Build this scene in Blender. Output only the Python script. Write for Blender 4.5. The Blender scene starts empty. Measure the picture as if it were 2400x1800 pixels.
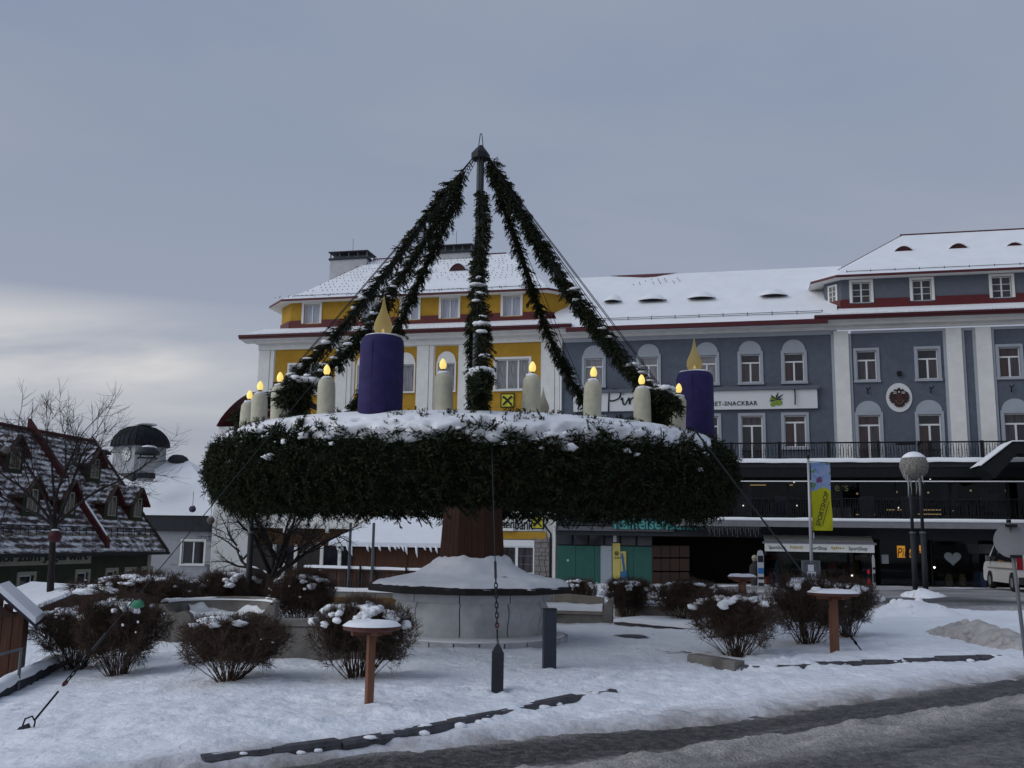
import bpy, math, random
import numpy as np
from mathutils import Vector, Matrix

# ------------------------------------------------------------------ camera
SC = bpy.context.scene
COL = SC.collection
CAM_F, CAM_H, CAM_ROLL, EYE = 2300.0, 1270.0, 0.015, 2.15     # for a 2400 px wide frame
PITCH = math.atan((CAM_H - 900) / CAM_F)
_F = np.array([0, math.cos(PITCH), math.sin(PITCH)])
_U0 = np.array([0, -math.sin(PITCH), math.cos(PITCH)])
_R0 = np.array([1.0, 0, 0])
_R = _R0 * math.cos(CAM_ROLL) + _U0 * math.sin(CAM_ROLL)
_U = _U0 * math.cos(CAM_ROLL) - _R0 * math.sin(CAM_ROLL)
_O = np.array([0, 0, EYE])
cd = bpy.data.cameras.new('camera')
cam = bpy.data.objects.new('camera', cd)
COL.objects.link(cam)
cd.sensor_fit = 'HORIZONTAL'
cd.sensor_width = 36.0
cd.lens = 36.0 * CAM_F / 2400.0
cd.clip_start, cd.clip_end = 0.1, 3000.0
M = Matrix(((_R[0], _U[0], -_F[0], 0), (_R[1], _U[1], -_F[1], 0), (_R[2], _U[2], -_F[2], EYE), (0, 0, 0, 1)))
cam.matrix_world = M
SC.camera = cam

# ------------------------------------------------------------------ sky, sun, exposure
SUN_AZ, SUN_EL = math.radians(-105), math.radians(14)     # low winter sun behind cloud, to the left
wd = bpy.data.worlds.new('World')
SC.world = wd
wd.use_nodes = True
nt = wd.node_tree
for n_ in list(nt.nodes):
    nt.nodes.remove(n_)
def wn(t, **k):
    n_ = nt.nodes.new(t)
    for a, b in k.items():
        setattr(n_, a, b)
    return n_
def wmath(op, a, b=None, clamp=False):
    m_ = wn('ShaderNodeMath', operation=op, use_clamp=clamp)
    for i, v in enumerate((a, b)):
        if v is None:
            continue
        if isinstance(v, (int, float)):
            m_.inputs[i].default_value = v
        else:
            nt.links.new(v, m_.inputs[i])
    return m_.outputs[0]
def wmix(fac, a, b):
    m_ = wn('ShaderNodeMix', data_type='RGBA')
    for s_, v in ((m_.inputs[0], fac), (m_.inputs[6], a), (m_.inputs[7], b)):
        if isinstance(v, (int, float)):
            s_.default_value = v
        elif isinstance(v, tuple):
            s_.default_value = (*v, 1)
        else:
            nt.links.new(v, s_)
    return m_.outputs[2]
tc = wn('ShaderNodeTexCoord')
sep = wn('ShaderNodeSeparateXYZ')
nt.links.new(tc.outputs['Generated'], sep.inputs[0])
sx, sy, sz = sep.outputs
elev = wmath('MAXIMUM', sz, 0.0)
den = wmath('ADD', elev, 0.16)
cu = wmath('DIVIDE', sx, den)
cv = wmath('DIVIDE', sy, den)
comb = wn('ShaderNodeCombineXYZ')
nt.links.new(wmath('MULTIPLY', cu, 0.55), comb.inputs[0])
nt.links.new(cv, comb.inputs[1])
def cloud(scale, detail, rough, off, dist=0.0):
    mp = wn('ShaderNodeMapping')
    mp.inputs['Location'].default_value = off
    nt.links.new(comb.outputs[0], mp.inputs[0])
    nz = wn('ShaderNodeTexNoise')
    nz.inputs['Scale'].default_value = scale
    nz.inputs['Detail'].default_value = detail
    nz.inputs['Roughness'].default_value = rough
    nz.inputs['Distortion'].default_value = dist
    nt.links.new(mp.outputs[0], nz.inputs['Vector'])
    return nz.outputs[0]
c1 = cloud(0.9, 6, 0.5, (3.1, 1.7, 0), 0.3)
c2 = cloud(2.2, 5, 0.55, (7.3, 0.4, 0), 0.2)
sky = wn('ShaderNodeTexSky', sky_type='NISHITA')
sky.sun_disc = False
sky.sun_elevation = SUN_EL
sky.sun_rotation = SUN_AZ
sky.air_density, sky.dust_density, sky.ozone_density = 1.2, 1.5, 3.0
hsv = wn('ShaderNodeVectorMath', operation='SCALE')
nt.links.new(sky.outputs[0], hsv.inputs[0])
hsv.inputs['Scale'].default_value = 0.055
# the closed cloud deck: slate overhead, paler where it thins towards the horizon
lowfac = wmath('SUBTRACT', 1.0, wmath('MULTIPLY', elev, 1.75), True)
deck = wmix(lowfac, (0.228, 0.292, 0.428), (0.410, 0.438, 0.508))
f1 = wmath('MULTIPLY', wmath('SUBTRACT', c1, 0.42, False), 3.2, True)
deck2 = wmix(wmath('MULTIPLY', f1, 0.65), deck, (0.478, 0.484, 0.522))
f2 = wmath('MULTIPLY', wmath('SUBTRACT', c2, 0.5), 3.0, True)
deck3 = wmix(wmath('MULTIPLY', f2, 0.45), deck2, (0.312, 0.355, 0.442))
# brighter, warmer cloud low in the sky on the sun's side
side = wmath('MULTIPLY', wmath('SUBTRACT', wmath('MULTIPLY', sx, -1.0), 0.12), 4.5, True)
band = wmath('SUBTRACT', 1.0, wmath('MULTIPLY', wmath('ABSOLUTE', wmath('SUBTRACT', sz, 0.165)), 16.0), True)
c3 = cloud(1.5, 5, 0.55, (1.2, 5.5, 0), 0.3)
f3 = wmath('MULTIPLY', wmath('SUBTRACT', c3, 0.27), 3.0, True)
glowf = wmath('MULTIPLY', wmath('MULTIPLY', side, band), f3)
deck4 = wmix(wmath('MULTIPLY', glowf, 0.95), deck3, (0.90, 0.86, 0.82))
out = wmix(0.93, hsv.outputs[0], deck4)
bg = wn('ShaderNodeBackground')
bg.inputs['Strength'].default_value = 1.0
nt.links.new(out, bg.inputs['Color'])
wo = wn('ShaderNodeOutputWorld')
nt.links.new(bg.outputs[0], wo.inputs[0])

sl = bpy.data.lights.new('sun', 'SUN')
sl.energy = 1.35
sl.angle = math.radians(60)
sl.color = (0.94, 0.965, 1.0)
so = bpy.data.objects.new('sun', sl)
COL.objects.link(so)
_sd = Vector((math.sin(SUN_AZ) * math.cos(SUN_EL + .3), math.cos(SUN_AZ) * math.cos(SUN_EL + .3), math.sin(SUN_EL + .3)))
so.rotation_euler = (-_sd).to_track_quat('-Z', 'Y').to_euler()

vs = SC.view_settings
vs.view_transform = 'Standard'
vs.look = 'None'
vs.exposure = 0.0
vs.gamma = 1.0
vs.use_curve_mapping = False
SC.render.engine = 'CYCLES'
SC.cycles.use_denoising = True
SC.cycles.max_bounces = 6
SC.cycles.diffuse_bounces = 3
SC.cycles.glossy_bounces = 3
SC.cycles.transmission_bounces = 4
SC.cycles.transparent_max_bounces = 6
SC.cycles.caustics_reflective = False
SC.cycles.caustics_refractive = False

# ------------------------------------------------------------------ measuring the photo
def ray(x, y):
    return _F + _R * (x - 1200) / CAM_F + _U * (900 - y) / CAM_F
def at(x, y, Y):
    r = ray(x, y)
    return _O + r * (Y / r[1])
def sstep(a, b, x):
    t = np.clip((np.asarray(x, float) - a) / (b - a), 0, 1)
    return t * t * (3 - 2 * t)
def gz(x, y):
    """height of the ground"""
    x = np.asarray(x, float); y = np.asarray(y, float)
    z = 0.036 * np.clip(x - 2.2, 0, 12) * sstep(60, 40, y)
    z = z - 0.055 * np.clip(y - 22, 0, 45) * sstep(-5.5, -15, x)
    z = z - 0.10 * np.clip(-x - 4.2, 0, 6) * sstep(26, 17, y)
    return z
def ground_at(x, y):
    z = 0.0
    r = ray(x, y)
    for _ in range(25):
        t = (z - EYE) / r[2]
        p = _O + r * t
        z = .5 * z + .5 * float(gz(p[0], p[1]))
    return p
FANG = math.radians(13)
FD = np.array([math.cos(FANG), -math.sin(FANG), 0]); FN = np.array([math.sin(FANG), math.cos(FANG), 0])
FP = at(1900, 1388, 50); FP[2] = 0
def fa(x, y, w=0.0):
    """photo point -> (u, z) on the long facade, w metres in front of its wall"""
    p = FP - FN * w; r = ray(x, y)
    t = ((p - _O) @ FN) / (r @ FN)
    q = _O + r * t
    return (q - FP) @ FD, q[2]

# ------------------------------------------------------------------ noise
def _hash(ix, iy, iz):
    h = (ix.astype(np.int64) * 374761393 + iy.astype(np.int64) * 668265263 + iz.astype(np.int64) * 2147483647) & 0xFFFFFFFF
    h = ((h ^ (h >> 13)) * 1274126177) & 0xFFFFFFFF
    return ((h ^ (h >> 16)) & 0xFFFFFF) / float(0xFFFFFF)
def vnoise(x, y, z=0.0):
    x, y, z = np.broadcast_arrays(np.asarray(x, float), np.asarray(y, float), np.asarray(z, float))
    fx, fy, fz = np.floor(x), np.floor(y), np.floor(z)
    tx, ty, tz = x - fx, y - fy, z - fz
    tx = tx * tx * (3 - 2 * tx); ty = ty * ty * (3 - 2 * ty); tz = tz * tz * (3 - 2 * tz)
    r = 0
    for a in (0, 1):
        for b in (0, 1):
            for c in (0, 1):
                w = (tx if a else 1 - tx) * (ty if b else 1 - ty) * (tz if c else 1 - tz)
                r = r + w * _hash(fx + a, fy + b, fz + c)
    return r
def fbm(x, y, z=0.0, o=4, g=0.5):
    s = 0; a = 1; t = 0
    for i in range(o):
        s = s + a * (vnoise(np.asarray(x) * 2 ** i + 17 * i, np.asarray(y) * 2 ** i + 5 * i, np.asarray(z) * 2 ** i) - .5)
        t += a; a *= g
    return s / t * 2
rng = np.random.default_rng(11)

# ------------------------------------------------------------------ mesh helpers
def tag(o, label=None, cat=None, group=None, kind=None):
    for k, v in (('label', label), ('category', cat), ('group', group), ('kind', kind)):
        if v:
            o[k] = v
    return o
def link(o, parent=None):
    COL.objects.link(o)
    if parent is not None:
        o.parent = parent
    return o
def thing(name, label, cat, loc=(0, 0, 0), rz=0.0, group=None):
    o = bpy.data.objects.new(name, None)
    o.empty_display_size = .1
    o.location = loc; o.rotation_euler = (0, 0, rz)
    link(o)
    return tag(o, label, cat, group)
def place(name, mesh, parent=None, loc=(0, 0, 0), rz=0.0, scale=None):
    o = bpy.data.objects.new(name, mesh)
    o.location = loc; o.rotation_euler = (0, 0, rz)
    if scale is not None:
        o.scale = scale
    return link(o, parent)
class MB:
    def __init__(s):
        s.v, s.f = [], []
    def add(s, v, f):
        b = len(s.v)
        s.v.extend([tuple(map(float, p)) for p in v]); s.f.extend([tuple(b + i for i in q) for q in f])
        return s
    def box(s, x0, x1, y0, y1, z0, z1):
        return s.add([(x0, y0, z0), (x1, y0, z0), (x1, y1, z0), (x0, y1, z0), (x0, y0, z1), (x1, y0, z1), (x1, y1, z1), (x0, y1, z1)],
                     [(0, 3, 2, 1), (4, 5, 6, 7), (0, 1, 5, 4), (1, 2, 6, 5), (2, 3, 7, 6), (3, 0, 4, 7)])
    def hexa(s, p):
        return s.add(p, [(0, 3, 2, 1), (4, 5, 6, 7), (0, 1, 5, 4), (1, 2, 6, 5), (2, 3, 7, 6), (3, 0, 4, 7)])
    def prism(s, poly, y0, y1):
        """polygon in x-z (counter-clockwise seen from -y), extruded along y"""
        n = len(poly)
        v = [(a, y0, b) for a, b in poly] + [(a, y1, b) for a, b in poly]
        f = [tuple(range(n)), tuple(range(2 * n - 1, n - 1, -1))]
        f += [(i, i + n, (i + 1) % n + n, (i + 1) % n) for i in range(n)]
        return s.add(v, f)
    def slab(s, poly, z0, z1):
        """polygon in x-y (counter-clockwise from above), extruded along z"""
        n = len(poly)
        v = [(a, b, z0) for a, b in poly] + [(a, b, z1) for a, b in poly]
        f = [tuple(range(n - 1, -1, -1)), tuple(range(n, 2 * n))]
        f += [(i, (i + 1) % n, (i + 1) % n + n, i + n) for i in range(n)]
        return s.add(v, f)
    def tube(s, pts, rad, n=6, cap=True):
        pts = [Vector(p) for p in pts]
        if not hasattr(rad, '__len__'):
            rad = [rad] * len(pts)
        v = []; f = []
        up = None
        for i, p in enumerate(pts):
            d = (pts[min(i + 1, len(pts) - 1)] - pts[max(i - 1, 0)])
            if d.length < 1e-9:
                d = Vector((0, 0, 1))
            d.normalize()
            if up is None:
                a = Vector((0, 0, 1)) if abs(d.z) < .9 else Vector((1, 0, 0))
                up = d.cross(a).normalized()
            else:
                up = (up - d * up.dot(d))
                up = up.normalized() if up.length > 1e-6 else d.orthogonal().normalized()
            w = d.cross(up)
            for k in range(n):
                t = 2 * math.pi * k / n
                v.append(p + (up * math.cos(t) + w * math.sin(t)) * rad[i])
        for i in range(len(pts) - 1):
            for k in range(n):
                k2 = (k + 1) % n
                f.append((i * n + k, i * n + k2, (i + 1) * n + k2, (i + 1) * n + k))
        if cap:
            f.append(tuple(range(n - 1, -1, -1)))
            f.append(tuple((len(pts) - 1) * n + k for k in range(n)))
        return s.add(v, f)
    def lathe(s, prof, n=24, c=(0, 0, 0), a0=0.0, wob=0.0, seed=0):
        v = []; f = []
        for j, (r, z) in enumerate(prof):
            for k in range(n):
                t = a0 + 2 * math.pi * k / n
                rr = r * (1 + wob * float(fbm(math.cos(t) * 1.5 + seed, math.sin(t) * 1.5, z * 2 + seed))) if wob else r
                v.append((c[0] + rr * math.cos(t), c[1] + rr * math.sin(t), c[2] + z))
        for j in range(len(prof) - 1):
            for k in range(n):
                k2 = (k + 1) % n
                f.append((j * n + k, j * n + k2, (j + 1) * n + k2, (j + 1) * n + k))
        if prof[0][0] > 1e-4:
            f.append(tuple(range(n - 1, -1, -1)))
        if prof[-1][0] > 1e-4:
            f.append(tuple((len(prof) - 1) * n + k for k in range(n)))
        return s.add(v, f)
    def mesh(s, name, mat, smooth=False):
        m = bpy.data.meshes.new(name)
        m.from_pydata(s.v, [], s.f)
        m.materials.append(mat)
        if smooth:
            m.polygons.foreach_set('use_smooth', [True] * len(m.polygons))
        m.update()
        return m
    def build(s, name, mat, parent=None, smooth=False, loc=(0, 0, 0), rz=0.0):
        return place(name, s.mesh(name, mat, smooth), parent, loc, rz)
def big_mesh(name, V, F, mat, smooth=False):
    """V (n,3), F (m,k) numpy"""
    V = np.ascontiguousarray(V, np.float32); F = np.ascontiguousarray(F, np.int32)
    m = bpy.data.meshes.new(name)
    k = F.shape[1]
    m.vertices.add(len(V)); m.vertices.foreach_set('co', V.ravel())
    m.loops.add(F.size); m.loops.foreach_set('vertex_index', F.ravel())
    m.polygons.add(len(F)); m.polygons.foreach_set('loop_start', np.arange(0, F.size, k, dtype=np.int32))
    if smooth:
        m.polygons.foreach_set('use_smooth', np.ones(len(F), bool))
    m.materials.append(mat)
    m.update(calc_edges=True)
    return m
def grid_faces(nx, ny):
    i = np.arange(nx - 1)[:, None] * ny + np.arange(ny - 1)[None, :]
    i = i.ravel()
    return np.stack([i, i + ny, i + ny + 1, i + 1], 1)
def ico_blob(c, r, seed=0, lump=.35, n=10, m=6, flat=0.55):
    """a lump of snow: squashed noisy ball, returns verts, faces"""
    v = []; f = []
    for j in range(m + 1):
        ph = math.pi * j / m
        for k in range(n):
            t = 2 * math.pi * k / n
            d = np.array([math.sin(ph) * math.cos(t), math.sin(ph) * math.sin(t), math.cos(ph)])
            q = 1 + lump * float(fbm(d[0] * 1.7 + seed * 3.1, d[1] * 1.7 - seed, d[2] * 1.7, 3))
            rr = np.array(r) if hasattr(r, '__len__') else np.array([r, r, r * flat])
            v.append(np.array(c) + d * q * rr)
    for j in range(m):
        for k in range(n):
            f.append((j * n + k, (j + 1) * n + k, (j + 1) * n + (k + 1) % n, j * n + (k + 1) % n))
    return v, f

# ------------------------------------------------------------------ materials
MATS = {}
def mat(name, col, rough=.75, var=.10, scale=6.0, bump=0.0, bscale=40.0, metal=0.0, stretch=None, spec=.3, emit=None, estr=0.0, coat=0.0, stain=None):
    if name in MATS:
        return MATS[name]
    m = bpy.data.materials.new(name); m.use_nodes = True
    t = m.node_tree; b = t.nodes['Principled BSDF']
    b.inputs['Roughness'].default_value = rough
    b.inputs['Metallic'].default_value = metal
    b.inputs['Specular IOR Level'].default_value = spec
    if coat:
        b.inputs['Coat Weight'].default_value = coat
        b.inputs['Coat Roughness'].default_value = .08
    tcn = t.nodes.new('ShaderNodeTexCoord')
    vec = tcn.outputs['Object']
    if stretch:
        mp = t.nodes.new('ShaderNodeMapping'); mp.inputs['Scale'].default_value = stretch
        t.links.new(vec, mp.inputs[0]); vec = mp.outputs[0]
    if var > 0:
        nz = t.nodes.new('ShaderNodeTexNoise'); nz.inputs['Scale'].default_value = scale; nz.inputs['Detail'].default_value = 5
        nz.inputs['Roughness'].default_value = .62
        t.links.new(vec, nz.inputs['Vector'])
        rp = t.nodes.new('ShaderNodeValToRGB')
        rp.color_ramp.elements[0].position = .32; rp.color_ramp.elements[1].position = .70
        rp.color_ramp.elements[0].color = (*[max(0, c * (1 - var)) for c in col], 1)
        rp.color_ramp.elements[1].color = (*[min(1, c * (1 + var)) for c in col], 1)
        t.links.new(nz.outputs[0], rp.inputs[0])
        last = rp.outputs[0]
        if stain:
            n2 = t.nodes.new('ShaderNodeTexNoise'); n2.inputs['Scale'].default_value = stain[1]; n2.inputs['Detail'].default_value = 4
            t.links.new(tcn.outputs['Object'], n2.inputs['Vector'])
            r2 = t.nodes.new('ShaderNodeValToRGB'); r2.color_ramp.elements[0].position = stain[2]; r2.color_ramp.elements[1].position = stain[2] + .18
            t.links.new(n2.outputs[0], r2.inputs[0])
            mx = t.nodes.new('ShaderNodeMix'); mx.data_type = 'RGBA'
            t.links.new(r2.outputs[0], mx.inputs[0]); t.links.new(last, mx.inputs[6]); mx.inputs[7].default_value = (*stain[0], 1)
            last = mx.outputs[2]
        t.links.new(last, b.inputs['Base Color'])
    else:
        b.inputs['Base Color'].default_value = (*col, 1)
    if bump:
        nb = t.nodes.new('ShaderNodeTexNoise'); nb.inputs['Scale'].default_value = bscale; nb.inputs['Detail'].default_value = 4
        t.links.new(vec, nb.inputs['Vector'])
        bp = t.nodes.new('ShaderNodeBump'); bp.inputs['Strength'].default_value = bump; bp.inputs['Distance'].default_value = .02
        t.links.new(nb.outputs[0], bp.inputs['Height']); t.links.new(bp.outputs[0], b.inputs['Normal'])
    if emit:
        b.inputs['Emission Color'].default_value = (*emit, 1)
        b.inputs['Emission Strength'].default_value = estr
    MATS[name] = m
    return m
SNOW = mat('snow', (.86, .865, .88), .6, .05, 3.0, .25, 18, spec=.25)
SNOWR = mat('roof_snow', (.85, .86, .875), .6, .04, 1.2, .10, 5, spec=.2)
WHITE = mat('white_plaster', (.76, .745, .70), .85, .06, 2.5, .10, 60, stain=((.67, .655, .615), .5, .52))
TRIM = mat('pale_grey_trim', (.36, .385, .42), .85, .05, 3, .08, 60)
BLUE = mat('blue_grey_render', (.112, .130, .160), .9, .14, 3, .35, 130, stain=((.092, .108, .135), .45, .50))
YELLOW = mat('ochre_render', (.44, .250, .030), .9, .12, 3, .35, 130, stain=((.40, .22, .024), .5, .52))
UPGREY = mat('grey_render', (.125, .138, .165), .9, .08, 4, .3, 120)
RED = mat('dark_red_sheet', (.075, .008, .012), .45, .15, 3, spec=.4)
REDB = mat('brick_red_sheet', (.105, .010, .011), .5, .15, 3, spec=.4)
BLACKM = mat('black_metal', (.011, .012, .014), .65, .2, 6, spec=.2)
DARKM = mat('anthracite_metal', (.026, .028, .033), .65, .2, 4, spec=.25)
STEEL = mat('galvanised_steel', (.115, .13, .14), .55, .22, 5, metal=.4, stretch=(1, 1, .4))
PVC = mat('white_window_frame', (.74, .74, .73), .5, .03, 5)
PANED = mat('dark_pane', (.020, .020, .026), .06, .4, 1.5, spec=.55)
PANEC = None
CONC = mat('concrete', (.20, .185, .165), .9, .18, 5, .35, 40, stain=((.11, .10, .09), 2.0, .52))
CONCL = mat('pale_stone', (.47, .475, .485), .85, .13, 4, .25, 45, stain=((.33, .33, .35), 1.6, .55))
KERB = mat('kerb_granite', (.075, .07, .078), .8, .35, 9, .4, 50)
WOODB = mat('brown_board', (.062, .025, .014), .7, .3, 5, .3, 25, stretch=(6, 6, .5))
WOODT = mat('larch_wood', (.17, .072, .040), .65, .25, 4, .2, 25, stretch=(8, 8, .7))
WOODD = mat('dark_wood', (.05, .028, .020), .75, .3, 4, .2, 20, stretch=(8, 8, .6))
WOODH = mat('hut_wood', (.100, .044, .024), .7, .3, 3, .2, 20, stretch=(7, 7, .6))
BARK = mat('bark', (.022, .017, .016), .9, .4, 12, .4, 50)
TWIG = mat('brown_twig', (.080, .052, .038), .9, .35, 9)
SPRUCE = mat('spruce_needles', (.030, .037, .018), .8, .80, 9, spec=.15, stain=((.050, .036, .019), 2.4, .57))
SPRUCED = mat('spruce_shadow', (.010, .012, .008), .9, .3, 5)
CREAM = mat('cream_candle', (.54, .51, .38), .75, .10, 7, .5, 45, stain=((.43, .41, .31), 5.0, .56))
PURPLE = mat('purple_candle', (.024, .016, .088), .75, .25, 5, .5, 60, stain=((.035, .025, .108), 2.6, .55))
PINK = mat('pink_candle', (.55, .20, .26), .8, .10, 6, .2, 80)
BULB = mat('lit_bulb', (.9, .7, .25), .4, 0, emit=(1.0, .70, .17), estr=.80)
BULBHOT = mat('bulb_filament', (1, .9, .6), .4, 0, emit=(1.0, .75, .30), estr=1.6)
SPARK = mat('small_lamp', (1, .95, .85), .4, 0, emit=(1.0, .92, .80), estr=3.0)
WARM = mat('warm_strip', (1, .8, .5), .4, 0, emit=(1.0, .62, .25), estr=.55)
COOL = mat('ledge_sheen_glow', (1, 1, 1), .4, 0, emit=(.85, .9, 1.0), estr=.16)  # faint emission standing in for light reflected by a ledge
BRASS = mat('brass_socket', (.25, .17, .06), .4, 0, metal=.7)
ORANGE_GLOW = mat('lit_orange_sign', (.7, .35, .06), .6, 0, emit=(1.0, .40, .03), estr=.30)
def flame_mat(name, col, e):
    m = bpy.data.materials.new(name); m.use_nodes = True
    t = m.node_tree; t.nodes.remove(t.nodes['Principled BSDF'])
    o = t.nodes['Material Output']
    d = t.nodes.new('ShaderNodeBsdfDiffuse'); d.inputs[0].default_value = (*col, 1)
    tr = t.nodes.new('ShaderNodeBsdfTranslucent'); tr.inputs[0].default_value = (*col, 1)
    tp = t.nodes.new('ShaderNodeBsdfTransparent')
    m1 = t.nodes.new('ShaderNodeMixShader'); m1.inputs[0].default_value = .5
    t.links.new(d.outputs[0], m1.inputs[1]); t.links.new(tr.outputs[0], m1.inputs[2])
    m2 = t.nodes.new('ShaderNodeMixShader'); m2.inputs[0].default_value = .26
    t.links.new(m1.outputs[0], m2.inputs[1]); t.links.new(tp.outputs[0], m2.inputs[2])
    tz = t.nodes.new('ShaderNodeTexCoord'); sz_ = t.nodes.new('ShaderNodeSeparateXYZ'); mz = t.nodes.new('ShaderNodeMapRange')
    t.links.new(tz.outputs['Object'], sz_.inputs[0]); t.links.new(sz_.outputs[2], mz.inputs['Value'])     # thin plastic: clearer where it is drawn out to the tip
    mz.inputs['From Min'].default_value = .15; mz.inputs['From Max'].default_value = .72; mz.inputs['To Min'].default_value = .16; mz.inputs['To Max'].default_value = .62
    t.links.new(mz.outputs[0], m2.inputs[0])
    last = m2.outputs[0]
    if e:
        em = t.nodes.new('ShaderNodeEmission'); em.inputs[0].default_value = (1.0, .62, .20, 1); em.inputs[1].default_value = e
        ad = t.nodes.new('ShaderNodeAddShader'); t.links.new(last, ad.inputs[0]); t.links.new(em.outputs[0], ad.inputs[1]); last = ad.outputs[0]
    t.links.new(last, o.inputs[0])
    return m
FLAME_ON = flame_mat('lit_flame_shade', (.50, .42, .19), .030)
FLAME_OFF = flame_mat('unlit_flame_shade', (.40, .36, .27), 0)
def pane_mat(name, a, b, sc=26.0, rough=.12):
    """a window pane with hanging curtains behind the glass"""
    m = bpy.data.materials.new(name); m.use_nodes = True
    t = m.node_tree; p = t.nodes['Principled BSDF']
    tcn = t.nodes.new('ShaderNodeTexCoord')
    mp = t.nodes.new('ShaderNodeMapping'); mp.inputs['Scale'].default_value = (1, 1, .06)
    t.links.new(tcn.outputs['Object'], mp.inputs[0])
    nz = t.nodes.new('ShaderNodeTexNoise'); nz.inputs['Scale'].default_value = sc; nz.inputs['Detail'].default_value = 3
    t.links.new(mp.outputs[0], nz.inputs['Vector'])
    rp = t.nodes.new('ShaderNodeValToRGB')
    rp.color_ramp.elements[0].color = (*a, 1); rp.color_ramp.elements[1].color = (*b, 1)
    rp.color_ramp.elements[0].position = .35; rp.color_ramp.elements[1].position = .65
    t.links.new(nz.outputs[0], rp.inputs[0]); t.links.new(rp.outputs[0], p.inputs['Base Color'])
    p.inputs['Roughness'].default_value = rough
    p.inputs['Specular IOR Level'].default_value = .5
    return m
PANEC = pane_mat('curtained_pane', (.10, .095, .105), (.30, .29, .31))
PANEM = pane_mat('half_curtained_pane', (.022, .018, .022), (.085, .075, .08), 9)
PANEW = pane_mat('warm_dark_pane', (.030, .016, .016), (.075, .045, .042), 5)
PANES = pane_mat('starry_curtain_pane', (.33, .35, .42), (.45, .47, .54), 20)
def text_mesh(s, size, mat_, depth=.01, bold=0.0, shear=0.0, space=1.0, align='LEFT'):
    c = bpy.data.curves.new('lettering', 'FONT')
    c.body = s; c.size = size; c.extrude = depth; c.offset = bold; c.shear = shear; c.space_character = space
    c.align_x = align; c.resolution_u = 3
    o = bpy.data.objects.new('lettering', c)
    COL.objects.link(o)
    bpy.context.view_layer.update()
    m = bpy.data.meshes.new_from_object(o.evaluated_get(bpy.context.evaluated_depsgraph_get()))
    bpy.data.objects.remove(o); bpy.data.curves.remove(c)
    m.materials.clear(); m.materials.append(mat_)
    # stand it up: text x stays x, text y becomes z, front faces -y
    for v in m.vertices:
        x, y, z = v.co
        v.co = (x, -z, y)
    m.update()
    return m
def fit_text(s, w, h, mat_, depth=.01, **k):
    """lettering scaled to a box w wide and h high, origin at its lower left"""
    m = text_mesh(s, 1.0, mat_, depth, **k)
    xs = [v.co.x for v in m.vertices]; zs = [v.co.z for v in m.vertices]
    x0, x1, z0, z1 = min(xs), max(xs), min(zs), max(zs)
    for v in m.vertices:
        v.co.x = (v.co.x - x0) / (x1 - x0) * w
        v.co.z = (v.co.z - z0) / (z1 - z0) * h
    m.update()
    return m
# ================================================================== GROUND
RA = ground_at(1300, 1713); RB = ground_at(2400, 1574)
ES = (RB - RA)[:2]; ES = ES / np.linalg.norm(ES); ET = np.array([ES[1], -ES[0]])
def road_t(x, y):
    return (x - RA[0]) * ET[0] + (y - RA[1]) * ET[1]
def spread_axis(a, b, step, lo, hi, grow=1.18):
    mid = np.arange(a, b + 1e-6, step)
    up = []; s_ = step; p = b
    while p < hi:
        s_ *= grow; p += s_; up.append(p)
    dn = []; s_ = step; p = a
    while p > lo:
        s_ *= grow; p -= s_; dn.append(p)
    return np.array(dn[::-1] + list(mid) + up)
KA = [ground_at(*p)[:2] for p in [(470, 1797), (520, 1792), (620, 1779), (830, 1752), (1000, 1720), (1150, 1692), (1300, 1655), (1440, 1630)]]
KB = [ground_at(*p)[:2] for p in [(1622, 1562), (1738, 1578), (1800, 1580), (1850, 1574), (2000, 1566), (2200, 1556), (2350, 1547)]]
def poly_side(x, y, P):
    """distance to an open polyline and which side (+ = left of its direction)"""
    best = np.full(x.shape, 1e9); side = np.zeros(x.shape); inside = np.zeros(x.shape, bool)
    for i in range(len(P) - 1):
        a, b = np.array(P[i]), np.array(P[i + 1]); d = b - a; L = np.linalg.norm(d); d = d / L
        s_ = (x - a[0]) * d[0] + (y - a[1]) * d[1]
        c = np.clip(s_, 0, L)
        dist = np.hypot(x - a[0] - d[0] * c, y - a[1] - d[1] * c)
        cr = d[0] * (y - a[1]) - d[1] * (x - a[0])
        m = dist < best
        best = np.where(m, dist, best); side = np.where(m, np.sign(cr), side)
        inside = np.where(m, (s_ > -.02) & (s_ < L + .02), inside)
    return best, side, inside
def kerb_step(x, y):
    h = 0
    for P, lim in ((KA, 2.2), (KB, 2.6)):
        d, s_, ins = poly_side(x, y, P)
        h = h + np.where(s_ > 0, .045 * (1 - sstep(lim * .5, lim, d)), 0) * np.where(ins | (d < .5), 1, 0) * np.where(ins, 1, 1 - sstep(0, .5, d))
    return h
grx = spread_axis(-9.5, 12.5, .085, -420, 420); gry = spread_axis(8.0, 27, .085, -60, 900)
X, Y = np.meshgrid(grx, gry, indexing='ij')
near = sstep(70, 30, np.hypot(X, Y - 10))
Z = gz(X, Y) + .05 + near * (.055 * fbm(X * .55, Y * .55, 1.3, 3) + .045 * fbm(X * 2.1, Y * 2.1, 4.2, 3) + .022 * fbm(X * 5.5, Y * 5.5, 2.2, 2))
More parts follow.
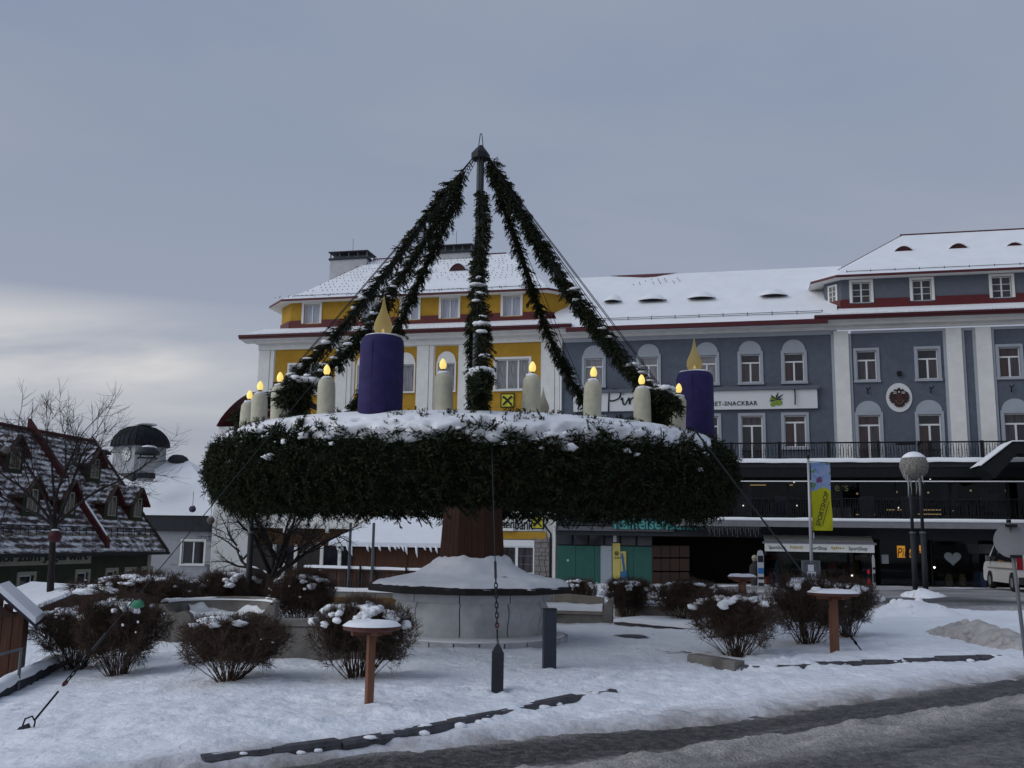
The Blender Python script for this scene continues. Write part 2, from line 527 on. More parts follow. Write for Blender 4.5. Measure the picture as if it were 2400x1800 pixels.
# trampled snow and footprints
for k in range(1500):
    cx = rng.uniform(-8, 10); cy = rng.uniform(8.5, 24)
    if k < 420:
        tt = rng.uniform(0, 1); cx = -4.5 + 11 * tt + rng.normal(0, .7); cy = 10.5 + 6.8 * tt + rng.normal(0, .55) + 1.2
    i0, i1 = np.searchsorted(grx, (cx - .35, cx + .35)); j0, j1 = np.searchsorted(gry, (cy - .35, cy + .35))
    a = rng.uniform(0, math.pi); ca, sa = math.cos(a), math.sin(a)
    dx = X[i0:i1, j0:j1] - cx; dy = Y[i0:i1, j0:j1] - cy
    q = ((dx * ca + dy * sa) / .15) ** 2 + ((-dx * sa + dy * ca) / .07) ** 2
    Z[i0:i1, j0:j1] -= rng.uniform(.02, .07) * np.exp(-q) - .02 * np.exp(-q / 3.5)
def dent(cx, cy, a, depth, l=.15, w=.065):
    i0, i1 = np.searchsorted(grx, (cx - .4, cx + .4)); j0, j1 = np.searchsorted(gry, (cy - .4, cy + .4))
    ca, sa = math.cos(a), math.sin(a); dx = X[i0:i1, j0:j1] - cx; dy = Y[i0:i1, j0:j1] - cy
    q = ((dx * ca + dy * sa) / l) ** 2 + ((-dx * sa + dy * ca) / w) ** 2
    Z[i0:i1, j0:j1] -= depth * np.exp(-q * q) - .28 * depth * np.exp(-np.abs(q - 2.6) * 1.2)
# trails of footprints across the square
for (p_, a_, n_, c_) in (((-5.5, 10.2), .55, 26, .015), ((-2.2, 11.0), 1.2, 20, -.03), ((2.2, 13.2), 2.2, 24, .02), ((3.0, 14.6), .9, 14, .04), ((-6.0, 13.4), .1, 24, .02),
                       ((1.0, 12.8), .62, 26, -.004), ((5.5, 15.4), 1.9, 22, .02), ((-3.6, 13.6), -.25, 22, .035), ((7.5, 18.8), 1.3, 18, .03), ((-1.2, 16.5), .15, 20, .02), ((-4.6, 11.8), 2.4, 12, .0)):
    x_, y_, d_ = p_[0], p_[1], a_
    for k in range(n_):
        d_ += c_ + rng.normal(0, .06); x_ += .36 * math.cos(d_); y_ += .36 * math.sin(d_)
        s_ = .11 * (1 if k % 2 else -1)
        dent(x_ - s_ * math.sin(d_), y_ + s_ * math.cos(d_), d_ + rng.normal(0, .15), rng.uniform(.035, .065))
Z += kerb_step(X, Y)
# snow heaped along the kerbs
for P in (KA, KB):
    d, s_, ins = poly_side(X, Y, P)
    Z += np.where(s_ < 0, 1, 0) * np.exp(-(d / .22) ** 2) * np.clip(-.01 + .11 * fbm(X * 1.6, Y * 1.6, 7.7, 3), -.03, .05) * np.where(d < 1, 1, 0)
T = road_t(X, Y)
e_ = T + .34 * fbm(X * .8, Y * .8, 3.3, 3) + .16 * fbm(X * 4.5, Y * 4.5, 9.1, 2)
Z -= sstep(-.15, .65, e_) * .17
Z -= sstep(.8, 2.0, T) * .25
snow_edge = bpy.data.materials.new('trodden_snow'); snow_edge.use_nodes = True
t_ = snow_edge.node_tree; b_ = t_.nodes['Principled BSDF']
ge = t_.nodes.new('ShaderNodeNewGeometry')
dp = t_.nodes.new('ShaderNodeVectorMath'); dp.operation = 'DOT_PRODUCT'; dp.inputs[1].default_value = (ET[0], ET[1], 0)
t_.links.new(ge.outputs['Position'], dp.inputs[0])
n1 = t_.nodes.new('ShaderNodeTexNoise'); n1.inputs['Scale'].default_value = 1.1; n1.inputs['Detail'].default_value = 8; n1.inputs['Roughness'].default_value = .7
t_.links.new(ge.outputs['Position'], n1.inputs['Vector'])
ma = t_.nodes.new('ShaderNodeMath'); ma.operation = 'MULTIPLY_ADD'; ma.inputs[1].default_value = 1.7
t_.links.new(n1.outputs[0], ma.inputs[0]); t_.links.new(dp.outputs['Value'], ma.inputs[2])
mr = t_.nodes.new('ShaderNodeMapRange'); off = float(RA[0] * ET[0] + RA[1] * ET[1])
mr.inputs['From Min'].default_value = off + .85 - .60; mr.inputs['From Max'].default_value = off + .85 + .70
t_.links.new(ma.outputs[0], mr.inputs['Value'])
rp = t_.nodes.new('ShaderNodeValToRGB')
rp.color_ramp.elements[0].color = (.865, .88, .905, 1); rp.color_ramp.elements[1].color = (.13, .115, .10, 1)
el = rp.color_ramp.elements.new(.45); el.color = (.62, .615, .63, 1)
el = rp.color_ramp.elements.new(.75); el.color = (.33, .30, .28, 1)
t_.links.new(mr.outputs[0], rp.inputs[0])
# faint grey patches in the trodden snow
n2 = t_.nodes.new('ShaderNodeTexNoise'); n2.inputs['Scale'].default_value = .75; n2.inputs['Detail'].default_value = 6; n2.inputs['Roughness'].default_value = .65
t_.links.new(ge.outputs['Position'], n2.inputs['Vector'])
r2 = t_.nodes.new('ShaderNodeValToRGB'); r2.color_ramp.elements[0].position = .35; r2.color_ramp.elements[1].position = .66
r2.color_ramp.elements[0].color = (.92, .92, .93, 1); r2.color_ramp.elements[1].color = (1, 1, 1, 1)
t_.links.new(n2.outputs[0], r2.inputs[0])
mu = t_.nodes.new('ShaderNodeMix'); mu.data_type = 'RGBA'; mu.blend_type = 'MULTIPLY'; mu.inputs[0].default_value = 1
t_.links.new(rp.outputs[0], mu.inputs[6]); t_.links.new(r2.outputs[0], mu.inputs[7])
t_.links.new(mu.outputs[2], b_.inputs['Base Color'])
b_.inputs['Roughness'].default_value = .65; b_.inputs['Specular IOR Level'].default_value = .2
n3 = t_.nodes.new('ShaderNodeTexNoise'); n3.inputs['Scale'].default_value = 9; n3.inputs['Detail'].default_value = 8
t_.links.new(ge.outputs['Position'], n3.inputs['Vector'])
bp = t_.nodes.new('ShaderNodeBump'); bp.inputs['Strength'].default_value = .8; bp.inputs['Distance'].default_value = .05
t_.links.new(n3.outputs[0], bp.inputs['Height']); t_.links.new(bp.outputs[0], b_.inputs['Normal'])
GZ = Z.copy(); V = np.stack([X, Y, Z], -1).reshape(-1, 3)
o = place('snowy_ground', big_mesh('snowy_ground', V, grid_faces(len(grx), len(gry)), snow_edge, True)); tag(o, kind='structure')
def snow_z(x, y):
    """top of the snow at a point, without the small dents"""
    i, j = np.searchsorted(grx, x), np.searchsorted(gry, y)
    return float(GZ[max(i - 2, 0):i + 2, max(j - 2, 0):j + 2].mean())

# ------------------------------------------------------------------ asphalt with slush
def slush_material(name, asphalt, slush):
    m = bpy.data.materials.new(name); m.use_nodes = True
    t = m.node_tree; b = t.nodes['Principled BSDF']
    at_ = t.nodes.new('ShaderNodeAttribute'); at_.attribute_name = 'slush'
    g = t.nodes.new('ShaderNodeNewGeometry')
    n = t.nodes.new('ShaderNodeTexNoise'); n.inputs['Scale'].default_value = 9; n.inputs['Detail'].default_value = 10; n.inputs['Roughness'].default_value = .78
    t.links.new(g.outputs['Position'], n.inputs['Vector'])
    ad = t.nodes.new('ShaderNodeMath'); ad.operation = 'MULTIPLY_ADD'; ad.inputs[1].default_value = 1.7; 
    t.links.new(n.outputs[0], ad.inputs[0]); t.links.new(at_.outputs['Fac'], ad.inputs[2])
    r = t.nodes.new('ShaderNodeMapRange'); r.inputs['From Min'].default_value = .78; r.inputs['From Max'].default_value = 1.85
    t.links.new(ad.outputs[0], r.inputs['Value'])
    c = t.nodes.new('ShaderNodeValToRGB')
    c.color_ramp.elements[0].color = (*asphalt, 1); c.color_ramp.elements[1].color = (*slush, 1)
    el = c.color_ramp.elements.new(.35); el.color = (*[a * .65 + s * .35 for a, s in zip(asphalt, slush)], 1)
    nf = t.nodes.new('ShaderNodeTexNoise'); nf.inputs['Scale'].default_value = 48; nf.inputs['Detail'].default_value = 6; nf.inputs['Roughness'].default_value = .75
    t.links.new(g.outputs['Position'], nf.inputs['Vector'])
    rf = t.nodes.new('ShaderNodeMapRange'); rf.inputs['From Min'].default_value = .3; rf.inputs['From Max'].default_value = .7; rf.inputs['To Min'].default_value = .45; rf.inputs['To Max'].default_value = 1.5
    t.links.new(nf.outputs[0], rf.inputs['Value'])
    vm = t.nodes.new('ShaderNodeVectorMath'); vm.operation = 'SCALE'
    t.links.new(c.outputs[0], vm.inputs[0]); t.links.new(rf.outputs[0], vm.inputs['Scale'])
    t.links.new(r.outputs[0], c.inputs[0]); t.links.new(vm.outputs[0], b.inputs['Base Color'])
    rr = t.nodes.new('ShaderNodeMapRange'); rr.inputs['To Min'].default_value = .45; rr.inputs['To Max'].default_value = .8
    t.links.new(r.outputs[0], rr.inputs['Value']); t.links.new(rr.outputs[0], b.inputs['Roughness'])
    b.inputs['Specular IOR Level'].default_value = .3
    n3 = t.nodes.new('ShaderNodeTexNoise'); n3.inputs['Scale'].default_value = 26; n3.inputs['Detail'].default_value = 5
    t.links.new(g.outputs['Position'], n3.inputs['Vector'])
    bp_ = t.nodes.new('ShaderNodeBump'); bp_.inputs['Strength'].default_value = .7; bp_.inputs['Distance'].default_value = .06
    t.links.new(n3.outputs[0], bp_.inputs['Height']); t.links.new(bp_.outputs[0], b.inputs['Normal'])
    return m
def set_slush(m, vals):
    a = m.attributes.new('slush', 'FLOAT', 'POINT'); a.data.foreach_set('value', np.ascontiguousarray(vals, np.float32).ravel())
S_, T_ = np.meshgrid(np.arange(-14, 30, .07), np.arange(-1.3, 8.5, .055), indexing='ij')
X = RA[0] + ES[0] * S_ + ET[0] * T_; Y = RA[1] + ES[1] * S_ + ET[1] * T_
Z = gz(X, Y) - .03
tw = T_ + .16 * fbm(S_ * .5, T_ * .5, 5.5, 2)
ridge = sstep(1.28, 1.55, tw) * (1 - sstep(1.75, 2.75, tw))
ridge2 = sstep(4.4, 5.0, tw) * (1 - sstep(5.4, 6.2, tw))
lump = np.clip(.55 + .9 * fbm(S_ * 2.2, T_ * 2.8, 8.8, 4) + .35 * fbm(S_ * 9, T_ * 9, 4.8, 2), .05, 1.8)
Z = Z + .11 * ridge * lump + .08 * ridge2 * lump + .012 * fbm(S_ * 3, T_ * 7, 1.1, 3) + .006 * fbm(S_ * 11, T_ * 15, 2.1, 2)
sl_ = 1.05 * ridge * (.75 + .5 * fbm(S_ * 1.5, T_ * 3, 2.5, 3)) + .9 * ridge2
sl_ = sl_ + .75 * (1 - sstep(-.3, .55, tw + .35 * fbm(S_ * 1.3, T_ * 1.3, 6.1, 3)))
sl_ = sl_ + .42 * np.clip(fbm(S_ * .7, T_ * 4.5, 3.9, 4), 0, 1) + .16 * sstep(2.2, 3.6, tw)
rm = big_mesh('road', np.stack([X, Y, Z], -1).reshape(-1, 3), grid_faces(*S_.shape)[:, ::-1], slush_material('slushy_asphalt', (.036, .034, .032), (.43, .395, .37)), True)
set_slush(rm, sl_)
tag(place('road', rm), kind='structure')
# the street that passes behind the square to the shops
X, Y = np.meshgrid(np.arange(5, 60, .22), np.arange(17, 52, .22), indexing='ij')
q = Y - (30.5 - .55 * (X - 9)); q2 = (43.5 - .23 * (X - 15)) - Y; q3 = X - 8.0 + .1 * (Y - 30)
e_ = np.minimum(np.minimum(q, q2 * 1.2), q3) + 1.3 * fbm(X * .35, Y * .35, 2.2, 3) + .4 * fbm(X * 1.4, Y * 1.4, 6.2, 3)
Z = gz(X, Y) + .115 - .22 * (1 - sstep(-.2, 1.0, e_)) + .05 * fbm(X * .8, Y * 1.6, 5.2, 3)
sl_ = .62 + .85 * fbm(X * .22 + Y * .12, Y * .55 - X * .05, 8.1, 4) - .25 * sstep(4, 0, np.abs(q - 2.2))
rm = big_mesh('side_street', np.stack([X, Y, Z], -1).reshape(-1, 3), grid_faces(*X.shape), slush_material('slushy_side_street', (.055, .052, .055), (.50, .48, .47)), True)
set_slush(rm, sl_)
tag(place('side_street', rm), kind='structure')

# ------------------------------------------------------------------ kerbs
def kerb(name, label, P, first=None, hide=.28, seed=1):
    t = thing(name, label, 'kerb')
    r_ = random.Random(seed)
    P = [np.array(p) for p in P]
    segs = [np.linalg.norm(P[i + 1] - P[i]) for i in range(len(P) - 1)]
    tot = sum(segs)
    def pt(s_):
        for i, L in enumerate(segs):
            if s_ <= L or i == len(segs) - 1:
                return P[i] + (P[i + 1] - P[i]) * (s_ / L)
            s_ -= L
    s_ = 0.0; k = 0
    while s_ < tot - .1:
        L = r_.uniform(.62, .95)
        if first and k == 0:
            L = segs[0] - .03
        a, b = pt(s_), pt(min(tot, s_ + L)); d = b - a; l = np.linalg.norm(d)
        if l < .1:
            break
        ang = math.atan2(d[1], d[0])
        m = MB()
        top = (.070 if first else .046) + r_.uniform(-.014, .012)
        wdt = .16
        if first and k == 0:
            top, wdt = .17, .24
        # chamfered stone, a little uneven
        pr = [(-wdt / 2, -.25), (wdt / 2, -.25), (wdt / 2, top), (-wdt / 2 + .035, top), (-wdt / 2, top - .04)]
        v = []
        for xe in (0.006, l - .012):
            for (yy, zz) in pr:
                v.append((xe + r_.uniform(-.006, .006), yy + r_.uniform(-.006, .006), zz + r_.uniform(-.006, .006)))
        n = 5
        f = [(4, 3, 2, 1, 0), (5, 6, 7, 8, 9)] + [(i, (i + 1) % n, (i + 1) % n + n, i + n) for i in range(n)]
        m.add(v, f)
        m.build('kerbstone', CONC if (first and k == 0) else KERB, t, loc=(a[0], a[1], float(gz(*a)) + .05), rz=ang)
        s_ += L; k += 1
    # snow clinging to the stones
    m = MB(); s_ = .15
    while s_ < tot:
        if r_.random() < .6:
            p = pt(s_)
            i_ = min(int(s_ / tot * len(segs)), len(segs) - 1)
            R_ = r_.uniform(.03, .085)
            off_ = r_.uniform(-.02, .16)
            m.add(*ico_blob((p[0] + .04 - off_ * .55, p[1] + off_ * .8, float(gz(*p)) + .085), (R_, R_ * .8, R_ * .25), k + s_, .5, 9, 5))
            if r_.random() < hide:
                m.add(*ico_blob((p[0] + .06, p[1] - .09, float(gz(*p)) + .04), (R_ * 1.4, R_ * .9, R_ * .6), 2 * k + s_, .5, 9, 5))
        s_ += r_.uniform(.08, .25)
    tag(m.build('snow_crust', SNOW, t, True), kind='stuff')
    return t
kerb('kerb', 'dark granite kerb half buried in snow below the wooden table and anchor post', KA, None, .70, 3)
kerb('kerb', 'dark granite kerb with a pale concrete end block in front of the right bushes', KB, True, .38, 5)
# ================================================================== ADVENT WREATH
WC = np.array([-.82, 22.0]); WR, WT, WZ = 4.84, .79, 3.585
def finger(p0, d, L, r_, n_needle, nl=.034):
    """one spruce shoot: needles as slim triangles around a thin stem"""
    tri = []
    d = d / np.linalg.norm(d)
    a = np.cross(d, [0, 0, 1.0]) if abs(d[2]) < .9 else np.cross(d, [1.0, 0, 0])
    a /= np.linalg.norm(a); b = np.cross(d, a)
    e = p0 + d * L
    w = .006
    tri.append((p0 - a * w, p0 + a * w, e)); tri.append((p0 - b * w, p0 + b * w, e))
    for i in range(n_needle):
        s = (i + r_.uniform(0, 1)) / n_needle
        t = r_.uniform(0, 2 * math.pi)
        o_ = a * math.cos(t) + b * math.sin(t)
        q = p0 + d * L * s
        tip = q + (o_ * .8 + d * .75) * nl * r_.uniform(.8, 1.25)
        side = np.cross(o_, d) * .0095
        tri.append((q - side, q + side + d * .004, tip))
    return tri
def twig_template(seed, nn=18):
    r_ = random.Random(seed)
    L = r_.uniform(.17, .27)
    tri = finger(np.zeros(3), np.array([1, r_.uniform(-.1, .1), r_.uniform(-.05, .1)]), L, r_, nn)
    for sgn in (-1, 1):
        s = r_.uniform(.25, .5)
        tri += finger(np.array([L * s, 0, 0]), np.array([1, sgn * r_.uniform(.7, 1.1), r_.uniform(-.15, .25)]), L * r_.uniform(.42, .62), r_, nn * 2 // 3)
        if r_.random() < .5:
            s = r_.uniform(.55, .75)
            tri += finger(np.array([L * s, 0, 0]), np.array([1, sgn * r_.uniform(.6, 1.0), r_.uniform(-.15, .25)]), L * .3, r_, nn // 2)
    return np.array(tri).reshape(-1, 3)
TWIGS = [twig_template(i) for i in range(8)]
def scatter_twigs(P, D, N, S):
    """twigs at points P, along D, lying flat to normal N, scaled by S"""
    D = D / np.linalg.norm(D, axis=1, keepdims=True)
    B = np.cross(N, D); B /= np.linalg.norm(B, axis=1, keepdims=True) + 1e-9
    N2 = np.cross(D, B)
    Rm = np.stack([D, B, N2], -1)
    out = []
    which = rng.integers(0, len(TWIGS), len(P))
    for k, T_ in enumerate(TWIGS):
        i = np.nonzero(which == k)[0]
        if len(i):
            out.append((np.einsum('nij,vj->nvi', Rm[i], T_) * S[i][:, None, None] + P[i][:, None, :]).reshape(-1, 3))
    V = np.concatenate(out)
    return V, np.arange(len(V)).reshape(-1, 3)
wreath = thing('advent_wreath', 'huge snow-topped spruce wreath hung with garlands over the covered fountain', 'wreath', (WC[0], WC[1], 0))
def torus_pt(th, ph, r):
    """th around the ring (0 = towards the camera, + = right), ph around the tube (0 = out, 90 = up)"""
    rr = WR + r * np.cos(ph)
    return np.stack([rr * np.sin(th), -rr * np.cos(th), WZ + .89 * r * np.sin(ph)], -1)
# dense core
th, ph = np.meshgrid(np.linspace(0, 2 * math.pi, 161), np.linspace(0, 2 * math.pi, 41), indexing='ij')
rr_ = WT - .07 + .07 * fbm(np.cos(th) * 9, np.sin(th) * 9, ph * 2.2, 3)
V = torus_pt(th, ph, rr_).reshape(-1, 3)
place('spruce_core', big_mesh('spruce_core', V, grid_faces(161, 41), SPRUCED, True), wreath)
def snow_h(th, ph):
    """thickness of the snow on the ring; negative = sunk into the needles"""
    fl = np.abs(ph - math.pi / 2)
    c_, s_ = np.cos(th), np.sin(th)
    big = fbm(c_ * 5.5, s_ * 5.5, ph * 1.4, 3); sm = fbm(c_ * 21, s_ * 21, ph * 4.4, 3)
    lim = math.radians(46) + .52 * big + .24 * sm + .10 * np.sin(th * 3 + 1.0)
    h = .115 - .50 * np.clip(fl - lim, -.2, 2) + .05 * fbm(c_ * 30, s_ * 30, ph * 6, 2) + .035 * sm
    h = np.minimum(h, .15)
    holes = fbm(c_ * 30 + 3, s_ * 30, ph * 6 + 2, 3)
    return h - np.where(fl > math.radians(14), .55 * np.clip(holes - .26, 0, 1), 0)
n = 15500
th = rng.uniform(-math.pi, math.pi, n); ph = rng.uniform(-math.pi, math.pi, n)
front = np.abs(th) < 1.9
keep = (rng.uniform(0, 1, n) < np.where(front, 1.0, .62)) & (rng.uniform(0, 1, n) < np.where(np.cos(ph) > -.5, 1, .6))
ph = np.where(ph < -math.pi / 2 - .2, ph + 2 * math.pi, ph)
keep &= (snow_h(th, ph) < .0) | (rng.uniform(0, 1, n) < .03)
th, ph = th[keep], ph[keep]; n = len(th)
P = torus_pt(th, ph, WT - .05 + rng.uniform(-.03, .07, n))
Nn = np.stack([np.sin(th) * np.cos(ph), -np.cos(th) * np.cos(ph), np.sin(ph)], -1)
tang = np.stack([np.cos(th), np.sin(th), np.zeros(n)], -1); circ = np.cross(Nn, tang)
sgn = np.where(rng.uniform(0, 1, n) < .5, 1, -1)[:, None]
D = tang * sgn * rng.uniform(.3, 1.0, (n, 1)) + circ * rng.normal(0, .55, (n, 1)) + Nn * rng.uniform(.12, .75, (n, 1)) + np.array([0, 0, -.13])
up_ = np.sin(ph) > .45
D[up_] = D[up_] + Nn[up_] * .45
V, F = scatter_twigs(P, D, Nn, rng.uniform(.85, 1.5, n))
o = place('spruce_twigs', big_mesh('spruce_twigs', V, F, SPRUCE), wreath); tag(o, kind='stuff')
# snow lying on top: sinks into the needles towards the flanks
nt_, np_ = 560, 90
th, ph = np.meshgrid(np.linspace(-math.pi, math.pi, nt_), np.linspace(math.radians(-8), math.radians(188), np_), indexing='ij')
h = snow_h(th, ph)
V = torus_pt(th, ph, WT + h).reshape(-1, 3)
o = place('snow_cover', big_mesh('snow_cover', V, grid_faces(nt_, np_), SNOW, True), wreath)
# longer boughs bound on, drooping unevenly
k = 900
t = rng.uniform(-math.pi, math.pi, k); p = np.radians(rng.uniform(-95, 48, k))
q = torus_pt(t, p, np.full(k, WT - .04)); Nb = np.stack([np.sin(t) * np.cos(p), -np.cos(t) * np.cos(p), np.sin(p)], -1); tb_ = np.stack([np.cos(t), np.sin(t), np.zeros(k)], -1)
db = tb_ * np.where(rng.uniform(0, 1, k) < .6, 1, -1)[:, None] * rng.uniform(.4, 1, (k, 1)) + Nb * rng.uniform(.15, .5, (k, 1)) + np.array([0, 0, -.35]) * rng.uniform(0, 1, (k, 1))
parts = []
for off_ in (0, .16, .32):
    parts.append((q + db / np.linalg.norm(db, axis=1, keepdims=True) * off_ + np.array([0, 0, -.25]) * off_ ** 2, db + np.array([0, 0, -.3]) * off_, Nb, np.full(k, 1.35 - off_)))
V, F = scatter_twigs(*[np.concatenate(z) for z in zip(*parts)])
tag(place('spruce_boughs', big_mesh('spruce_boughs', V, F, SPRUCE), wreath), kind='stuff')
# loose clumps of snow caught on the flanks
m = MB(); r_ = random.Random(4)
for i in range(150):
    t = r_.uniform(-2.2, 2.2); p = math.radians(62 - abs(r_.gauss(0, 32)))
    if p < math.radians(-25):
        continue
    R_ = r_.uniform(.012, .055) + (.04 if r_.random() < .15 else 0)
    q = torus_pt(np.array(t), np.array(p), np.array(WT + .07))
    m.add(*ico_blob(q, (R_ * 1.4, R_ * 1.1, R_ * .8), i, .9, 8, 6))
tag(m.build('snow_clumps', SNOW, wreath, True), kind='stuff')
# twigs standing out of the snow
k = 150
t = rng.uniform(-2.0, 2.0, k); p = np.radians(rng.normal(48, 26, k))
t = np.repeat(t, 4) + rng.normal(0, .012, 4 * k); p = np.repeat(p, 4) + rng.normal(0, .05, 4 * k); k *= 4
q = torus_pt(t, p, np.full(k, WT + .06))
Nn = np.stack([np.sin(t) * np.cos(p), -np.cos(t) * np.cos(p), np.sin(p)], -1)
V, F = scatter_twigs(q, Nn + rng.normal(0, .55, (k, 3)), rng.normal(0, 1, (k, 3)), rng.uniform(.5, .95, k))
tag(place('standing_twigs', big_mesh('standing_twigs', V, F, SPRUCE), wreath), kind='stuff')

# ---- mast and its cap
MB().tube([(0, 0, 1.2), (0, 0, 11.2)], .088, 16).build('mast', STEEL, wreath, True)
m = MB(); m.lathe([(.20, 11.03), (.225, 11.04), (.225, 11.17), (.05, 11.38), (.001, 11.40)], 6, a0=.26); m.build('mast_cap', DARKM, wreath)
m = MB(); m.tube([(-.055, 0, 11.34), (-.02, 0, 11.66), (0, 0, 11.69), (.02, 0, 11.66), (.055, 0, 11.34)], .011, 6); m.build('lifting_eye', BLACKM, wreath)
# ---- brackets, cables, garlands
START = {0: .20, 1: .01, 2: .015, 3: .02, 4: .29, 5: .11, 6: .10, 7: .09}
SAG = {0: .15, 1: .42, 2: .80, 3: .62, 4: .25, 5: .62, 6: .45, 7: .75}
for g in range(8):
    az = math.radians((3.2 if g == 0 else 4) + 45 * g)
    er = np.array([math.sin(az), -math.cos(az), 0]); et_ = np.array([math.cos(az), math.sin(az), 0])
    top = er * .17 + np.array([0, 0, 11.08]); end = er * 4.78 + np.array([0, 0, 5.02])
    MB().tube([tuple(er * .5 + np.array([0, 0, 4.35])), tuple(er * 2.8 + np.array([0, 0, 4.25])), tuple(end + np.array([0, 0, -.30]))], .06, 5).build('spoke_beam', DARKM, wreath)
    m = MB()
    for s_ in (-.035, .035):
        m.tube([tuple(top + et_ * s_), tuple(end + et_ * s_ * 2)], .009, 4)
    L = np.linalg.norm(end - top)
    for i in range(14):
        q = top + (end - top) * (.02 + .012 * i) + et_ * .035
        m.tube([tuple(q), tuple(q + np.array([.02, 0, -.05]))], .012, 4)
    m.build('stay_cable', BLACKM, wreath)
    s0 = START[g]
    ns = 26
    path = []
    for i in range(ns):
        s_ = s0 + (1 - s0) * i / (ns - 1)
        q = top + (end - top) * s_
        u_ = (s_ - s0) / (1 - s0)
        path.append(q + np.array([0, 0, -1]) * SAG[g] * 4 * u_ * (1 - u_) * (.6 + .4 * u_) + et_ * .05 * math.sin(9 * u_ + g))
    path = np.array(path)
    # the garland end is wound round the bracket and down into the ring
    tail = [end + np.array([0, 0, .02]), end + er * .22 + np.array([0, 0, -.06]), end + er * .42 + np.array([0, 0, -.30])]
    tail2 = [end + er * -.02, end + er * .06 + np.array([0, 0, -.35]), end + er * .12 + np.array([0, 0, -.72])]
    cnt = []
    for pth, per_m, rad in ((path, 100, .088), (np.array(tail), 300, .17), (np.array(tail2), 220, .12)):
        seg = np.linalg.norm(np.diff(pth, axis=0), axis=1); cum = np.concatenate([[0], np.cumsum(seg)])
        k = int(per_m * cum[-1])
        s_ = rng.uniform(0, cum[-1], k); i = np.clip(np.searchsorted(cum, s_) - 1, 0, len(seg) - 1)
        f_ = ((s_ - cum[i]) / seg[i])[:, None]
        c = pth[i] * (1 - f_) + pth[i + 1] * f_
        dd = (pth[i + 1] - pth[i]) / seg[i][:, None]
        rv = rng.normal(0, 1, (k, 3)); rv -= dd * (rv * dd).sum(1, keepdims=True); rv /= np.linalg.norm(rv, axis=1, keepdims=True)
        fat = 1 + .55 * fbm(s_ * 1.3 + g * 7, np.zeros(k), 0, 2)
        cnt.append((c + rv * (rad * fat * rng.uniform(.1, .8, k))[:, None], dd * rng.uniform(.2, .9, (k, 1)) + rv * rng.uniform(.35, .9, (k, 1)) + np.array([0, 0, -.35]), rv, rng.uniform(.7, 1.25, k)))
    V, F = scatter_twigs(*[np.concatenate(z) for z in zip(*cnt)])
    gl = place('spruce_garland', big_mesh('spruce_garland', V, F, SPRUCE), wreath)
    # core strand so that no daylight falls through the middle
    m = MB(); m.tube([tuple(q) for q in path], [.04] + [.06] * (ns - 2) + [.08], 7); m.tube([tuple(q) for q in tail], [.1, .12, .05], 6); m.tube([tuple(q) for q in tail2], [.1, .11, .1], 6)
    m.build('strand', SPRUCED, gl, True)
    m = MB(); r_ = random.Random(g + 20)
    for i in range(15):
        u_ = r_.uniform(.35, 1) ** .7; q = path[int(u_ * (ns - 1))] + np.array([r_.uniform(-.08, .08), r_.uniform(-.1, .05), .11])
        R_ = r_.uniform(.03, .10)
        d_ = (path[-1] - path[-5]); 
        m.add(*ico_blob(q, (R_ * 1.4, R_, R_ * .5), i + g, .5, 7, 4))
    for i in range(7):
        q = end + er * r_.uniform(-.15, .3) + et_ * r_.uniform(-.14, .14) + np.array([0, 0, .13 - r_.uniform(0, .05)])
        m.add(*ico_blob(q, (r_.uniform(.09, .2), r_.uniform(.09, .16), .07), i * 3 + g, .4, 8, 5))
    tag(m.build('garland_snow', SNOW, gl, True), kind='stuff')
# ---- clad column that carries the wreath
m = MB(); m.lathe([(.70, 1.3), (.585, 3.2)], 8, a0=math.pi / 8); m.build('column_core', WOODD, wreath)
for side in range(8):
    a0, a1 = math.pi / 8 + side * math.pi / 4 - math.pi / 2, math.pi / 8 + (side + 1) * math.pi / 4 - math.pi / 2
    for k in range(4):
        q = []
        for f_ in (k / 4 + .006, (k + 1) / 4 - .006):
            for (r0, z0) in ((.80, 1.25), (.66, 3.25)):
                p0 = np.array([math.cos(a0), math.sin(a0)]) * r0; p1 = np.array([math.cos(a1), math.sin(a1)]) * r0
                q.append((*(p0 + (p1 - p0) * f_), z0))
        am = (a0 + a1) / 2; nrm = np.array([math.cos(am), math.sin(am), 0]) * (.026 + .004 * ((side * 4 + k * 7) % 3))
        q = [np.array(x) for x in q]
        MB().hexa([q[0] - nrm, q[2] - nrm, q[2], q[0], q[1] - nrm, q[3] - nrm, q[3], q[1]]).build('cladding_board', WOODB, wreath)

# ------------------------------------------------------------------ candles: 24 in a ring
def candle_pos(az, r=4.78):
    r = 5.02 if az == -83 else r
    a = math.radians(az)
    return (WC[0] + r * math.sin(a), WC[1] - r * math.cos(a))
body = MB(); body.lathe([(.158, 0), (.168, .06), (.166, .70), (.158, .84), (.125, .905), (.05, .925), (.001, .93)], 20, wob=.05, seed=2)
CB = body.mesh('candle_body', CREAM, True)
capm = MB(); capm.add(*ico_blob((.0, 0, .925), (.115, .11, .045), 3, .5, 12, 6)); CS = capm.mesh('snow_cap', SNOW, True)
sk = MB(); sk.lathe([(.03, .93), (.035, .985), (.042, 1.0)], 10); CK = sk.mesh('lamp_socket', BRASS, True)
bl = MB(); bl.lathe([(.020, .99), (.052, 1.02), (.066, 1.065), (.060, 1.11), (.038, 1.16), (.012, 1.19), (.001, 1.195)], 14); CL = bl.mesh('bulb', BULB, True)
fl_ = MB(); fl_.lathe([(.001, 1.03), (.026, 1.06), (.030, 1.09), (.016, 1.13), (.001, 1.15)], 8); 
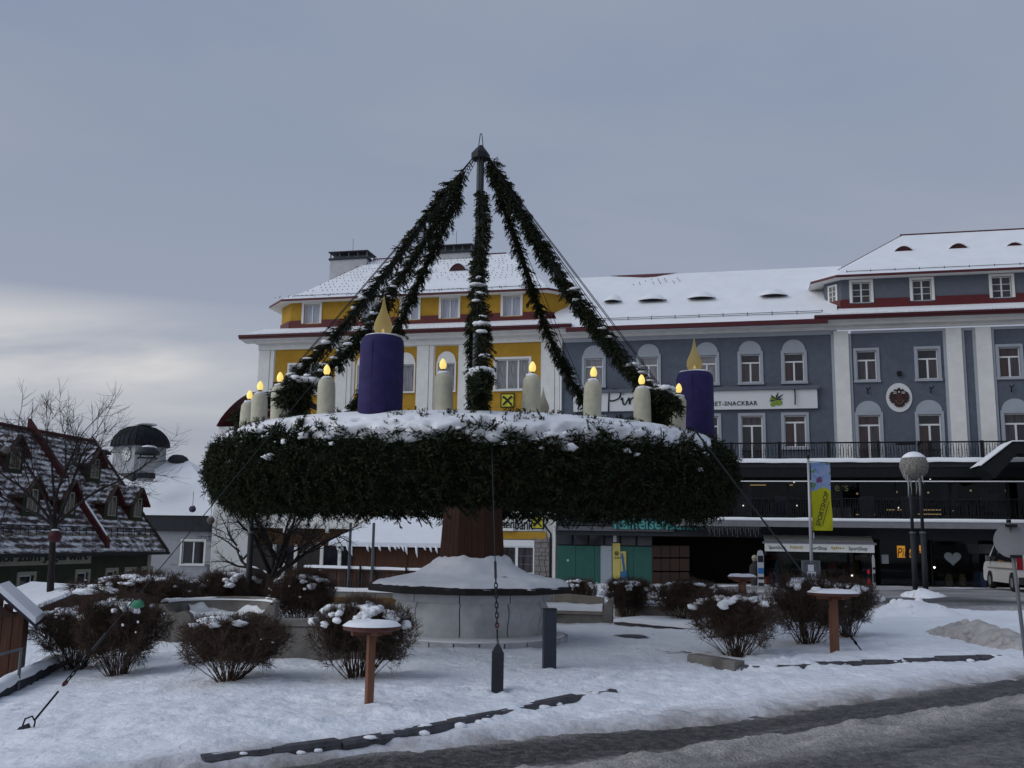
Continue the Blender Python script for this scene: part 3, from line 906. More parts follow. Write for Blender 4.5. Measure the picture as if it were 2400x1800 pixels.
order = {-4.5: 'cream candle with lit bulb just left of the mast, in front of an arched window',
         14: 'cream candle with lit bulb just right of the yellow bank emblem',
         28.5: 'cream candle with lit bulb standing left of the word Pirker',
         44: 'cream candle with lit bulb standing right of the word Pirker',
         60: 'cream candle with lit bulb touching the left side of the right purple candle',
         -33: 'cream candle with lit bulb left of the front purple candle',
         -50.5: 'cream candle with lit bulb behind the left garland bracket',
         -66: 'cream candle with lit bulb in front of the pale left house corner',
         -83: 'outermost cream candle with lit bulb at the left end of the wreath'}
def cream(az, label, group=None, tilt=0):
    x, y = candle_pos(az)
    t = thing('cream_candle', label, 'candle', (x, y, 4.17), math.radians(az * 3), group)
    t.rotation_euler = (math.radians((az * 7) % 5 - 2.5), math.radians((az * 11) % 5 - 2.5), math.radians(az * 3))
    place('candle_body', CB, t); place('snow_cap', CS, t); place('lamp_socket', CK, t); place('bulb', CL, t)
    return t
for az, lab in order.items():
    cream(az, lab)
cream(117, 'small cream candle on the far side of the wreath, only its bulb tip showing')
pb = MB(); pb.lathe([(.39, 0), (.395, .5), (.392, 1.50), (.375, 1.60), (.33, 1.66), (.001, 1.69)], 40, wob=.02, seed=5)
fp = [(.001, 0), (.085, .012), (.135, .055), (.158, .13), (.150, .21), (.112, .31), (.066, .41), (.036, .52), (.016, .63), (.003, .71)]
fp = [(r0 * 1.06, z0 * 1.06) for r0, z0 in fp]; fm = MB(); fm.lathe(fp, 22)
ib = MB(); ib.lathe([(.001, .05), (.022, .07), (.026, .10), (.014, .125), (.001, .13)], 10)
def big_candle(az, mt, label, lit):
    x, y = candle_pos(az, 4.92)
    t = thing('large_candle', label, 'candle', (x, y, 3.70 if mt is PINK else (3.93 if az == 160 else 4.09)))
    place('candle_body', pb.mesh('candle_body', mt, True), t)
    s = MB(); s.add(*ico_blob((.02, .0, 1.66), (.345, .335, .055), az, .25, 26, 8)); s.build('snow_cap', SNOW, t, True)
    MB().tube([(.392 * math.cos(-1.9), .392 * math.sin(-1.9), .0), (.394 * math.cos(-1.9), .394 * math.sin(-1.9), 1.55)], .005, 4).build('seam', mt, t)
    place('flame', fm.mesh('flame', FLAME_ON if lit else FLAME_OFF, True), t, (0, 0, 1.69))
    if lit:
        place('bulb', ib.mesh('bulb', BULBHOT, True), t, (0, 0, 1.69))
big_candle(-18, PURPLE, 'big purple candle with lit flame on the front of the wreath, nearest the camera', True)
big_candle(72.5, PURPLE, 'big purple candle with lit flame at the right end of the wreath', True)
big_candle(160, PURPLE, 'purple candle behind the snow ridge, only its unlit teardrop flame in view', False)
big_candle(-108, PINK, 'pink candle mostly hidden behind the left garland bracket', False)

# ------------------------------------------------------------------ covered fountain
ft = thing('covered_fountain', 'pale stone fountain basin closed with a snow-covered dark wooden lid', 'fountain', (WC[0], WC[1], 0))
prof = [(1.76, -.1), (1.76, .19), (1.66, .205), (1.59, .30), (1.60, .42), (1.655, .60), (1.66, .74), (1.61, .86), (1.60, .89), (1.70, .905), (1.70, 1.10)]
npan = 10
for k in range(npan):
    a0 = 2 * math.pi * k / npan + .21; a1 = 2 * math.pi * (k + 1) / npan + .21
    v = []; f = []; na = 6
    for j in range(na + 1):
        t = a0 + .006 + (a1 - a0 - .012) * j / na
        # gently lobed plan: every panel bulges between its joints
        bul = 1 + .018 * math.sin(math.pi * j / na)
        for (r0, z0) in prof:
            v.append((r0 * bul * math.cos(t), r0 * bul * math.sin(t), z0))
    q = len(prof)
    for j in range(na):
        for i in range(q - 1):
            f.append((j * q + i, (j + 1) * q + i, (j + 1) * q + i + 1, j * q + i + 1))
    MB().add(v, f).build('stone_panel', CONCL, ft, True)
MB().lathe([(1.5, -.1), (1.5, 1.08)], 30).build('basin_core', mat('joint_dark', (.06, .06, .065), .9, .2), ft)
nst = 26
for k in range(nst):
    a0, a1 = 2 * math.pi * k / nst + .008, 2 * math.pi * (k + 1) / nst - .008
    v = []
    for (r0, z0) in ((1.6, -.2), (2.12, -.2), (2.12, .165), (1.6, .17)):
        for t in (a0, a1):
            v.append((r0 * math.cos(t), r0 * math.sin(t), z0))
    MB().add(v, [(0, 1, 3, 2), (2, 3, 5, 4), (4, 5, 7, 6), (0, 2, 4, 6), (1, 7, 5, 3)]).build('step_stone', CONCL, ft)
MB().lathe([(2.09, .150), (2.03, .19), (1.88, .205), (1.70, .215)], 64, wob=.035, seed=8).build('step_snow', SNOW, ft, True)
lid = MB(); lid.lathe([(2.22, 1.085), (2.28, 1.095), (2.28, 1.21), (.85, 1.52), (.7, 1.60)], 10, a0=.3); lo = lid.build('lid', mat('lid_boards', (.020, .018, .018), .8, .3, 6), ft)
nr, na = 26, 120
v = []; 
for i in range(nr):
    for j in range(na):
        t = 2 * math.pi * j / na; f_ = i / (nr - 1)
        r0 = 2.265 - f_ * 1.515
        # ten-sided rim: flatten the circle a little towards the lid's facets
        fac = math.cos(math.pi / 10) / math.cos(((t - .3) % (math.pi / 5)) - math.pi / 10)
        rim = r0 * (fac + (1 - fac) * f_) + .06 * float(fbm(math.cos(t) * 11, math.sin(t) * 11, 1.0, 3)) * (1 - f_)
        z = 1.16 + .12 * min(1, f_ * 7) ** .6 + .27 * f_ + .22 * max(0, f_ - .66) / .34 + .075 * float(fbm(r0 * math.cos(t) * 1.9, r0 * math.sin(t) * 1.9, 3.3, 4))
        if f_ > .9:
            z += .10 * float(fbm(math.cos(t) * 3, math.sin(t) * 3, 6.6, 3)) + .05
        if i == 0:
            z = 1.19
        v.append((rim * math.cos(t), rim * math.sin(t), z))
f = [(i * na + j, i * na + (j + 1) % na, (i + 1) * na + (j + 1) % na, (i + 1) * na + j) for i in range(nr - 1) for j in range(na)]
MB().add(v, f).build('lid_snow', SNOW, ft, True)

# ------------------------------------------------------------------ guy wires
def guy(label, top, bot, chain_from=.80, r0=.012, hook=True, chain_r=.018):
    t = thing('guy_wire', label, 'wire')
    top, bot = np.array(top), np.array(bot); d = bot - top
    c = top + d * chain_from
    MB().tube([tuple(top), tuple(c)], r0, 5).build('cable', DARKM, t)
    # turnbuckle, shackle and links
    tb = .30 / np.linalg.norm(d)
    m = MB(); m.tube([tuple(c), tuple(top + d * (chain_from + tb))], chain_r * 1.1, 6); m.build('turnbuckle', DARKM, t)
    L = np.linalg.norm(d) * (.935 - chain_from - tb); nl = max(3, int(L / .085)); u_ = d / np.linalg.norm(d)
    a = np.cross(u_, [0, 0, 1.0]); a /= np.linalg.norm(a); b = np.cross(u_, a)
    m = MB()
    for i in range(nl):
        q = top + d * (chain_from + tb) + u_ * .085 * (i + .5)
        s_ = a if i % 2 else b
        ring = [q + u_ * .055 * math.cos(z) + s_ * .022 * math.sin(z) for z in np.linspace(0, 2 * math.pi, 9)]
        m.tube([tuple(p) for p in ring], chain_r * .55, 4, False)
    tag(m.build('chain', BLACKM, t), kind='stuff')
    q = top + d * .935
    ring = [q + u_ * .04 * math.cos(z) + a * .022 * math.sin(z) for z in np.linspace(-2.5, 2.5, 9)]
    MB().tube([tuple(p) for p in ring], .014, 5).build('shackle', mat('red_shackle', (.07, .010, .012), .5, .1), t)
    MB().tube([tuple(top + d * .95), tuple(bot)], .013, 5).build('ground_rod', BLACKM, t)
    return t
ap = ground_at(1165, 1638); 
guy('thin vertical guy wire and chain ending on the pointed anchor post', at(1150, 955, 16.95), (ap[0] - .005, ap[1], .74), .70, .008)
rb = ground_at(2022, 1532); rt = at(1630, 1010, 17.8)
guy('steel guy rope from the wreath down to the snow beside the right table', rt, (rb[0], rb[1], snow_z(rb[0], rb[1]) - .04), .86, .018)
lb = ground_at(50, 1718); lt = at(790, 830, 18.4)
guy('long guy wire from the wreath down to the anchor in the left snow', lt, (lb[0] + .12, lb[1] + .05, snow_z(lb[0], lb[1]) + .10), .84, .007)
an = thing('ground_anchor', 'dark steel ground anchor plate with loop stuck in the left snow', 'anchor', (lb[0], lb[1], snow_z(lb[0], lb[1])))
MB().prism([(-.10, -.08), (.10, .0), (.07, .07), (-.02, .03)], -.03, .03).build('plate', DARKM, an)
MB().tube([(0, 0, .02), (.03, 0, .12), (.11, 0, .15), (.15, 0, .09), (.14, 0, .03)], .011, 5).build('loop', BLACKM, an)
pz = float(gz(ap[0], ap[1]))
po = thing('anchor_post', 'square dark steel post with pointed top holding the front guy chain', 'post', (ap[0], ap[1], pz))
MB().lathe([(.115, -.2), (.115, .62), (.115, .625), (.03, .735), (.001, .74)], 4, a0=math.pi / 4 + .06).build('post_body', DARKM, po)
MB().tube([(0, 0, .72), (0, 0, .80)], .018, 6).build('eye_bolt', STEEL, po)
m = MB(); m.add(*ico_blob((.16, .02, .04), (.11, .08, .05), 5, .7, 9, 5)); m.build('soil_clod', BARK, po, True)
bp_ = ground_at(1287, 1573)
MB_ = MB(); MB_.box(-.105, .105, -.105, .105, -.2, 1.02)
bo = thing('bollard', 'plain dark rectangular bollard in front of the snowy bench', 'bollard', (bp_[0], bp_[1], float(gz(bp_[0], bp_[1]))), .12)
MB_.build('bollard_body', mat('slate_paint', (.030, .034, .048), .6, .15, 6), bo)
MB().box(-.112, .112, -.112, .112, 1.02, 1.04).build('bollard_cap', DARKM, bo)
# ================================================================== LONG FACADE (ochre wing, blue middle, blue corner pavilion)
def wall_holes(u0, u1, z0, z1, holes, y=0.0, depth=.22):
    """front wall face with real openings and reveals; holes = (u0,u1,z0,z1)"""
    us = sorted({u0, u1, *[h[0] for h in holes], *[h[1] for h in holes]})
    zs = sorted({z0, z1, *[h[2] for h in holes], *[h[3] for h in holes]})
    us = [u for u in us if u0 <= u <= u1]; zs = [z for z in zs if z0 <= z <= z1]
    m = MB()
    for a, b in zip(us[:-1], us[1:]):
        for c, d in zip(zs[:-1], zs[1:]):
            mu, mz = (a + b) / 2, (c + d) / 2
            if any(h[0] < mu < h[1] and h[2] < mz < h[3] for h in holes):
                continue
            m.add([(a, y, c), (b, y, c), (b, y, d), (a, y, d)], [(0, 1, 2, 3)])
    for (a, b, c, d) in holes:
        m.add([(a, y, c), (b, y, c), (b, y, d), (a, y, d), (a, y + depth, c), (b, y + depth, c), (b, y + depth, d), (a, y + depth, d)],
              [(0, 4, 5, 1), (1, 5, 6, 2), (2, 6, 7, 3), (3, 7, 4, 0)])
    return m
_wm = {}
def cached(key, fn):
    if key not in _wm:
        _wm[key] = fn()
    return _wm[key]
def ring(m, w, h, b, y0, y1, z0=0.0):
    m.box(-w, -w + b, y0, y1, z0, z0 + h); m.box(w - b, w, y0, y1, z0, z0 + h)
    m.box(-w + b, w - b, y0, y1, z0 + h - b, z0 + h); m.box(-w + b, w - b, y0, y1, z0, z0 + b)
def window(parent, u, z0, w, h, y=0.0, trim=TRIM, tw=.13, cols=2, transom=.72, rows=1, arch=0.0, panes=(PANED,), sill=True, fw=.055, seed=0):
    """opening of half-width w, height h above z0; a surround, frame and separate panes"""
    def sur():
        m = MB()
        m.box(-w - tw, -w, -.055, .03, -.0, h + tw); m.box(w, w + tw, -.055, .03, 0, h + tw); m.box(-w, w, -.055, .03, h, h + tw)
        if sill:
            m.box(-w - tw - .02, w + tw + .02, -.11, .03, -tw * .85, 0)
        if arch:
            n = 14; R = w + tw * .55
            poly = [(R * math.cos(math.pi * i / n), h + tw + .003 + arch * math.sin(math.pi * i / n)) for i in range(n + 1)]
            m.prism(poly, -.045, .02)
        return m.mesh('window', trim)
    o = place('window', cached(('sur', w, h, trim.name, tw, sill, arch), sur), parent, (u, y, z0))
    def frm():
        m = MB()
        ring(m, w, h, fw, .09, .15)
        if transom:
            m.box(-w + fw, w - fw, .085, .15, h * transom - fw * .7, h * transom + fw * .7)
        top = h * transom - fw * .7 if transom else h - fw
        for c in range(1, cols):
            x = -w + 2 * w * c / cols
            m.box(x - fw * .75, x + fw * .75, .086, .15, fw, top)
        for r in range(1, rows):
            zz = fw + (top - fw) * r / rows
            m.box(-w + fw, w - fw, .10, .14, zz - .014, zz + .014)
        return m.mesh('frame', PVC)
    place('frame', cached(('frm', w, h, cols, transom, rows, fw), frm), o)
    top = h * transom if transom else h
    cells = []
    for c in range(cols):
        for r in range(rows):
            cells.append((-w + 2 * w * c / cols + fw * .4, -w + 2 * w * (c + 1) / cols - fw * .4, fw * .4 + (top - fw * .4) * r / rows, fw * .4 + (top - fw * .4) * (r + 1) / rows - .004))
    if transom:
        cells.append((-w + fw * .4, w - fw * .4, top + .002, h - fw * .4))
    for i, (a, b, c, d) in enumerate(cells):
        pm = panes[(i + seed) % len(panes)]
        def pn():
            m = MB(); m.box(0, b - a, .125, .135, 0, d - c); return m.mesh('pane', pm)
        place('pane', cached(('pane', round(b - a, 3), round(d - c, 3), pm.name), pn), o, (a, 0, c))
    return o
def facade_root(name, label, cat='building'):
    return thing(name, label, cat, (FP[0], FP[1], 0), -FANG)
def roof_loops(eave, mid, ridge, nose=.14):
    """hipped roof: eave loop, bell-cast loop, ridge of two points"""
    n = len(eave)
    v = list(eave) + list(mid) + list(ridge)
    f = [(i, (i + 1) % n, n + (i + 1) % n, n + i) for i in range(n)]
    return v, f
def snow_rail(parent, p0, p1, n):
    m = MB(); p0, p1 = np.array(p0), np.array(p1)
    m.tube([tuple(p0 + [0, 0, .14]), tuple(p1 + [0, 0, .14])], .016, 4); m.tube([tuple(p0 + [0, 0, .06]), tuple(p1 + [0, 0, .06])], .012, 4)
    for i in range(n + 1):
        q = p0 + (p1 - p0) * i / n
        m.tube([tuple(q - [0, 0, .05]), tuple(q + [0, 0, .2])], .018, 4)
    return m.build('snow_rail', BLACKM, parent)
def eyebrow(parent, u, y, z, w, h, slope):
    """eyebrow dormer: dark lens-shaped opening under a curved snow hood"""
    n = 12
    arc = [(-w + 2 * w * i / n, h * math.sin(math.pi * i / n) ** .8) for i in range(n + 1)]
    o = MB().prism([(a, b) for a, b in arc[::-1]], 0, .02).build('eyebrow_dormer', mat('dormer_red_dark', (.045, .008, .010), .6, .3, 8), parent, loc=(u, y, z))
    v = []; f = []
    for j, (k, dy) in enumerate(((1.0, -.04), (1.12, -.04), (1.12, .05), (1.0, h / slope * 1.6))):
        for a, b in arc:
            v.append((a * (k if j < 3 else 1.25), dy, (b + .015) * (k if j < 3 else 1.0) + (0 if j < 3 else h * .3)))
    q = n + 1
    for j in range(3):
        for i in range(n):
            f.append((j * q + i, j * q + i + 1, (j + 1) * q + i + 1, (j + 1) * q + i))
    MB().add(v, f).build('snow_hood', SNOWR, o, True)
def mansard(parent, u0, u1, wallmat, wins, yf=.25, ch=1.1, z0=14.2, z1=15.95, ridge=None, chl=True, chr_=True, band=REDB, panes=(PANED,), small=None, rows=1, cols=2, wh=(.5, 1.16), trim=WHITE, open_right=False):
    """set-back attic storey with cut corners under a hipped, bell-cast roof"""
    a = ch if chl else 0.05; b = ch if chr_ else 0.05
    holes = [(u - wh[0], u + wh[0], 14.66, 14.66 + wh[1]) for u in wins]
    wall_holes(u0 + a, u1 - b, z0, z1, holes, yf).build('attic_wall', wallmat, parent)
    for p, q in (((u0, yf + a), (u0 + a, yf)), ((u1 - b, yf), (u1, yf + b)), ((u0, 10), (u0, yf + a)), ((u1, yf + b), (u1, 10))):
        MB().add([(*p, z0), (*q, z0), (*q, z1), (*p, z1)], [(0, 1, 2, 3)]).build('attic_side_wall', wallmat, parent)
    for i, u in enumerate(wins):
        window(parent, u, 14.66, wh[0], wh[1], yf, trim, .13, cols, 0, rows, 0, panes, False, .05, i)
    # red apron below the windows, stepping down at each window
    edges = [u0 + a] + sum([[u - wh[0] - .17, u + wh[0] + .17] for u in wins], []) + [u1 - b]
    for i in range(0, len(edges), 2):
        if edges[i + 1] > edges[i]:
            MB().box(edges[i], edges[i + 1], yf - .05, yf, z0, 14.86).build('red_apron', band, parent)
    MB().box(u0 + a, u1 - b, yf - .07, yf - .051, z0, 14.60).build('red_apron', band, parent)
    for p, q in (((u0 - .05, yf + a - .05), (u0 + a - .05, yf - .05)), ((u1 - b + .05, yf - .05), (u1 + .05, yf + b - .05))):
        MB().add([(*p, z0), (*q, z0), (*q, 14.86), (*p, 14.86)], [(0, 1, 2, 3)]).build('red_apron', band, parent)
    # roof
    ov = .72
    def loop(o_, z):
        return [(u0 + a - o_ * .4, yf - o_, z), (u1 - b + o_ * .4, yf - o_, z), (u1 + o_, yf + b - o_ * .4, z), (u1 + o_, 10.5, z), (u0 - o_, 10.5, z), (u0 - o_, yf + a - o_ * .4, z)]
    E0, E1, M1 = loop(ov, 15.88), loop(ov, 16.02), loop(-.75, 16.75)
    R0, R1 = ridge
    v = E1 + M1 + [R0, R1]
    n = 6
    f = [(i, (i + 1) % n, n + (i + 1) % n, n + i) for i in range(n)]
    f += [(6, 7, 13, 12), (7, 8, 13), (8, 9, 13), (9, 10, 12, 13), (10, 11, 12), (11, 6, 12)]
    MB().add(v, f).build('roof', SNOWR, parent)
    m = MB()
    for i in range(n):
        p, q = E0[i], E0[(i + 1) % n]; p2, q2 = E1[i], E1[(i + 1) % n]
        m.add([p, q, q2, p2], [(0, 1, 2, 3)])
    m.build('gutter', RED, parent)
    m = MB()
    I0 = loop(-.02, 15.93)
    for i in range(n):
        m.add([E0[i], E0[(i + 1) % n], I0[(i + 1) % n], I0[i]], [(3, 2, 1, 0)])
    m.build('soffit', WHITE, parent)
    # dark, bare edges of the hips where the snow has slid
    m = MB()
    m.tube([M1[5], R0], .035, 5); m.tube([tuple(np.array(R0) + [-.1, 0, .02]), tuple(np.array(R1) + [0, 0, .02])], .05, 5)
    m.build('hip_ridge', RED, parent)
    snow_rail(parent, (u0 + a + .3, yf - .25, 16.17), (u1 - b - .3, yf - .25, 16.17), max(4, int((u1 - u0) / 1.3)))
def skirt(parent, u0, u1, z0=13.84, z1=14.42, y0=-1.0, y1=.24, hipl=1.0, hipr=1.0):
    v = [(u0, y0, z0), (u1, y0, z0), (u1 - hipr, y1, z1), (u0 + hipl, y1, z1), (u0, 9, z0), (u0 + hipl, 9, z1), (u1, 9, z0), (u1 - hipr, 9, z1)]
    MB().add(v, [(0, 1, 2, 3), (4, 0, 3, 5), (1, 6, 7, 2)]).build('skirt_roof_snow', SNOWR, parent)
    m = MB(); m.box(u0 + .003, u1 - .003, y0 + .02, y0 + .16, z0 - .24, z0 - .012); m.box(u0, u1, y0 - .05, y0 + .02, z0 - .13, z0 - .01); m.build('gutter', RED, parent)
    m = MB(); n = int((u1 - u0) / .17); r_ = random.Random(3)
    for i in range(n):   # melting lower edge of the snow
        uu = u0 + (i + .5) * (u1 - u0) / n; l = r_.uniform(.05, .16)
        m.box(uu - .075, uu + .075, y0 - .075, y0 + .06, z0 - .02, z0 + l * .5)
    tag(m.build('snow_edge', SNOWR, parent), kind='stuff')
    m = MB(); m.add([(u0, y0 + .03, z0 - .22), (u1, y0 + .03, z0 - .22), (u1, 0.0, z0 - .34), (u0, 0.0, z0 - .34)], [(3, 2, 1, 0)]); m.build('soffit', WHITE, parent)
def dots(parent, corners, nu, nv, keep, seed):
    m = MB(); r_ = random.Random(seed); p = [np.array(c) for c in corners]
    for i in range(nu):
        for j in range(nv):
            if r_.random() > keep:
                continue
            s, t = (i + .5 * (j % 2) + .5) / (nu + .5), (j + .5) / nv
            q = (p[0] * (1 - s) + p[1] * s) * (1 - t) + (p[3] * (1 - s) + p[2] * s) * t
            m.box(q[0] - .022, q[0] + .022, q[1] - .015, q[1] + .015, q[2] - .02, q[2] + .022)
    tag(m.build('snow_guard', BLACKM, parent), kind='stuff')
def chimney(parent, u0, u1, y0, y1, z0, z1, flues=4):
    o = MB().box(u0, u1, y0, y1, z0, z1).build('chimney', mat('chimney_render', (.42, .42, .43), .9, .1, 3), parent)
    MB().box(u0 - .08, u1 + .08, y0 - .08, y1 + .08, z1, z1 + .12).build('chimney_collar', DARKM, o)
    m = MB()
    for i in range(flues + 1):
        x = u0 + (u1 - u0) * i / flues
        m.box(x - .03, x + .03, y0 + .05, y0 + .11, z1 + .12, z1 + .48)
        m.box(x - .03, x + .03, y1 - .11, y1 - .05, z1 + .12, z1 + .48)
    m.box(u0 + .1, u1 - .1, y0 + .25, y1 - .25, z1 + .12, z1 + .3)
    m.build('chimney_grille', STEEL, o)
    MB().box(u0 - .1, u1 + .1, y0 - .1, y1 + .1, z1 + .48, z1 + .55).build('chimney_hood', DARKM, o)
    MB().tube([((u0 + u1) / 2, (y0 + y1) / 2, z1 + .5), ((u0 + u1) / 2, (y0 + y1) / 2, z1 + 1.6)], .012, 4).build('lightning_rod', BLACKM, o)

# ------------------------------------------------------------------ ochre wing
yb = facade_root('ochre_building', 'ochre and white bank house with hipped snowy roof behind the wreath')
arch_u = [fa(857, 880)[0], fa(951, 880)[0], fa(1046, 880)[0]]
arch_u.append(arch_u[2] + (arch_u[2] - arch_u[1]) * .0)
arch_u = arch_u[:3]
big_u = [-27.85, -15.45]
holes = []
for u in arch_u:
    holes += [(u - .5, u + .5, 10.42, 12.02), (u - .5, u + .5, 6.6, 8.8)]
for u in big_u:
    holes += [(u - .95, u + .95, 10.45, 12.15), (u - .95, u + .95, 6.6, 8.8)]
wall_holes(-30.77, -12.78, -3, 13.3, [h for h in holes], 0).build('wall', WHITE, yb)
MB().add([(-30.77, 12, -3), (-30.77, 0, -3), (-30.77, 0, 13.6), (-30.77, 12, 13.6)], [(0, 1, 2, 3)]).build('side_wall', WHITE, yb)
# ochre fields are shallow render panels with the window openings cut through
def ochre(u0, u1, z0, z1, hs):
    return wall_holes(u0, u1, z0, z1, [h for h in hs if h[0] > u0 - .1 and h[1] < u1 + .1 and h[2] >= z0 and h[3] <= z1], -.012, .02).build('ochre_field', YELLOW, yb)
for u0, u1 in ((-29.74, -25.97), (-17.5, -13.86)):
    ochre(u0, u1, 5.9, 13.08, holes)
for u in arch_u:
    ochre(u - .68, u + .68, 5.9, 13.02, holes)
for i, u in enumerate(arch_u):
    window(yb, u, 10.42, .5, 1.6, -.012, WHITE, .07, 1, 0, 1, .60, (PANEC,), True)
    window(yb, u, 6.6, .5, 2.2, -.012, WHITE, .1, 2, .75, 1, 0, (PANEM,), True)
for i, u in enumerate(big_u):
    window(yb, u, 10.45, .95, 1.7, -.012, WHITE, .12, 3, 0, 1, 0, (PANEC,), True, .06)
    window(yb, u, 6.6, .95, 2.2, -.012, WHITE, .12, 3, .75, 1, 0, (PANEM,), True)
# pilasters stand proud of the wall, with a fine groove
for u0, u1 in ((-30.77, -29.80), (-25.90, -24.95), (-23.35, -22.35), (-21.0, -20.02), (-18.55, -17.56), (-13.80, -12.80)):
    m = MB(); m.box(u0, u0 + (u1 - u0) * .72, -.09, -.001, 3.4, 13.06); m.box(u0 + (u1 - u0) * .75, u1, -.07, -.001, 3.4, 13.06); m.build('pilaster', WHITE, yb)
MB().box(-30.8, -12.76, -.14, -.001, 13.07, 13.5).build('frieze', WHITE, yb)
m = MB(); m.prism([(-30.9, 13.4), (-12.7, 13.4), (-12.7, 13.62), (-30.9, 13.62)], -.55, 0); m.build('cornice', WHITE, yb)
skirt(yb, -31.66, -12.0, 13.84, 14.42)
uw = [fa(727, 730)[0], fa(864, 725)[0], fa(958, 722)[0], fa(1051, 722)[0], fa(1197, 716)[0]]
mansard(yb, -30.15, -12.6, YELLOW, uw, ridge=((-25.9, 5.4, 19.95), (-17.2, 5.4, 19.9)), panes=(PANES, PANES), trim=WHITE)
chimney(yb, -28.62, -26.15, 4.6, 6.0, 17.0, 19.8)
chimney(yb, -21.6, -19.35, 4.9, 6.0, 18.5, 19.95)
MB().box(-21.9, -18.6, 5.1, 5.5, 19.8, 20.05).build('bare_ridge', REDB, yb)
eyebrow(yb, fa(1074, 646, -3.2)[0], 3.05, 18.30, .52, .40, .75)
eyebrow(yb, fa(993, 650, -3.0)[0], 2.85, 18.14, .46, .36, .75)
dots(yb, [(-28.7, .95, 16.75), (-24.0, .95, 16.75), (-24.3, 5.2, 19.9), (-26.2, 5.2, 19.9)], 14, 11, .8, 1)
dots(yb, [(-23, 1.5, 17.2), (-14.5, 1.5, 17.2), (-17.2, 5.0, 19.7), (-22, 5.0, 19.7)], 24, 10, .6, 2)
dots(yb, [(-30, -.4, 16.1), (-13, -.4, 16.1), (-13, .3, 16.45), (-30, .3, 16.45)], 60, 2, .55, 3)
# low porch with a curved red roof at the left corner
v = []; nn = 10
for yy in (-.2, 4.5):
    for i in range(nn + 1):
        t = i / nn
        v.append((-33.2 + 2.6 * t, yy, 8.6 + 2.0 * math.sin(t * math.pi / 2) ** .8))
MB().add(v, [(i, i + 1, nn + 2 + i, nn + 1 + i) for i in range(nn)]).build('porch_roof', RED, yb, True)
MB().box(-33.2, -30.8, .1, 4.2, -3, 8.6).build('porch_wall', WHITE, yb)
MB().box(-30.6, -29.9, -.16, -.02, 9.1, 10.35).build('red_corner_panel', RED, yb)
# ground floor, seen under the wreath
BROWNP = mat('brown_panel', (.075, .036, .012), .75, .25, 3, .1, 20)
zl = fa(780, 1236)[1]
MB().box(-30.8, -15.2, -.35, -.02, zl - .08, zl + .06).build('white_ledge', WHITE, yb)
MB().box(-30.6, -17.0, -.06, -.012, zl - 1.0, zl - .08).build('brown_fascia', BROWNP, yb)
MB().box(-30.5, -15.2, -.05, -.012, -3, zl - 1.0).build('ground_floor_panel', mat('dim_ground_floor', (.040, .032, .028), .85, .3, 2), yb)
for px_ in (645, 668, 695, 756, 798, 828):
    u, z = fa(px_, 1300)
    MB().box(u - .09, u + .09, -.16, -.055, -1.5, zl - 1.0).build('window_post', WHITE, yb)
for a, b in ((648, 690), (760, 826), (870, 930)):
    u0, u1 = fa(a, 1300)[0], fa(b, 1300)[0]
    MB().box(u0, u1, -.075, -.055, -.8, zl - 1.1).build('ground_pane', PANED, yb)
for px_ in (676, 774, 868):
    u, z = fa(px_, 1244)
    MB().box(u - .09, u + .09, -.5, -.36, z - .12, z + .5).build('ledge_bracket', WHITE, yb)
# bank corner: lettered sign, ochre band, window, rough stone
u0, za = fa(1120, 1243); u1, _ = fa(1279, 1243); zt = za + .95
so_ = MB().box(u0, u1, -.10, -.013, za, zt).build('bank_sign', mat('sign_white', (.62, .62, .58), .6, .04), yb)
LBL = mat('black_letters', (.012, .012, .014), .6, 0)
place('lettering', fit_text('Raiffeisenbank', (u1 - u0) * .80, .62, LBL, .012, bold=.012), so_, (u0 + .1, -.118, za + .06))
def emblem(parent, u, z, s, y, frame=True):
    """square yellow sign with two crossed black gable boards"""
    e = MB().box(u - s, u + s, y - .05, y, z - s, z + s).build('emblem', mat('emblem_yellow', (.60, .56, .045), .5, .04), parent)
    m = MB(); ring(m, s + .03, 2 * s + .06, .05, -.02, .0); m.build('emblem_frame', BLACKM, e, loc=(u, y - .045, z - s - .03))
    m = MB(); k = s * .82
    for sg in (-1, 1):
        a = np.array([-sg * k * .85, -k * .85]); b = np.array([sg * k * .55, k * .55]); d = (b - a) / np.linalg.norm(b - a); n_ = np.array([-d[1], d[0]]) * k * .17
        pts = [a - n_, b - n_, b + n_, a + n_]
        if sg < 0:
            pts = pts[::-1]
            pts = [pts[0], pts[1], pts[2], pts[3]]
        m.prism([tuple(p) for p in pts], -.03 - .004 * sg, -.01)
        # horse-head end, curling outwards
        hd = [(sg * k * .38, k * .45), (sg * k * .62, k * .88), (sg * k * .92, k * .78), (sg * k * .95, k * .38), (sg * k * .76, k * .52), (sg * k * .62, k * .34)]
        m.prism(hd if sg < 0 else hd[::-1], -.036 - .002 * sg, -.012)
    m.build('emblem_cross', LBL, e, loc=(u, y - .05, z))
emblem(yb, u1 - .42, za + .45, .30, -.102)
ue, ze = fa(1190, 939)
emblem(yb, ue, ze, .36, -.02)
ub, zb = fa(1120, 1262)
MB().box(ub, u1 + .05, -.13, -.014, zb, za - .05).build('ochre_band', YELLOW, yb)
w0, w1 = fa(1130, 1300)[0], fa(1253, 1300)[0]
zw1 = fa(1225, 1266)[1]; zw0 = fa(1225, 1345)[1]
ws = MB(); ws.box(w0, w1, -.12, -.013, zw1 - .32, zw1); ws.build('roller_shutter_box', PVC, yb)
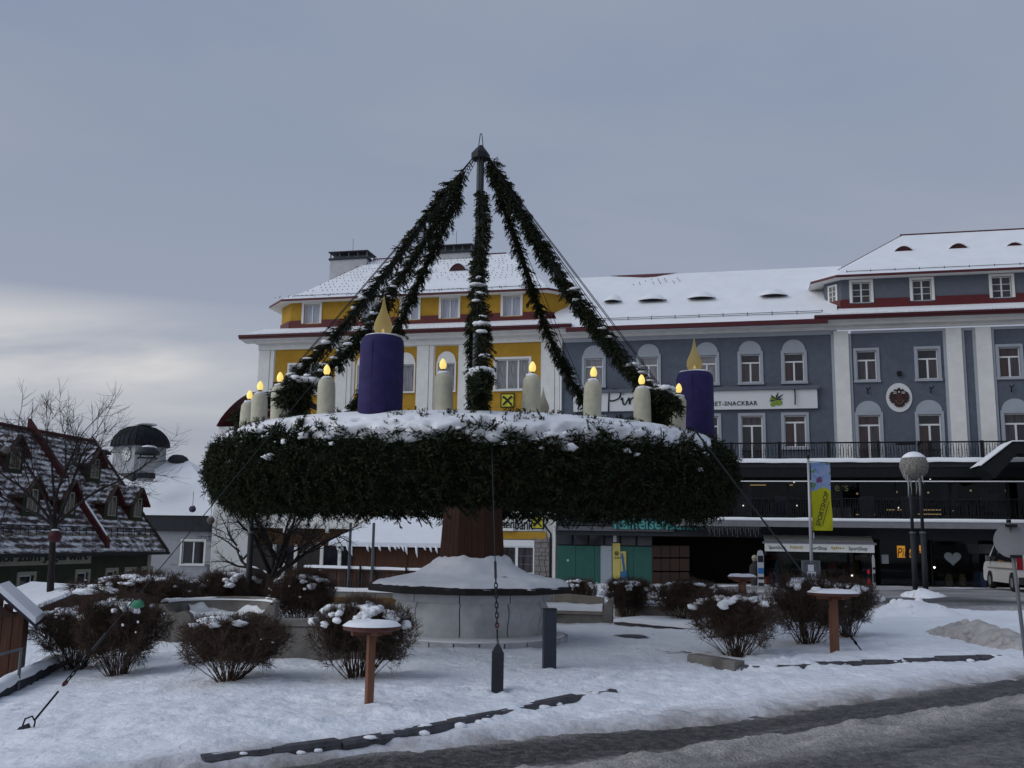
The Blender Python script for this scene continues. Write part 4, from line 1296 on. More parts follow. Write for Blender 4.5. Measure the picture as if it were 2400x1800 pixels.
for k in range(3):
    a_ = w0 + (w1 - w0) * k / 3; b_ = w0 + (w1 - w0) * (k + 1) / 3
    m = MB(); ring(m, (b_ - a_) / 2, zw1 - .32 - zw0, .07, -.09, -.02); wf = m.build('ground_window', PVC, yb, loc=((a_ + b_) / 2, 0, zw0))
    for j in range(3):
        hh = (zw1 - .32 - zw0 - .14) / 3
        MB().box(-(b_ - a_) / 2 + .07, (b_ - a_) / 2 - .07, -.05, -.04, .07 + hh * j + .015, .07 + hh * (j + 1) - .015).build('pane', PANEM, wf)
s0, s1 = fa(1254, 1300)[0], fa(1289, 1300)[0]
STONE = mat('rough_stone', (.22, .20, .19), .9, .25, 7, .6, 18)
MB().box(s0, s1, -.04, -.013, -.5, zw1 + .05).build('stone_backing', mat('mortar', (.10, .095, .09), .9, .2), yb)
r_ = random.Random(8); z = -.4
while z < zw1:
    h_ = r_.uniform(.20, .32); x = s0
    while x < s1 - .05:
        l = min(r_.uniform(.22, .42), s1 - x)
        MB().hexa([(x + .012, -.12 - r_.uniform(0, .03), z + .012), (x + l - .012, -.12 - r_.uniform(0, .03), z + .012), (x + l - .012, -.03, z + .012), (x + .012, -.03, z + .012),
                   (x + .012, -.11 - r_.uniform(0, .03), z + h_ - .012), (x + l - .012, -.11 - r_.uniform(0, .03), z + h_ - .012), (x + l - .012, -.03, z + h_ - .012), (x + .012, -.03, z + h_ - .012)]).build('wall_stone', STONE, yb)
        x += l
    z += h_
u, _ = fa(1292, 1300)
MB().tube([(u, -.15, -1), (u, -.15, 2.6), (u - .35, -.4, 3.1), (u - .35, -.4, 3.5)], .055, 6).build('downpipe', BLACKM, yb)
u, _ = fa(1300, 1300); MB().box(u - .08, u + .08, -.22, -.05, -1, 2.95).build('white_corner_post', WHITE, yb)
u, _ = fa(1316, 900); MB().tube([(u, -.1, 3.4), (u, -.1, 13.3)], .05, 6).build('downpipe', WHITE, yb)

# ------------------------------------------------------------------ blue building
bb = facade_root('blue_building', 'long blue-grey building with white pilasters, snowy roof and balcony on the right')
U0, U1 = -12.72, 24.0
mid = [-10.92, -7.96, -4.90, -2.66, -.46]
pav2 = [3.11, 6.03, 9.83, 13.0, 16.2]; pav1 = [3.10, 5.97, 9.93, 13.0, 16.2]
H = []
for u in mid:
    H.append((u - .5, u + .5, 10.56, 12.06))
for u in pav2:
    H.append((u - .49, u + .49, 10.55, 12.08))
first = [(-10.92, 6.45), (-7.96, 6.45), (-4.90, 6.45), (-2.66, 6.45), (-.50, 7.15)]
for u, z in first:
    H.append((u - .54, u + .54, z, 8.80))
for u in pav1:
    H.append((u - .54, u + .54, 6.42, 8.76))
wall_holes(U0, U1, 3.3, 13.0, H, 0).build('wall', BLUE, bb)
MB().add([(U1, 0, -2), (U1, 12, -2), (U1, 12, 15), (U1, 0, 15)], [(0, 1, 2, 3)]).build('side_wall', BLUE, bb)
PMS = ((PANEM, PANED), (PANED, PANED, PANEM), (PANEM, PANEM, PANED), (PANEW, PANEM), (PANED, PANEW, PANED))
PM = PMS[0]
for i, u in enumerate(mid):
    window(bb, u, 10.56, .5, 1.5, 0, TRIM, .15, 2, .70, 1, .56, PMS[(i * 2 + 1) % 5] if i > 2 else (PANEC,), True, .055, i)
for i, u in enumerate(pav2):
    window(bb, u, 10.55, .49, 1.53, 0, TRIM, .14, 2, .68, 1, 0, PMS[(i * 3 + 2) % 5], True, .055, i)
for i, (u, z) in enumerate(first):
    window(bb, u, z, .54, 8.80 - z, 0, TRIM, .15, 2, .78, 1, 0, PMS[(i * 2) % 5], z > 7, .06, i)
for i, u in enumerate(pav1):
    window(bb, u, 6.42, .54, 2.34, 0, TRIM, .14, 2, .78, 1, .58, PMS[(i + 3) % 5], False, .06, i)
def pil(u0, u1, band=.14):
    m = MB(); m.box(u0, u1, -.14, -.001, 3.5, 13.12); m.build('pilaster', WHITE, bb)
    m = MB(); m.box(u0 - band, u0 - .002, -.06, -.001, 3.5, 12.98); m.box(u1 + .002, u1 + band, -.06, -.001, 3.5, 12.98); m.build('pilaster_edge', TRIM, bb)
pil(1.55, 2.26); pil(6.94, 7.66); pil(8.32, 9.03); pil(13.9, 14.6); pil(17.4, 18.1)
MB().box(U0, 1.41, -.07, -.001, 12.98, 13.20).build('frieze_band', TRIM, bb)
MB().box(2.4, U1, -.07, -.001, 12.98, 13.12).build('frieze_band', TRIM, bb)
MB().box(U0, U1, -.16, -.001, 13.205, 13.5).build('frieze', WHITE, bb)
MB().prism([(U0, 13.36), (U1, 13.36), (U1, 13.62), (U0, 13.62)], -.55, 0).build('cornice', WHITE, bb)
# plain roof of the middle part
z_g, z_r, y_r = 13.62, 18.0, 5.0
MB().add([(-12.6, -1.0, z_g), (1.6, -1.0, z_g), (2.6, y_r, z_r), (-15.0, y_r, z_r), (-15, 11, 13.6), (2.6, 11, 13.6)], [(0, 1, 2, 3), (3, 2, 5, 4)]).build('roof', SNOWR, bb)
MB().box(-12.3, 1.2, -1.07, -.9, z_g - .24, z_g - .01).build('gutter', RED, bb)
MB().add([(-12.3, -.95, z_g - .2), (1.2, -.95, z_g - .2), (1.2, 0, z_g - .3), (-12.3, 0, z_g - .3)], [(3, 2, 1, 0)]).build('soffit', WHITE, bb)
snow_rail(bb, (-11.5, -.45, 14.02), (1.0, -.45, 14.02), 10)
def roof_pt(px_, py_):
    """point of the middle roof seen at a photo pixel: iterate the roof depth"""
    y = 2.0
    for _ in range(30):
        u, z = fa(px_, py_, -y)
        y = .5 * y + .5 * float(np.clip(-1.0 + (z - z_g) / (z_r - z_g) * (y_r + 1.0), -1, 5))
    return u, y, z
for a, b, py_ in ((1418, 1452, 711), (1500, 1555, 709), (1616, 1670, 704), (1786, 1840, 698)):
    u0, y0, z0 = roof_pt(a, py_); u1, _, _ = roof_pt(b, py_)
    w = (u1 - u0) / 2; n_ = 12
    o = MB().prism([((u0 + u1) / 2 + w * math.cos(2 * math.pi * i / n_), z0 + .10 + .05 * math.sin(2 * math.pi * i / n_)) for i in range(n_)], y0 - .25, y0).build('eyebrow_slit', BLACKM, bb)
    v = []
    for j, (dy, dz, kk) in enumerate(((-.30, .12, 1.0), (-.31, .16, 1.04), (.25, .34, 1.12), (.75, .54, 1.2))):
        for i in range(11):
            x = -1 + .2 * i
            v.append(((u0 + u1) / 2 + x * w * kk * 1.1, y0 + dy, z0 + dz * (1 - .65 * x * x) + (dy + .3) * .12))
    MB().add(v, [(j * 11 + i, j * 11 + i + 1, (j + 1) * 11 + i + 1, (j + 1) * 11 + i) for j in range(3) for i in range(10)]).build('snow_hood', SNOWR, o, True)
u0, y0, z0 = roof_pt(1430, 651); u1, _, _ = roof_pt(1590, 643); um = (u0 + u1) / 2
MB().add([(u0, 4.97, 18.03), (um - .9, 4.80, 17.91), (um, 4.62, 17.78), (um + .7, 4.66, 17.81), (um + 1.1, 4.82, 17.92), (u1, 5.0, 18.05), (u1 - .1, 5.05, 18.07), (u0, 5.05, 18.07)], [(0, 1, 2, 3, 4, 5, 6, 7)]).build('bare_ridge', REDB, bb)
dots(bb, [(um - .8, 3.6, 17.02), (um + 2.2, 3.6, 17.02), (um + 2.6, 4.4, 17.62), (um - .2, 4.4, 17.62)], 7, 4, .75, 5)
# corner pavilion
skirt(bb, .55, U1, 13.80, 14.40, -1.05, .24, 1.0, 0)
up_u = [fa(2020, 683)[0], fa(2163, 678)[0], fa(2351, 672)[0], 13.2, 16.4, 19.5]
mansard(bb, 1.28, 23.5, UPGREY, up_u, ridge=((6.0, 5.4, 19.75), (18.5, 5.4, 19.75)), ch=.75, rows=3, cols=2, wh=(.46, 1.10), panes=(PANED, PANEM), trim=WHITE)
# small window in the cut corner
wo = MB(); ring(wo, .30, 1.0, .10, -.05, .02); cw = wo.build('corner_window', WHITE, bb, loc=(1.66, .60, 14.75), rz=-math.pi / 4)
m = MB(); m.box(-.2, .2, -.02, -.01, .1, .9); m.build('pane', PANED, cw)
m = MB(); m.box(-.02, .02, -.04, -.02, .1, .9); m.box(-.2, .2, -.04, -.022, .36, .39); m.box(-.2, .2, -.04, -.022, .62, .65); m.build('glazing_bar', PVC, cw)
for px_, py_ in ((2118, 596), (2246, 590), (2378, 588)):
    u, z = fa(px_, py_ + 2, -3.1)
    eyebrow(bb, u, 3.05, z, .62, .48, .75)
# sign board over the snack bar
sbz0, sbz1 = 9.13, 10.12
sb_ = MB().box(-12.0, .63, -.20, -.001, sbz0, sbz1).build('snack_bar_sign', mat('sign_board_white', (.66, .67, .66), .6, .03), bb)
MB().box(-12.05, .75, -.32, -.001, sbz1, sbz1 + .17).build('sign_hood', UPGREY, sb_)
# handwritten name
def stroke(m, pts, sc, ox, oz, r):
    P_ = [np.array(p) for p in pts]; res = []
    for i in range(len(P_) - 1):
        p0 = P_[max(i - 1, 0)]; p1 = P_[i]; p2 = P_[i + 1]; p3 = P_[min(i + 2, len(P_) - 1)]
        for t in np.linspace(0, 1, 6, endpoint=False):
            res.append(.5 * ((2 * p1) + (-p0 + p2) * t + (2 * p0 - 5 * p1 + 4 * p2 - p3) * t * t + (-p0 + 3 * p1 - 3 * p2 + p3) * t ** 3))
    res.append(P_[-1])
    m.tube([(ox + q[0] * sc, -.215, oz + q[1] * sc) for q in res], r, 5)
hand = {'P': [[(.1, -.45), (.12, .3), (.16, 1.05)], [(.14, .9), (.5, 1.15), (.95, .95), (.85, .5), (.4, .3), (.2, .35)]],
        'i': [[(0, .35), (.1, .5), (.15, .1), (.3, .05), (.45, .3)], [(.17, .75), (.2, .8)]],
        'r': [[(0, .3), (.1, .5), (.14, .05), (.2, .35), (.4, .52), (.5, .45)]],
        'k': [[(0, .3), (.2, .9), (.15, 1.1), (.08, .9), (.08, .05)], [(.1, .35), (.35, .55), (.35, .35), (.12, .3), (.35, .02), (.5, .1)]],
        'e': [[(0, .2), (.3, .35), (.25, .52), (.08, .4), (.08, .15), (.25, .02), (.48, .2)]]}
u_, z_ = fa(1424, 958); m = MB(); x = 0
for ch_, adv in (('P', .98), ('i', .47), ('r', .52), ('k', .55), ('e', .50), ('r', .52), ('s', 0)):
    if ch_ in hand:
        for st in hand[ch_]:
            stroke(m, [(a + x, b) for a, b in st], .76, u_, z_ + .16, .042)
    x += adv
m.build('script_lettering', LBL, sb_)
ug, zg = fa(1775, 951)
place('lettering', fit_text('GOURMET-SNACKBAR', 3.35, .23, LBL, .01, bold=.008, space=1.1), sb_, (ug - 3.35, -.212, zg))
OL = mat('olive_green', (.20, .30, .04), .5, .2); OLD = mat('olive_leaf', (.03, .05, .03), .6, .1)
uo, zo = fa(1817, 938); m = MB()
for dx, dz, r0 in ((-.10, .03, .17), (.16, -.16, .19), (-.12, -.24, .15)):
    m.prism([(uo + dx + r0 * math.cos(-t), zo + dz + r0 * .85 * math.sin(-t)) for t in np.linspace(0, -2 * math.pi, 13)[:-1]], -.216 - .003 * dx, -.201)
m.build('olive_logo', OL, sb_)
m = MB()
for a_, l in ((.6, .5), (1.2, .42), (2.3, .36), (3.4, .34), (.1, .4)):
    c, s = math.cos(a_), math.sin(a_)
    m.prism([(uo, zo), (uo + c * l * .5 + s * .05, zo + s * l * .5 - c * .05), (uo + c * l, zo + s * l), (uo + c * l * .5 - s * .05, zo + s * l * .5 + c * .05)], -.225, -.203)
m.build('olive_leaves', OLD, sb_)
ub_, zb_ = fa(1862, 930)
MB().tube([(ub_, -.3, zb_ - .45), (ub_ + .02, -.32, zb_), (ub_, -.28, zb_ + .45)], .035, 5).build('flag_holder', BLACKM, bb)
for px_, py_ in ((2033, 916), (2181, 914), (2369, 911)):
    u, z = fa(px_, py_)
    m = MB(); m.tube([(u, -.05, z - .16), (u, -.14, z + .02), (u + .12, -.25, z + .16)], .03, 5); m.tube([(u, -.14, z + .02), (u - .08, -.2, z + .14)], .028, 5)
    m.build('flag_holder', BLACKM, bb)
u, z = fa(2107, 876); MB().box(u - .10, u + .10, -.18, -.001, z - .11, z + .11).build('wall_lamp', BLACKM, bb)
# oval crest with a two-headed eagle
u, z = fa(2107, 932)
cr = MB().prism([(u + .62 * math.cos(-t), z + .74 * math.sin(-t)) for t in np.linspace(0, -2 * math.pi, 33)[:-1]], -.05, -.001).build('crest', mat('crest_white', (.66, .66, .65), .7, .05), bb)
EAG = mat('eagle_brown', (.040, .020, .018), .6, .4, 9); EAG2 = mat('eagle_shield', (.07, .028, .020), .6, .3, 9)
half = [(0, .50), (.06, .46), (.09, .40), (.20, .42), (.26, .38), (.20, .33), (.10, .32), (.12, .25), (.24, .30), (.34, .30), (.44, .22), (.42, .16), (.49, .10), (.45, .03), (.50, -.04), (.43, -.09), (.46, -.17), (.38, -.20), (.38, -.28), (.28, -.28), (.22, -.30), (.26, -.38), (.18, -.42), (.14, -.47), (0, -.49)]
left = [(-a, b) for a, b in half[1:-1]][::-1]
MB().prism([(u + a, z + b) for a, b in (half + left)][::-1], -.10, -.052).build('crest_eagle', EAG, cr)
sh = [(.15, .18), (.15, -.10), (.10, -.22), (0, -.27), (-.10, -.22), (-.15, -.10), (-.15, .18)]
MB().prism([(u + a, z + b) for a, b in sh][::-1], -.13, -.101).build('crest_shield', EAG2, cr)
MB().tube([(u + a * 1.25, -.125, z + b * 1.2 - .01) for a, b in sh[1:-1]], .014, 4).build('crest_chain', mat('crest_gold', (.25, .20, .14), .5, .1), cr)
m = MB(); m.box(u - .28, u - .12, -.12, -.101, z + .20, z + .235); m.box(u + .12, u + .28, -.12, -.101, z + .20, z + .235); m.box(u - .03, u + .03, -.12, -.101, z + .24, z + .31); m.build('crest_marks', mat('crest_white', (.6, .6, .6)), cr)

# ------------------------------------------------------------------ balcony, glazed storey, canopy
def railing_mesh(L, H_):
    m = MB()
    m.box(0, L, -.02, .02, H_ - .03, H_); m.box(0, L, -.015, .015, .05, .075)
    n = max(1, round(L / .36)); s = L / n
    for i in range(n):
        x = i * s
        m.tube([(x + .03, 0, .06), (x + .03, 0, H_ - .02)], .014, 3, False)
        for sg in (.135, .255):
            m.tube([(x + sg, 0, .06), (x + sg, 0, H_ - .02)], .012, 3, False)
        oval = [(x + .195 + .085 * math.cos(t), -.012, H_ * .5 + H_ * .38 * (abs(math.sin(t)) ** .6) * (1 if math.sin(t) >= 0 else -1)) for t in np.linspace(0, 2 * math.pi, 13)]
        m.tube(oval, .013, 3, False)
        for zz in (.36, .58):
            m.tube([(x + .03, 0, H_ * zz), (x + .11, 0, H_ * zz)], .012, 3, False)
    return m.mesh('railing_panel', BLACKM)
u_posts = [fa(x, 1060, 2)[0] for x in (1714, 1827, 1942, 2061, 2180.5, 2302)]
stp = (u_posts[-1] - u_posts[0]) / 5
posts = [u_posts[0] + stp * i for i in range(-2, 8)]
zs = 6.30
MB().box(posts[0], posts[-1] + 1, -2.2, -.001, 5.95, zs).build('balcony_slab', DARKM, bb)
m = MB(); v, f = [], []
for i in range(81):
    for j, (yy, zz) in enumerate(((-2.33, -.12), (-2.34, .06), (-2.22, .10), (-1.9, .04), (-1.4, .02))):
        x = posts[0] + (posts[-1] + 1 - posts[0]) * i / 80
        v.append((x, yy + .03 * float(fbm(x * .9, yy, 2.0)), zs + zz + .05 * float(fbm(x * .8, yy * 2, 1.0))))
f = [(i * 5 + j, (i + 1) * 5 + j, (i + 1) * 5 + j + 1, i * 5 + j + 1) for i in range(80) for j in range(4)]
m.add(v, f); m.build('balcony_snow', SNOWR, bb, True)

rl = MB(); rl.box(posts[0], posts[-1], -2.06, -2.0, zs + .86, zs + .90); br = rl.build('balcony_railing', BLACKM, bb)
RP = railing_mesh(stp - .14, .84)
for i, p_ in enumerate(posts):
    MB().box(p_ - .07, p_ + .07, -2.10, -1.96, zs - .15, zs + .93).build('railing_post', BLACKM, br)
    if i < len(posts) - 1:
        place('railing_panel', RP, br, (p_ + .07, -2.03, zs + .02))
# fascia under the balcony and the glazed storey
MB().box(posts[0], posts[-1] + 1, -2.15, -1.95, 5.48, 5.948).build('storey_fascia', BLACKM, bb)
MB().box(-6.2, U1, -1.9, -.002, 3.0, 3.30).build('storey_floor', DARKM, bb)
GLASS = bpy.data.materials.new('shop_glass'); GLASS.use_nodes = True
t_ = GLASS.node_tree; t_.nodes.remove(t_.nodes['Principled BSDF'])
gl = t_.nodes.new('ShaderNodeBsdfGlossy'); gl.inputs['Roughness'].default_value = .03; gl.inputs[0].default_value = (.75, .8, .85, 1)
tp = t_.nodes.new('ShaderNodeBsdfTransparent'); tp.inputs[0].default_value = (.60, .61, .62, 1)
fr = t_.nodes.new('ShaderNodeFresnel'); fr.inputs[0].default_value = 1.28
mx = t_.nodes.new('ShaderNodeMixShader'); t_.links.new(fr.outputs[0], mx.inputs[0]); t_.links.new(tp.outputs[0], mx.inputs[1]); t_.links.new(gl.outputs[0], mx.inputs[2])
t_.links.new(mx.outputs[0], t_.nodes['Material Output'].inputs[0])
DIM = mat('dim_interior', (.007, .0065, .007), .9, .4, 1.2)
gy = -1.35
nb = 12; g0, g1 = -6.0, U1
for i in range(nb):
    a_ = g0 + (g1 - g0) * i / nb; b_ = g0 + (g1 - g0) * (i + 1) / nb
    MB().box(a_ + .05, b_ - .05, gy, gy + .012, 3.32, 5.45).build('glass_pane', GLASS, bb)
    MB().box(a_ - .05, a_ + .05, gy - .06, gy + .06, 3.31, 5.47).build('mullion', BLACKM, bb)
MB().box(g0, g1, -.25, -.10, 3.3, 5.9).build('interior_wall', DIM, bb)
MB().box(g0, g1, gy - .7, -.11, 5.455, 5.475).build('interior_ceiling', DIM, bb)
r_ = random.Random(55)
for k in range(46):
    u = r_.uniform(g0 + .5, 13); w_ = r_.uniform(.12, .4); z0_ = r_.choice((3.32, 3.32, 3.9, 4.2)); h_ = r_.uniform(.25, 1.1)
    MB().box(u - w_, u + w_, -.9 + r_.uniform(-.2, .3), -.55, z0_, z0_ + h_).build('dining_furnishing', (mat('furn_brown', (.06, .035, .02), .8, .3), mat('furn_grey', (.10, .10, .11), .8, .3), mat('furn_dark', (.02, .02, .022), .8, .3), mat('furn_red', (.07, .02, .02), .8, .3))[k % 4], bb)
for k in range(9):
    u = g0 + 1.4 + k * 1.75 + r_.uniform(-.3, .3); m = MB(); m.add(*ico_blob((u, -.75, 5.0 - r_.uniform(0, .25)), (.05, .05, .05), k, 0, 8, 5)); m.build('added_glow_globe', mat('added_globe_glow', (1, .8, .5), .4, 0, emit=(1.0, .70, .38), estr=.5), bb, True)  # warm globes added to lift the dark dining storey
MB().box(g0 + 2, g1, gy - .45, gy - .40, 5.28, 5.33).build('ledge_sheen_glow', COOL, bb)  # pale ledge, its reflected light put in as a weak glow
CURT = mat('grey_curtain', (.16, .165, .20), .9, .2, 3)
for px_ in (1745, 1832, 2030, 2130):
    u, _ = fa(px_, 1180, 1.0); MB().box(u - .35, u + .35, -1.1, -1.0, 3.35, 4.6).build('curtain', CURT, bb)
u, _ = fa(1965, 1190, 1.0); MB().box(u - .85, u + .6, -1.12, -1.05, 3.35, 4.05).build('white_panel', mat('inner_white', (.5, .5, .5)), bb)
for a_, b_, py_ in ((1758, 1795, 1137), (1845, 1858, 1137), (2005, 2050, 1206), (2078, 2118, 1195), (2148, 2205, 1195), (2148, 2205, 1205), (2358, 2378, 1113), (2384, 2394, 1112)):
    u0, z = fa(a_, py_, .8); u1, _ = fa(b_, py_, .8); MB().box(u0, u1, -.9, -.85, z - .025, z + .025).build('warm_lamp_strip', WARM, bb)
for px_, py_ in ((1742, 1185), (1861, 1130), (1868, 1185), (2180, 1123), (2106, 1190), (2232, 1197)):
    u, z = fa(px_, py_, 1.2); m = MB(); m.add(*ico_blob((u, -1.22, z), (.035, .035, .035), 1, 0, 8, 5)); m.build('spot_lamp', SPARK, bb, True)
u, z = fa(1965, 1146, 1.5)
place('window_lettering', fit_text('ers', .62, .28, mat('dim_yellow', (.20, .20, .08), .6), .006), bb, (u - .15, gy - .012, z - .1))
# lower terrace edge: canopy with snow, grey fascia, railing
cy = -3.1; c0, c1 = -6.6, U1
CANF = mat('canopy_fascia', (.20, .195, .205), .6, .12, 3)
MB().box(c0, c1, cy, -1.3, 3.10, 3.28).build('canopy', DARKM, bb)
MB().box(c0, c1, cy - .08, cy - .002, 3.05, 3.36).build('canopy_fascia', CANF, bb)
v, f = [], []
for i in range(141):
    x = c0 + (c1 - c0) * i / 140
    bulge = .07 + .03 * float(fbm(x * .6, 1, 3.0))
    for j, (yy, zz) in enumerate(((-.10, -.02), (-.14, .03), (-.06, bulge + .06), (.25, bulge + .05), (.7, bulge))):
        v.append((x, cy + yy, 3.36 + zz))
f = [(i * 5 + j, (i + 1) * 5 + j, (i + 1) * 5 + j + 1, i * 5 + j + 1) for i in range(140) for j in range(4)]
MB().add(v, f).build('canopy_snow', SNOWR, bb, True)
rl = MB(); rl.box(c0, c1, cy + .32, cy + .36, 4.42, 4.45); lr = rl.build('terrace_railing', BLACKM, bb)
RP2 = railing_mesh(2.4, .95)
for i in range(int((c1 - c0) / 2.4)):
    place('railing_panel', RP2, lr, (c0 + 2.4 * i, cy + .34, 3.48))
# soffit lights and dark under-canopy wall
MB().box(-12.7, U1, -1.25, -.9, 2.55, 3.04).build('shop_fascia', DARKM, bb)
MB().box(-12.7, c0, -1.4, -.9, 2.78, 3.0).build('entrance_beam', mat('grey_beam', (.10, .10, .11), .7), bb)
MB().box(-12.7, c0 + .5, -1.35, -.002, 3.05, 3.30).build('entrance_roof', DARKM, bb)
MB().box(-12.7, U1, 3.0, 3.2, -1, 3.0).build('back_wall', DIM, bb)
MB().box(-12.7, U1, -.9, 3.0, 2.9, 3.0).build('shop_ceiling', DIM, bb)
GREEN = mat('bank_green', (.014, .088, .068), .5, .12, 2, spec=.4)
yS = -.55
def shop(px0, px1, py0, py1, name, mt, y=yS, d=.06, parent=None):
    u0, z1 = fa(px0, py0, -y); u1, z0 = fa(px1, py1, -y)
    return MB().box(u0, u1, y - d, y, z0, z1).build(name, mt, parent or bb)
u0 = fa(1305, 1300, -yS)[0]; u1 = fa(1530, 1300, -yS)[0]
ue1 = u0
for k in range(5):      # enamel panels
    a_ = u0 + (u1 - u0) * k / 5; b_ = u0 + (u1 - u0) * (k + 1) / 5
    MB().box(a_ + .008, b_ - .008, yS, yS + .08, -.5, 2.0).build('green_panel', GREEN, bb)
MB().box(u0, u1, yS + .082, yS + .1, -.5, 2.6).build('green_backing', BLACKM, bb)
for k in range(6):
    a_ = u0 + (u1 - u0) * k / 6; b_ = u0 + (u1 - u0) * (k + 1) / 6
    MB().box(a_ + .05, b_ - .05, yS + .02, yS + .06, 2.06, 2.55).build('upper_pane', PANED, bb)
shop(1408, 1434, 1279, 1373, 'white_door_panel', mat('frosted_door', (.30, .33, .36), .5, .08), yS, .05)
pos = shop(1436, 1454, 1273, 1357, 'yellow_poster', mat('poster_yellow', (.50, .42, .12), .6, .06), yS, .07)
shop(1454.5, 1468, 1292, 1357, 'yellow_poster', mat('poster_yellow', (.5, .42, .12)), yS, .066)
PB = mat('poster_blue', (.03, .12, .26), .6, .1)
u0, z0 = fa(1458, 1297, .62); u1, z1 = fa(1463, 1340, .62)
MB().hexa([(u1 - .05, -.635, z1), (u1 + .08, -.635, z1), (u1 + .08, -.63, z1), (u1 - .05, -.63, z1), (u0 - .06, -.635, z0), (u0 + .04, -.635, z0), (u0 + .04, -.63, z0), (u0 - .06, -.63, z0)]).build('poster_arrow', PB, bb)
shop(1455, 1470, 1339, 1366, 'poster_bag', PB, -.56, .09)
u0, z0 = fa(1436.5, 1309, .63)
place('poster_lettering', fit_text('GENERATION', .55, .075, LBL, .004), bb, (u0 + .05, -.628, z0))
m = MB(); uc, zc = fa(1445, 1297, .63)
m.tube([(uc + .1 * math.cos(t), -.63, zc + .1 * math.sin(t)) for t in np.linspace(0, 2 * math.pi, 13)], .014, 4); m.tube([(uc - .06, -.63, zc - .06), (uc + .06, -.63, zc + .06)], .018, 4); m.tube([(uc - .06, -.632, zc + .06), (uc + .06, -.632, zc - .06)], .018, 4)
m.build('poster_logo', LBL, bb)
shop(1438, 1445, 1254, 1270, 'small_light_box', mat('pale_box', (.5, .52, .52)), yS, .1)
shop(1329, 1333, 1311, 1316, 'door_bell', mat('pale_box', (.5, .5, .5)), yS, .03)
DOOR = mat('brown_door', (.034, .016, .010), .55, .25, 4, stretch=(5, 5, .6))
for a_, b_ in ((1528, 1549), (1550, 1570), (1571, 1592), (1593, 1616)):
    for c_, d_ in ((1279, 1306), (1309, 1338), (1341, 1385)):
        shop(a_, b_, c_, d_, 'door_panel', DOOR, yS, .05)
sgn = shop(1436, 1650, 1214, 1240, 'bank_name_board', mat('green_board', (.03, .075, .08), .5, .15), -1.42, .05)
u0, z0 = fa(1440, 1239, 1.48); u1, _ = fa(1634, 1239, 1.48)
place('lettering', fit_text('Raiffeisenbank', u1 - u0, .66, mat('green_letters', (.07, .30, .27), .4, .1), .012, bold=.012), sgn, (u0, -1.49, z0 - .02))
# dark passage with displays
shop(1795, 2052, 1288, 1388, 'shop_window', GLASS, -.9, .01)
r_ = random.Random(31)
GOODS = [mat('goods_%d' % i, c, .8, .2) for i, c in enumerate(((.20, .05, .03), (.05, .08, .14), (.14, .11, .05), (.05, .10, .05), (.25, .23, .21), (.12, .03, .07)))]
for k in range(20):
    px_ = r_.uniform(1800, 2045); hh = r_.uniform(.5, 1.3); u, _ = fa(px_, 1380, .2)
    m = MB(); m.add(*ico_blob((u, .1 + r_.uniform(-.4, .8), -.1 + hh * .75), (r_.uniform(.12, .28), .15, hh * .5), k, .4, 9, 7)); m.build('hanging_jacket', GOODS[k % 6], bb, True)
for px_, py_ in ((1997, 1349), (2190, 1330)):
    u, z = fa(px_, py_, 1.0); m = MB(); m.add(*ico_blob((u, -1.0, z), (.045, .045, .045), 1, 0, 8, 5)); m.build('spot_lamp', SPARK, bb, True)
shop(2060, 2180, 1262, 1392, 'entrance_glass', GLASS, -.9, .012)
shop(2056, 2062, 1255, 1392, 'entrance_post', BLACKM, -.95, .1)
shop(2066, 2083, 1300, 1321, 'notice', mat('notice_paper', (.34, .36, .38), .7, .05), -.92, .01)
for a_, b_, c_, d_ in ((2102, 2122, 1279, 1307), (2131, 2146, 1287, 1307), (2154, 2161, 1278, 1296)):
    shop(a_, b_, c_, d_, 'orange_sign_panel', ORANGE_GLOW, -.95, .03)
u, z = fa(2104, 1305, 1.0); place('sign_lettering', fit_text('Pirker', 1.05, .42, LBL, .006, shear=.2), bb, (u, -1.0, z))
shop(2185, 2300, 1262, 1392, 'show_window', GLASS, -.95, .012)
shop(2181, 2186, 1255, 1392, 'entrance_post', BLACKM, -1.0, .1)
HRT = mat('frosted_heart', (.20, .23, .23), .7, .1)
u, z = fa(2233, 1308, 1.0)
hp = [(.38 * (16 * math.sin(t) ** 3) / 16, .36 * (13 * math.cos(t) - 5 * math.cos(2 * t) - 2 * math.cos(3 * t) - math.cos(4 * t)) / 16) for t in np.linspace(0, 2 * math.pi, 29)[:-1]]
MB().prism([(u + a, z + b) for a, b in hp][::-1], -1.0, -.965).build('heart_decoration', HRT, bb)
GOLD = mat('gold_figure', (.30, .24, .14), .35, .5, 8, metal=.3)
for px_, hh in ((2227, 1.0), (2258, .9)):
    u, z = fa(px_, 1390, .5); m = MB(); m.lathe([(.16, 0), (.17, .3), (.14, .6), (.2, .8), (.12, 1.0), (.03, 1.05)], 10, (u, -.4, -.1), wob=.4, seed=px_); m.build('gold_figure', GOLD, bb, True)
shop(2268, 2330, 1275, 1298, 'shop_name_panel', mat('dim_sign', (.08, .08, .085), .6, .2), -.6, .02)
shop(2280, 2310, 1340, 1390, 'stacked_goods', mat('blue_goods', (.03, .05, .10), .7, .3), -.4, .3)
for px_ in (1830, 1900, 1965, 2020, 2215, 2270):
    u, _ = fa(px_, 1300, -.5); MB().box(u - .45, u + .45, .4, .55, 2.60, 2.66).build('added_goods_light', mat('added_goods_glow', (1, .9, .7), .4, 0, emit=(1.0, .66, .36), estr=2.2), bb)  # unseen glowing boxes added to brighten the goods
r_ = random.Random(77)
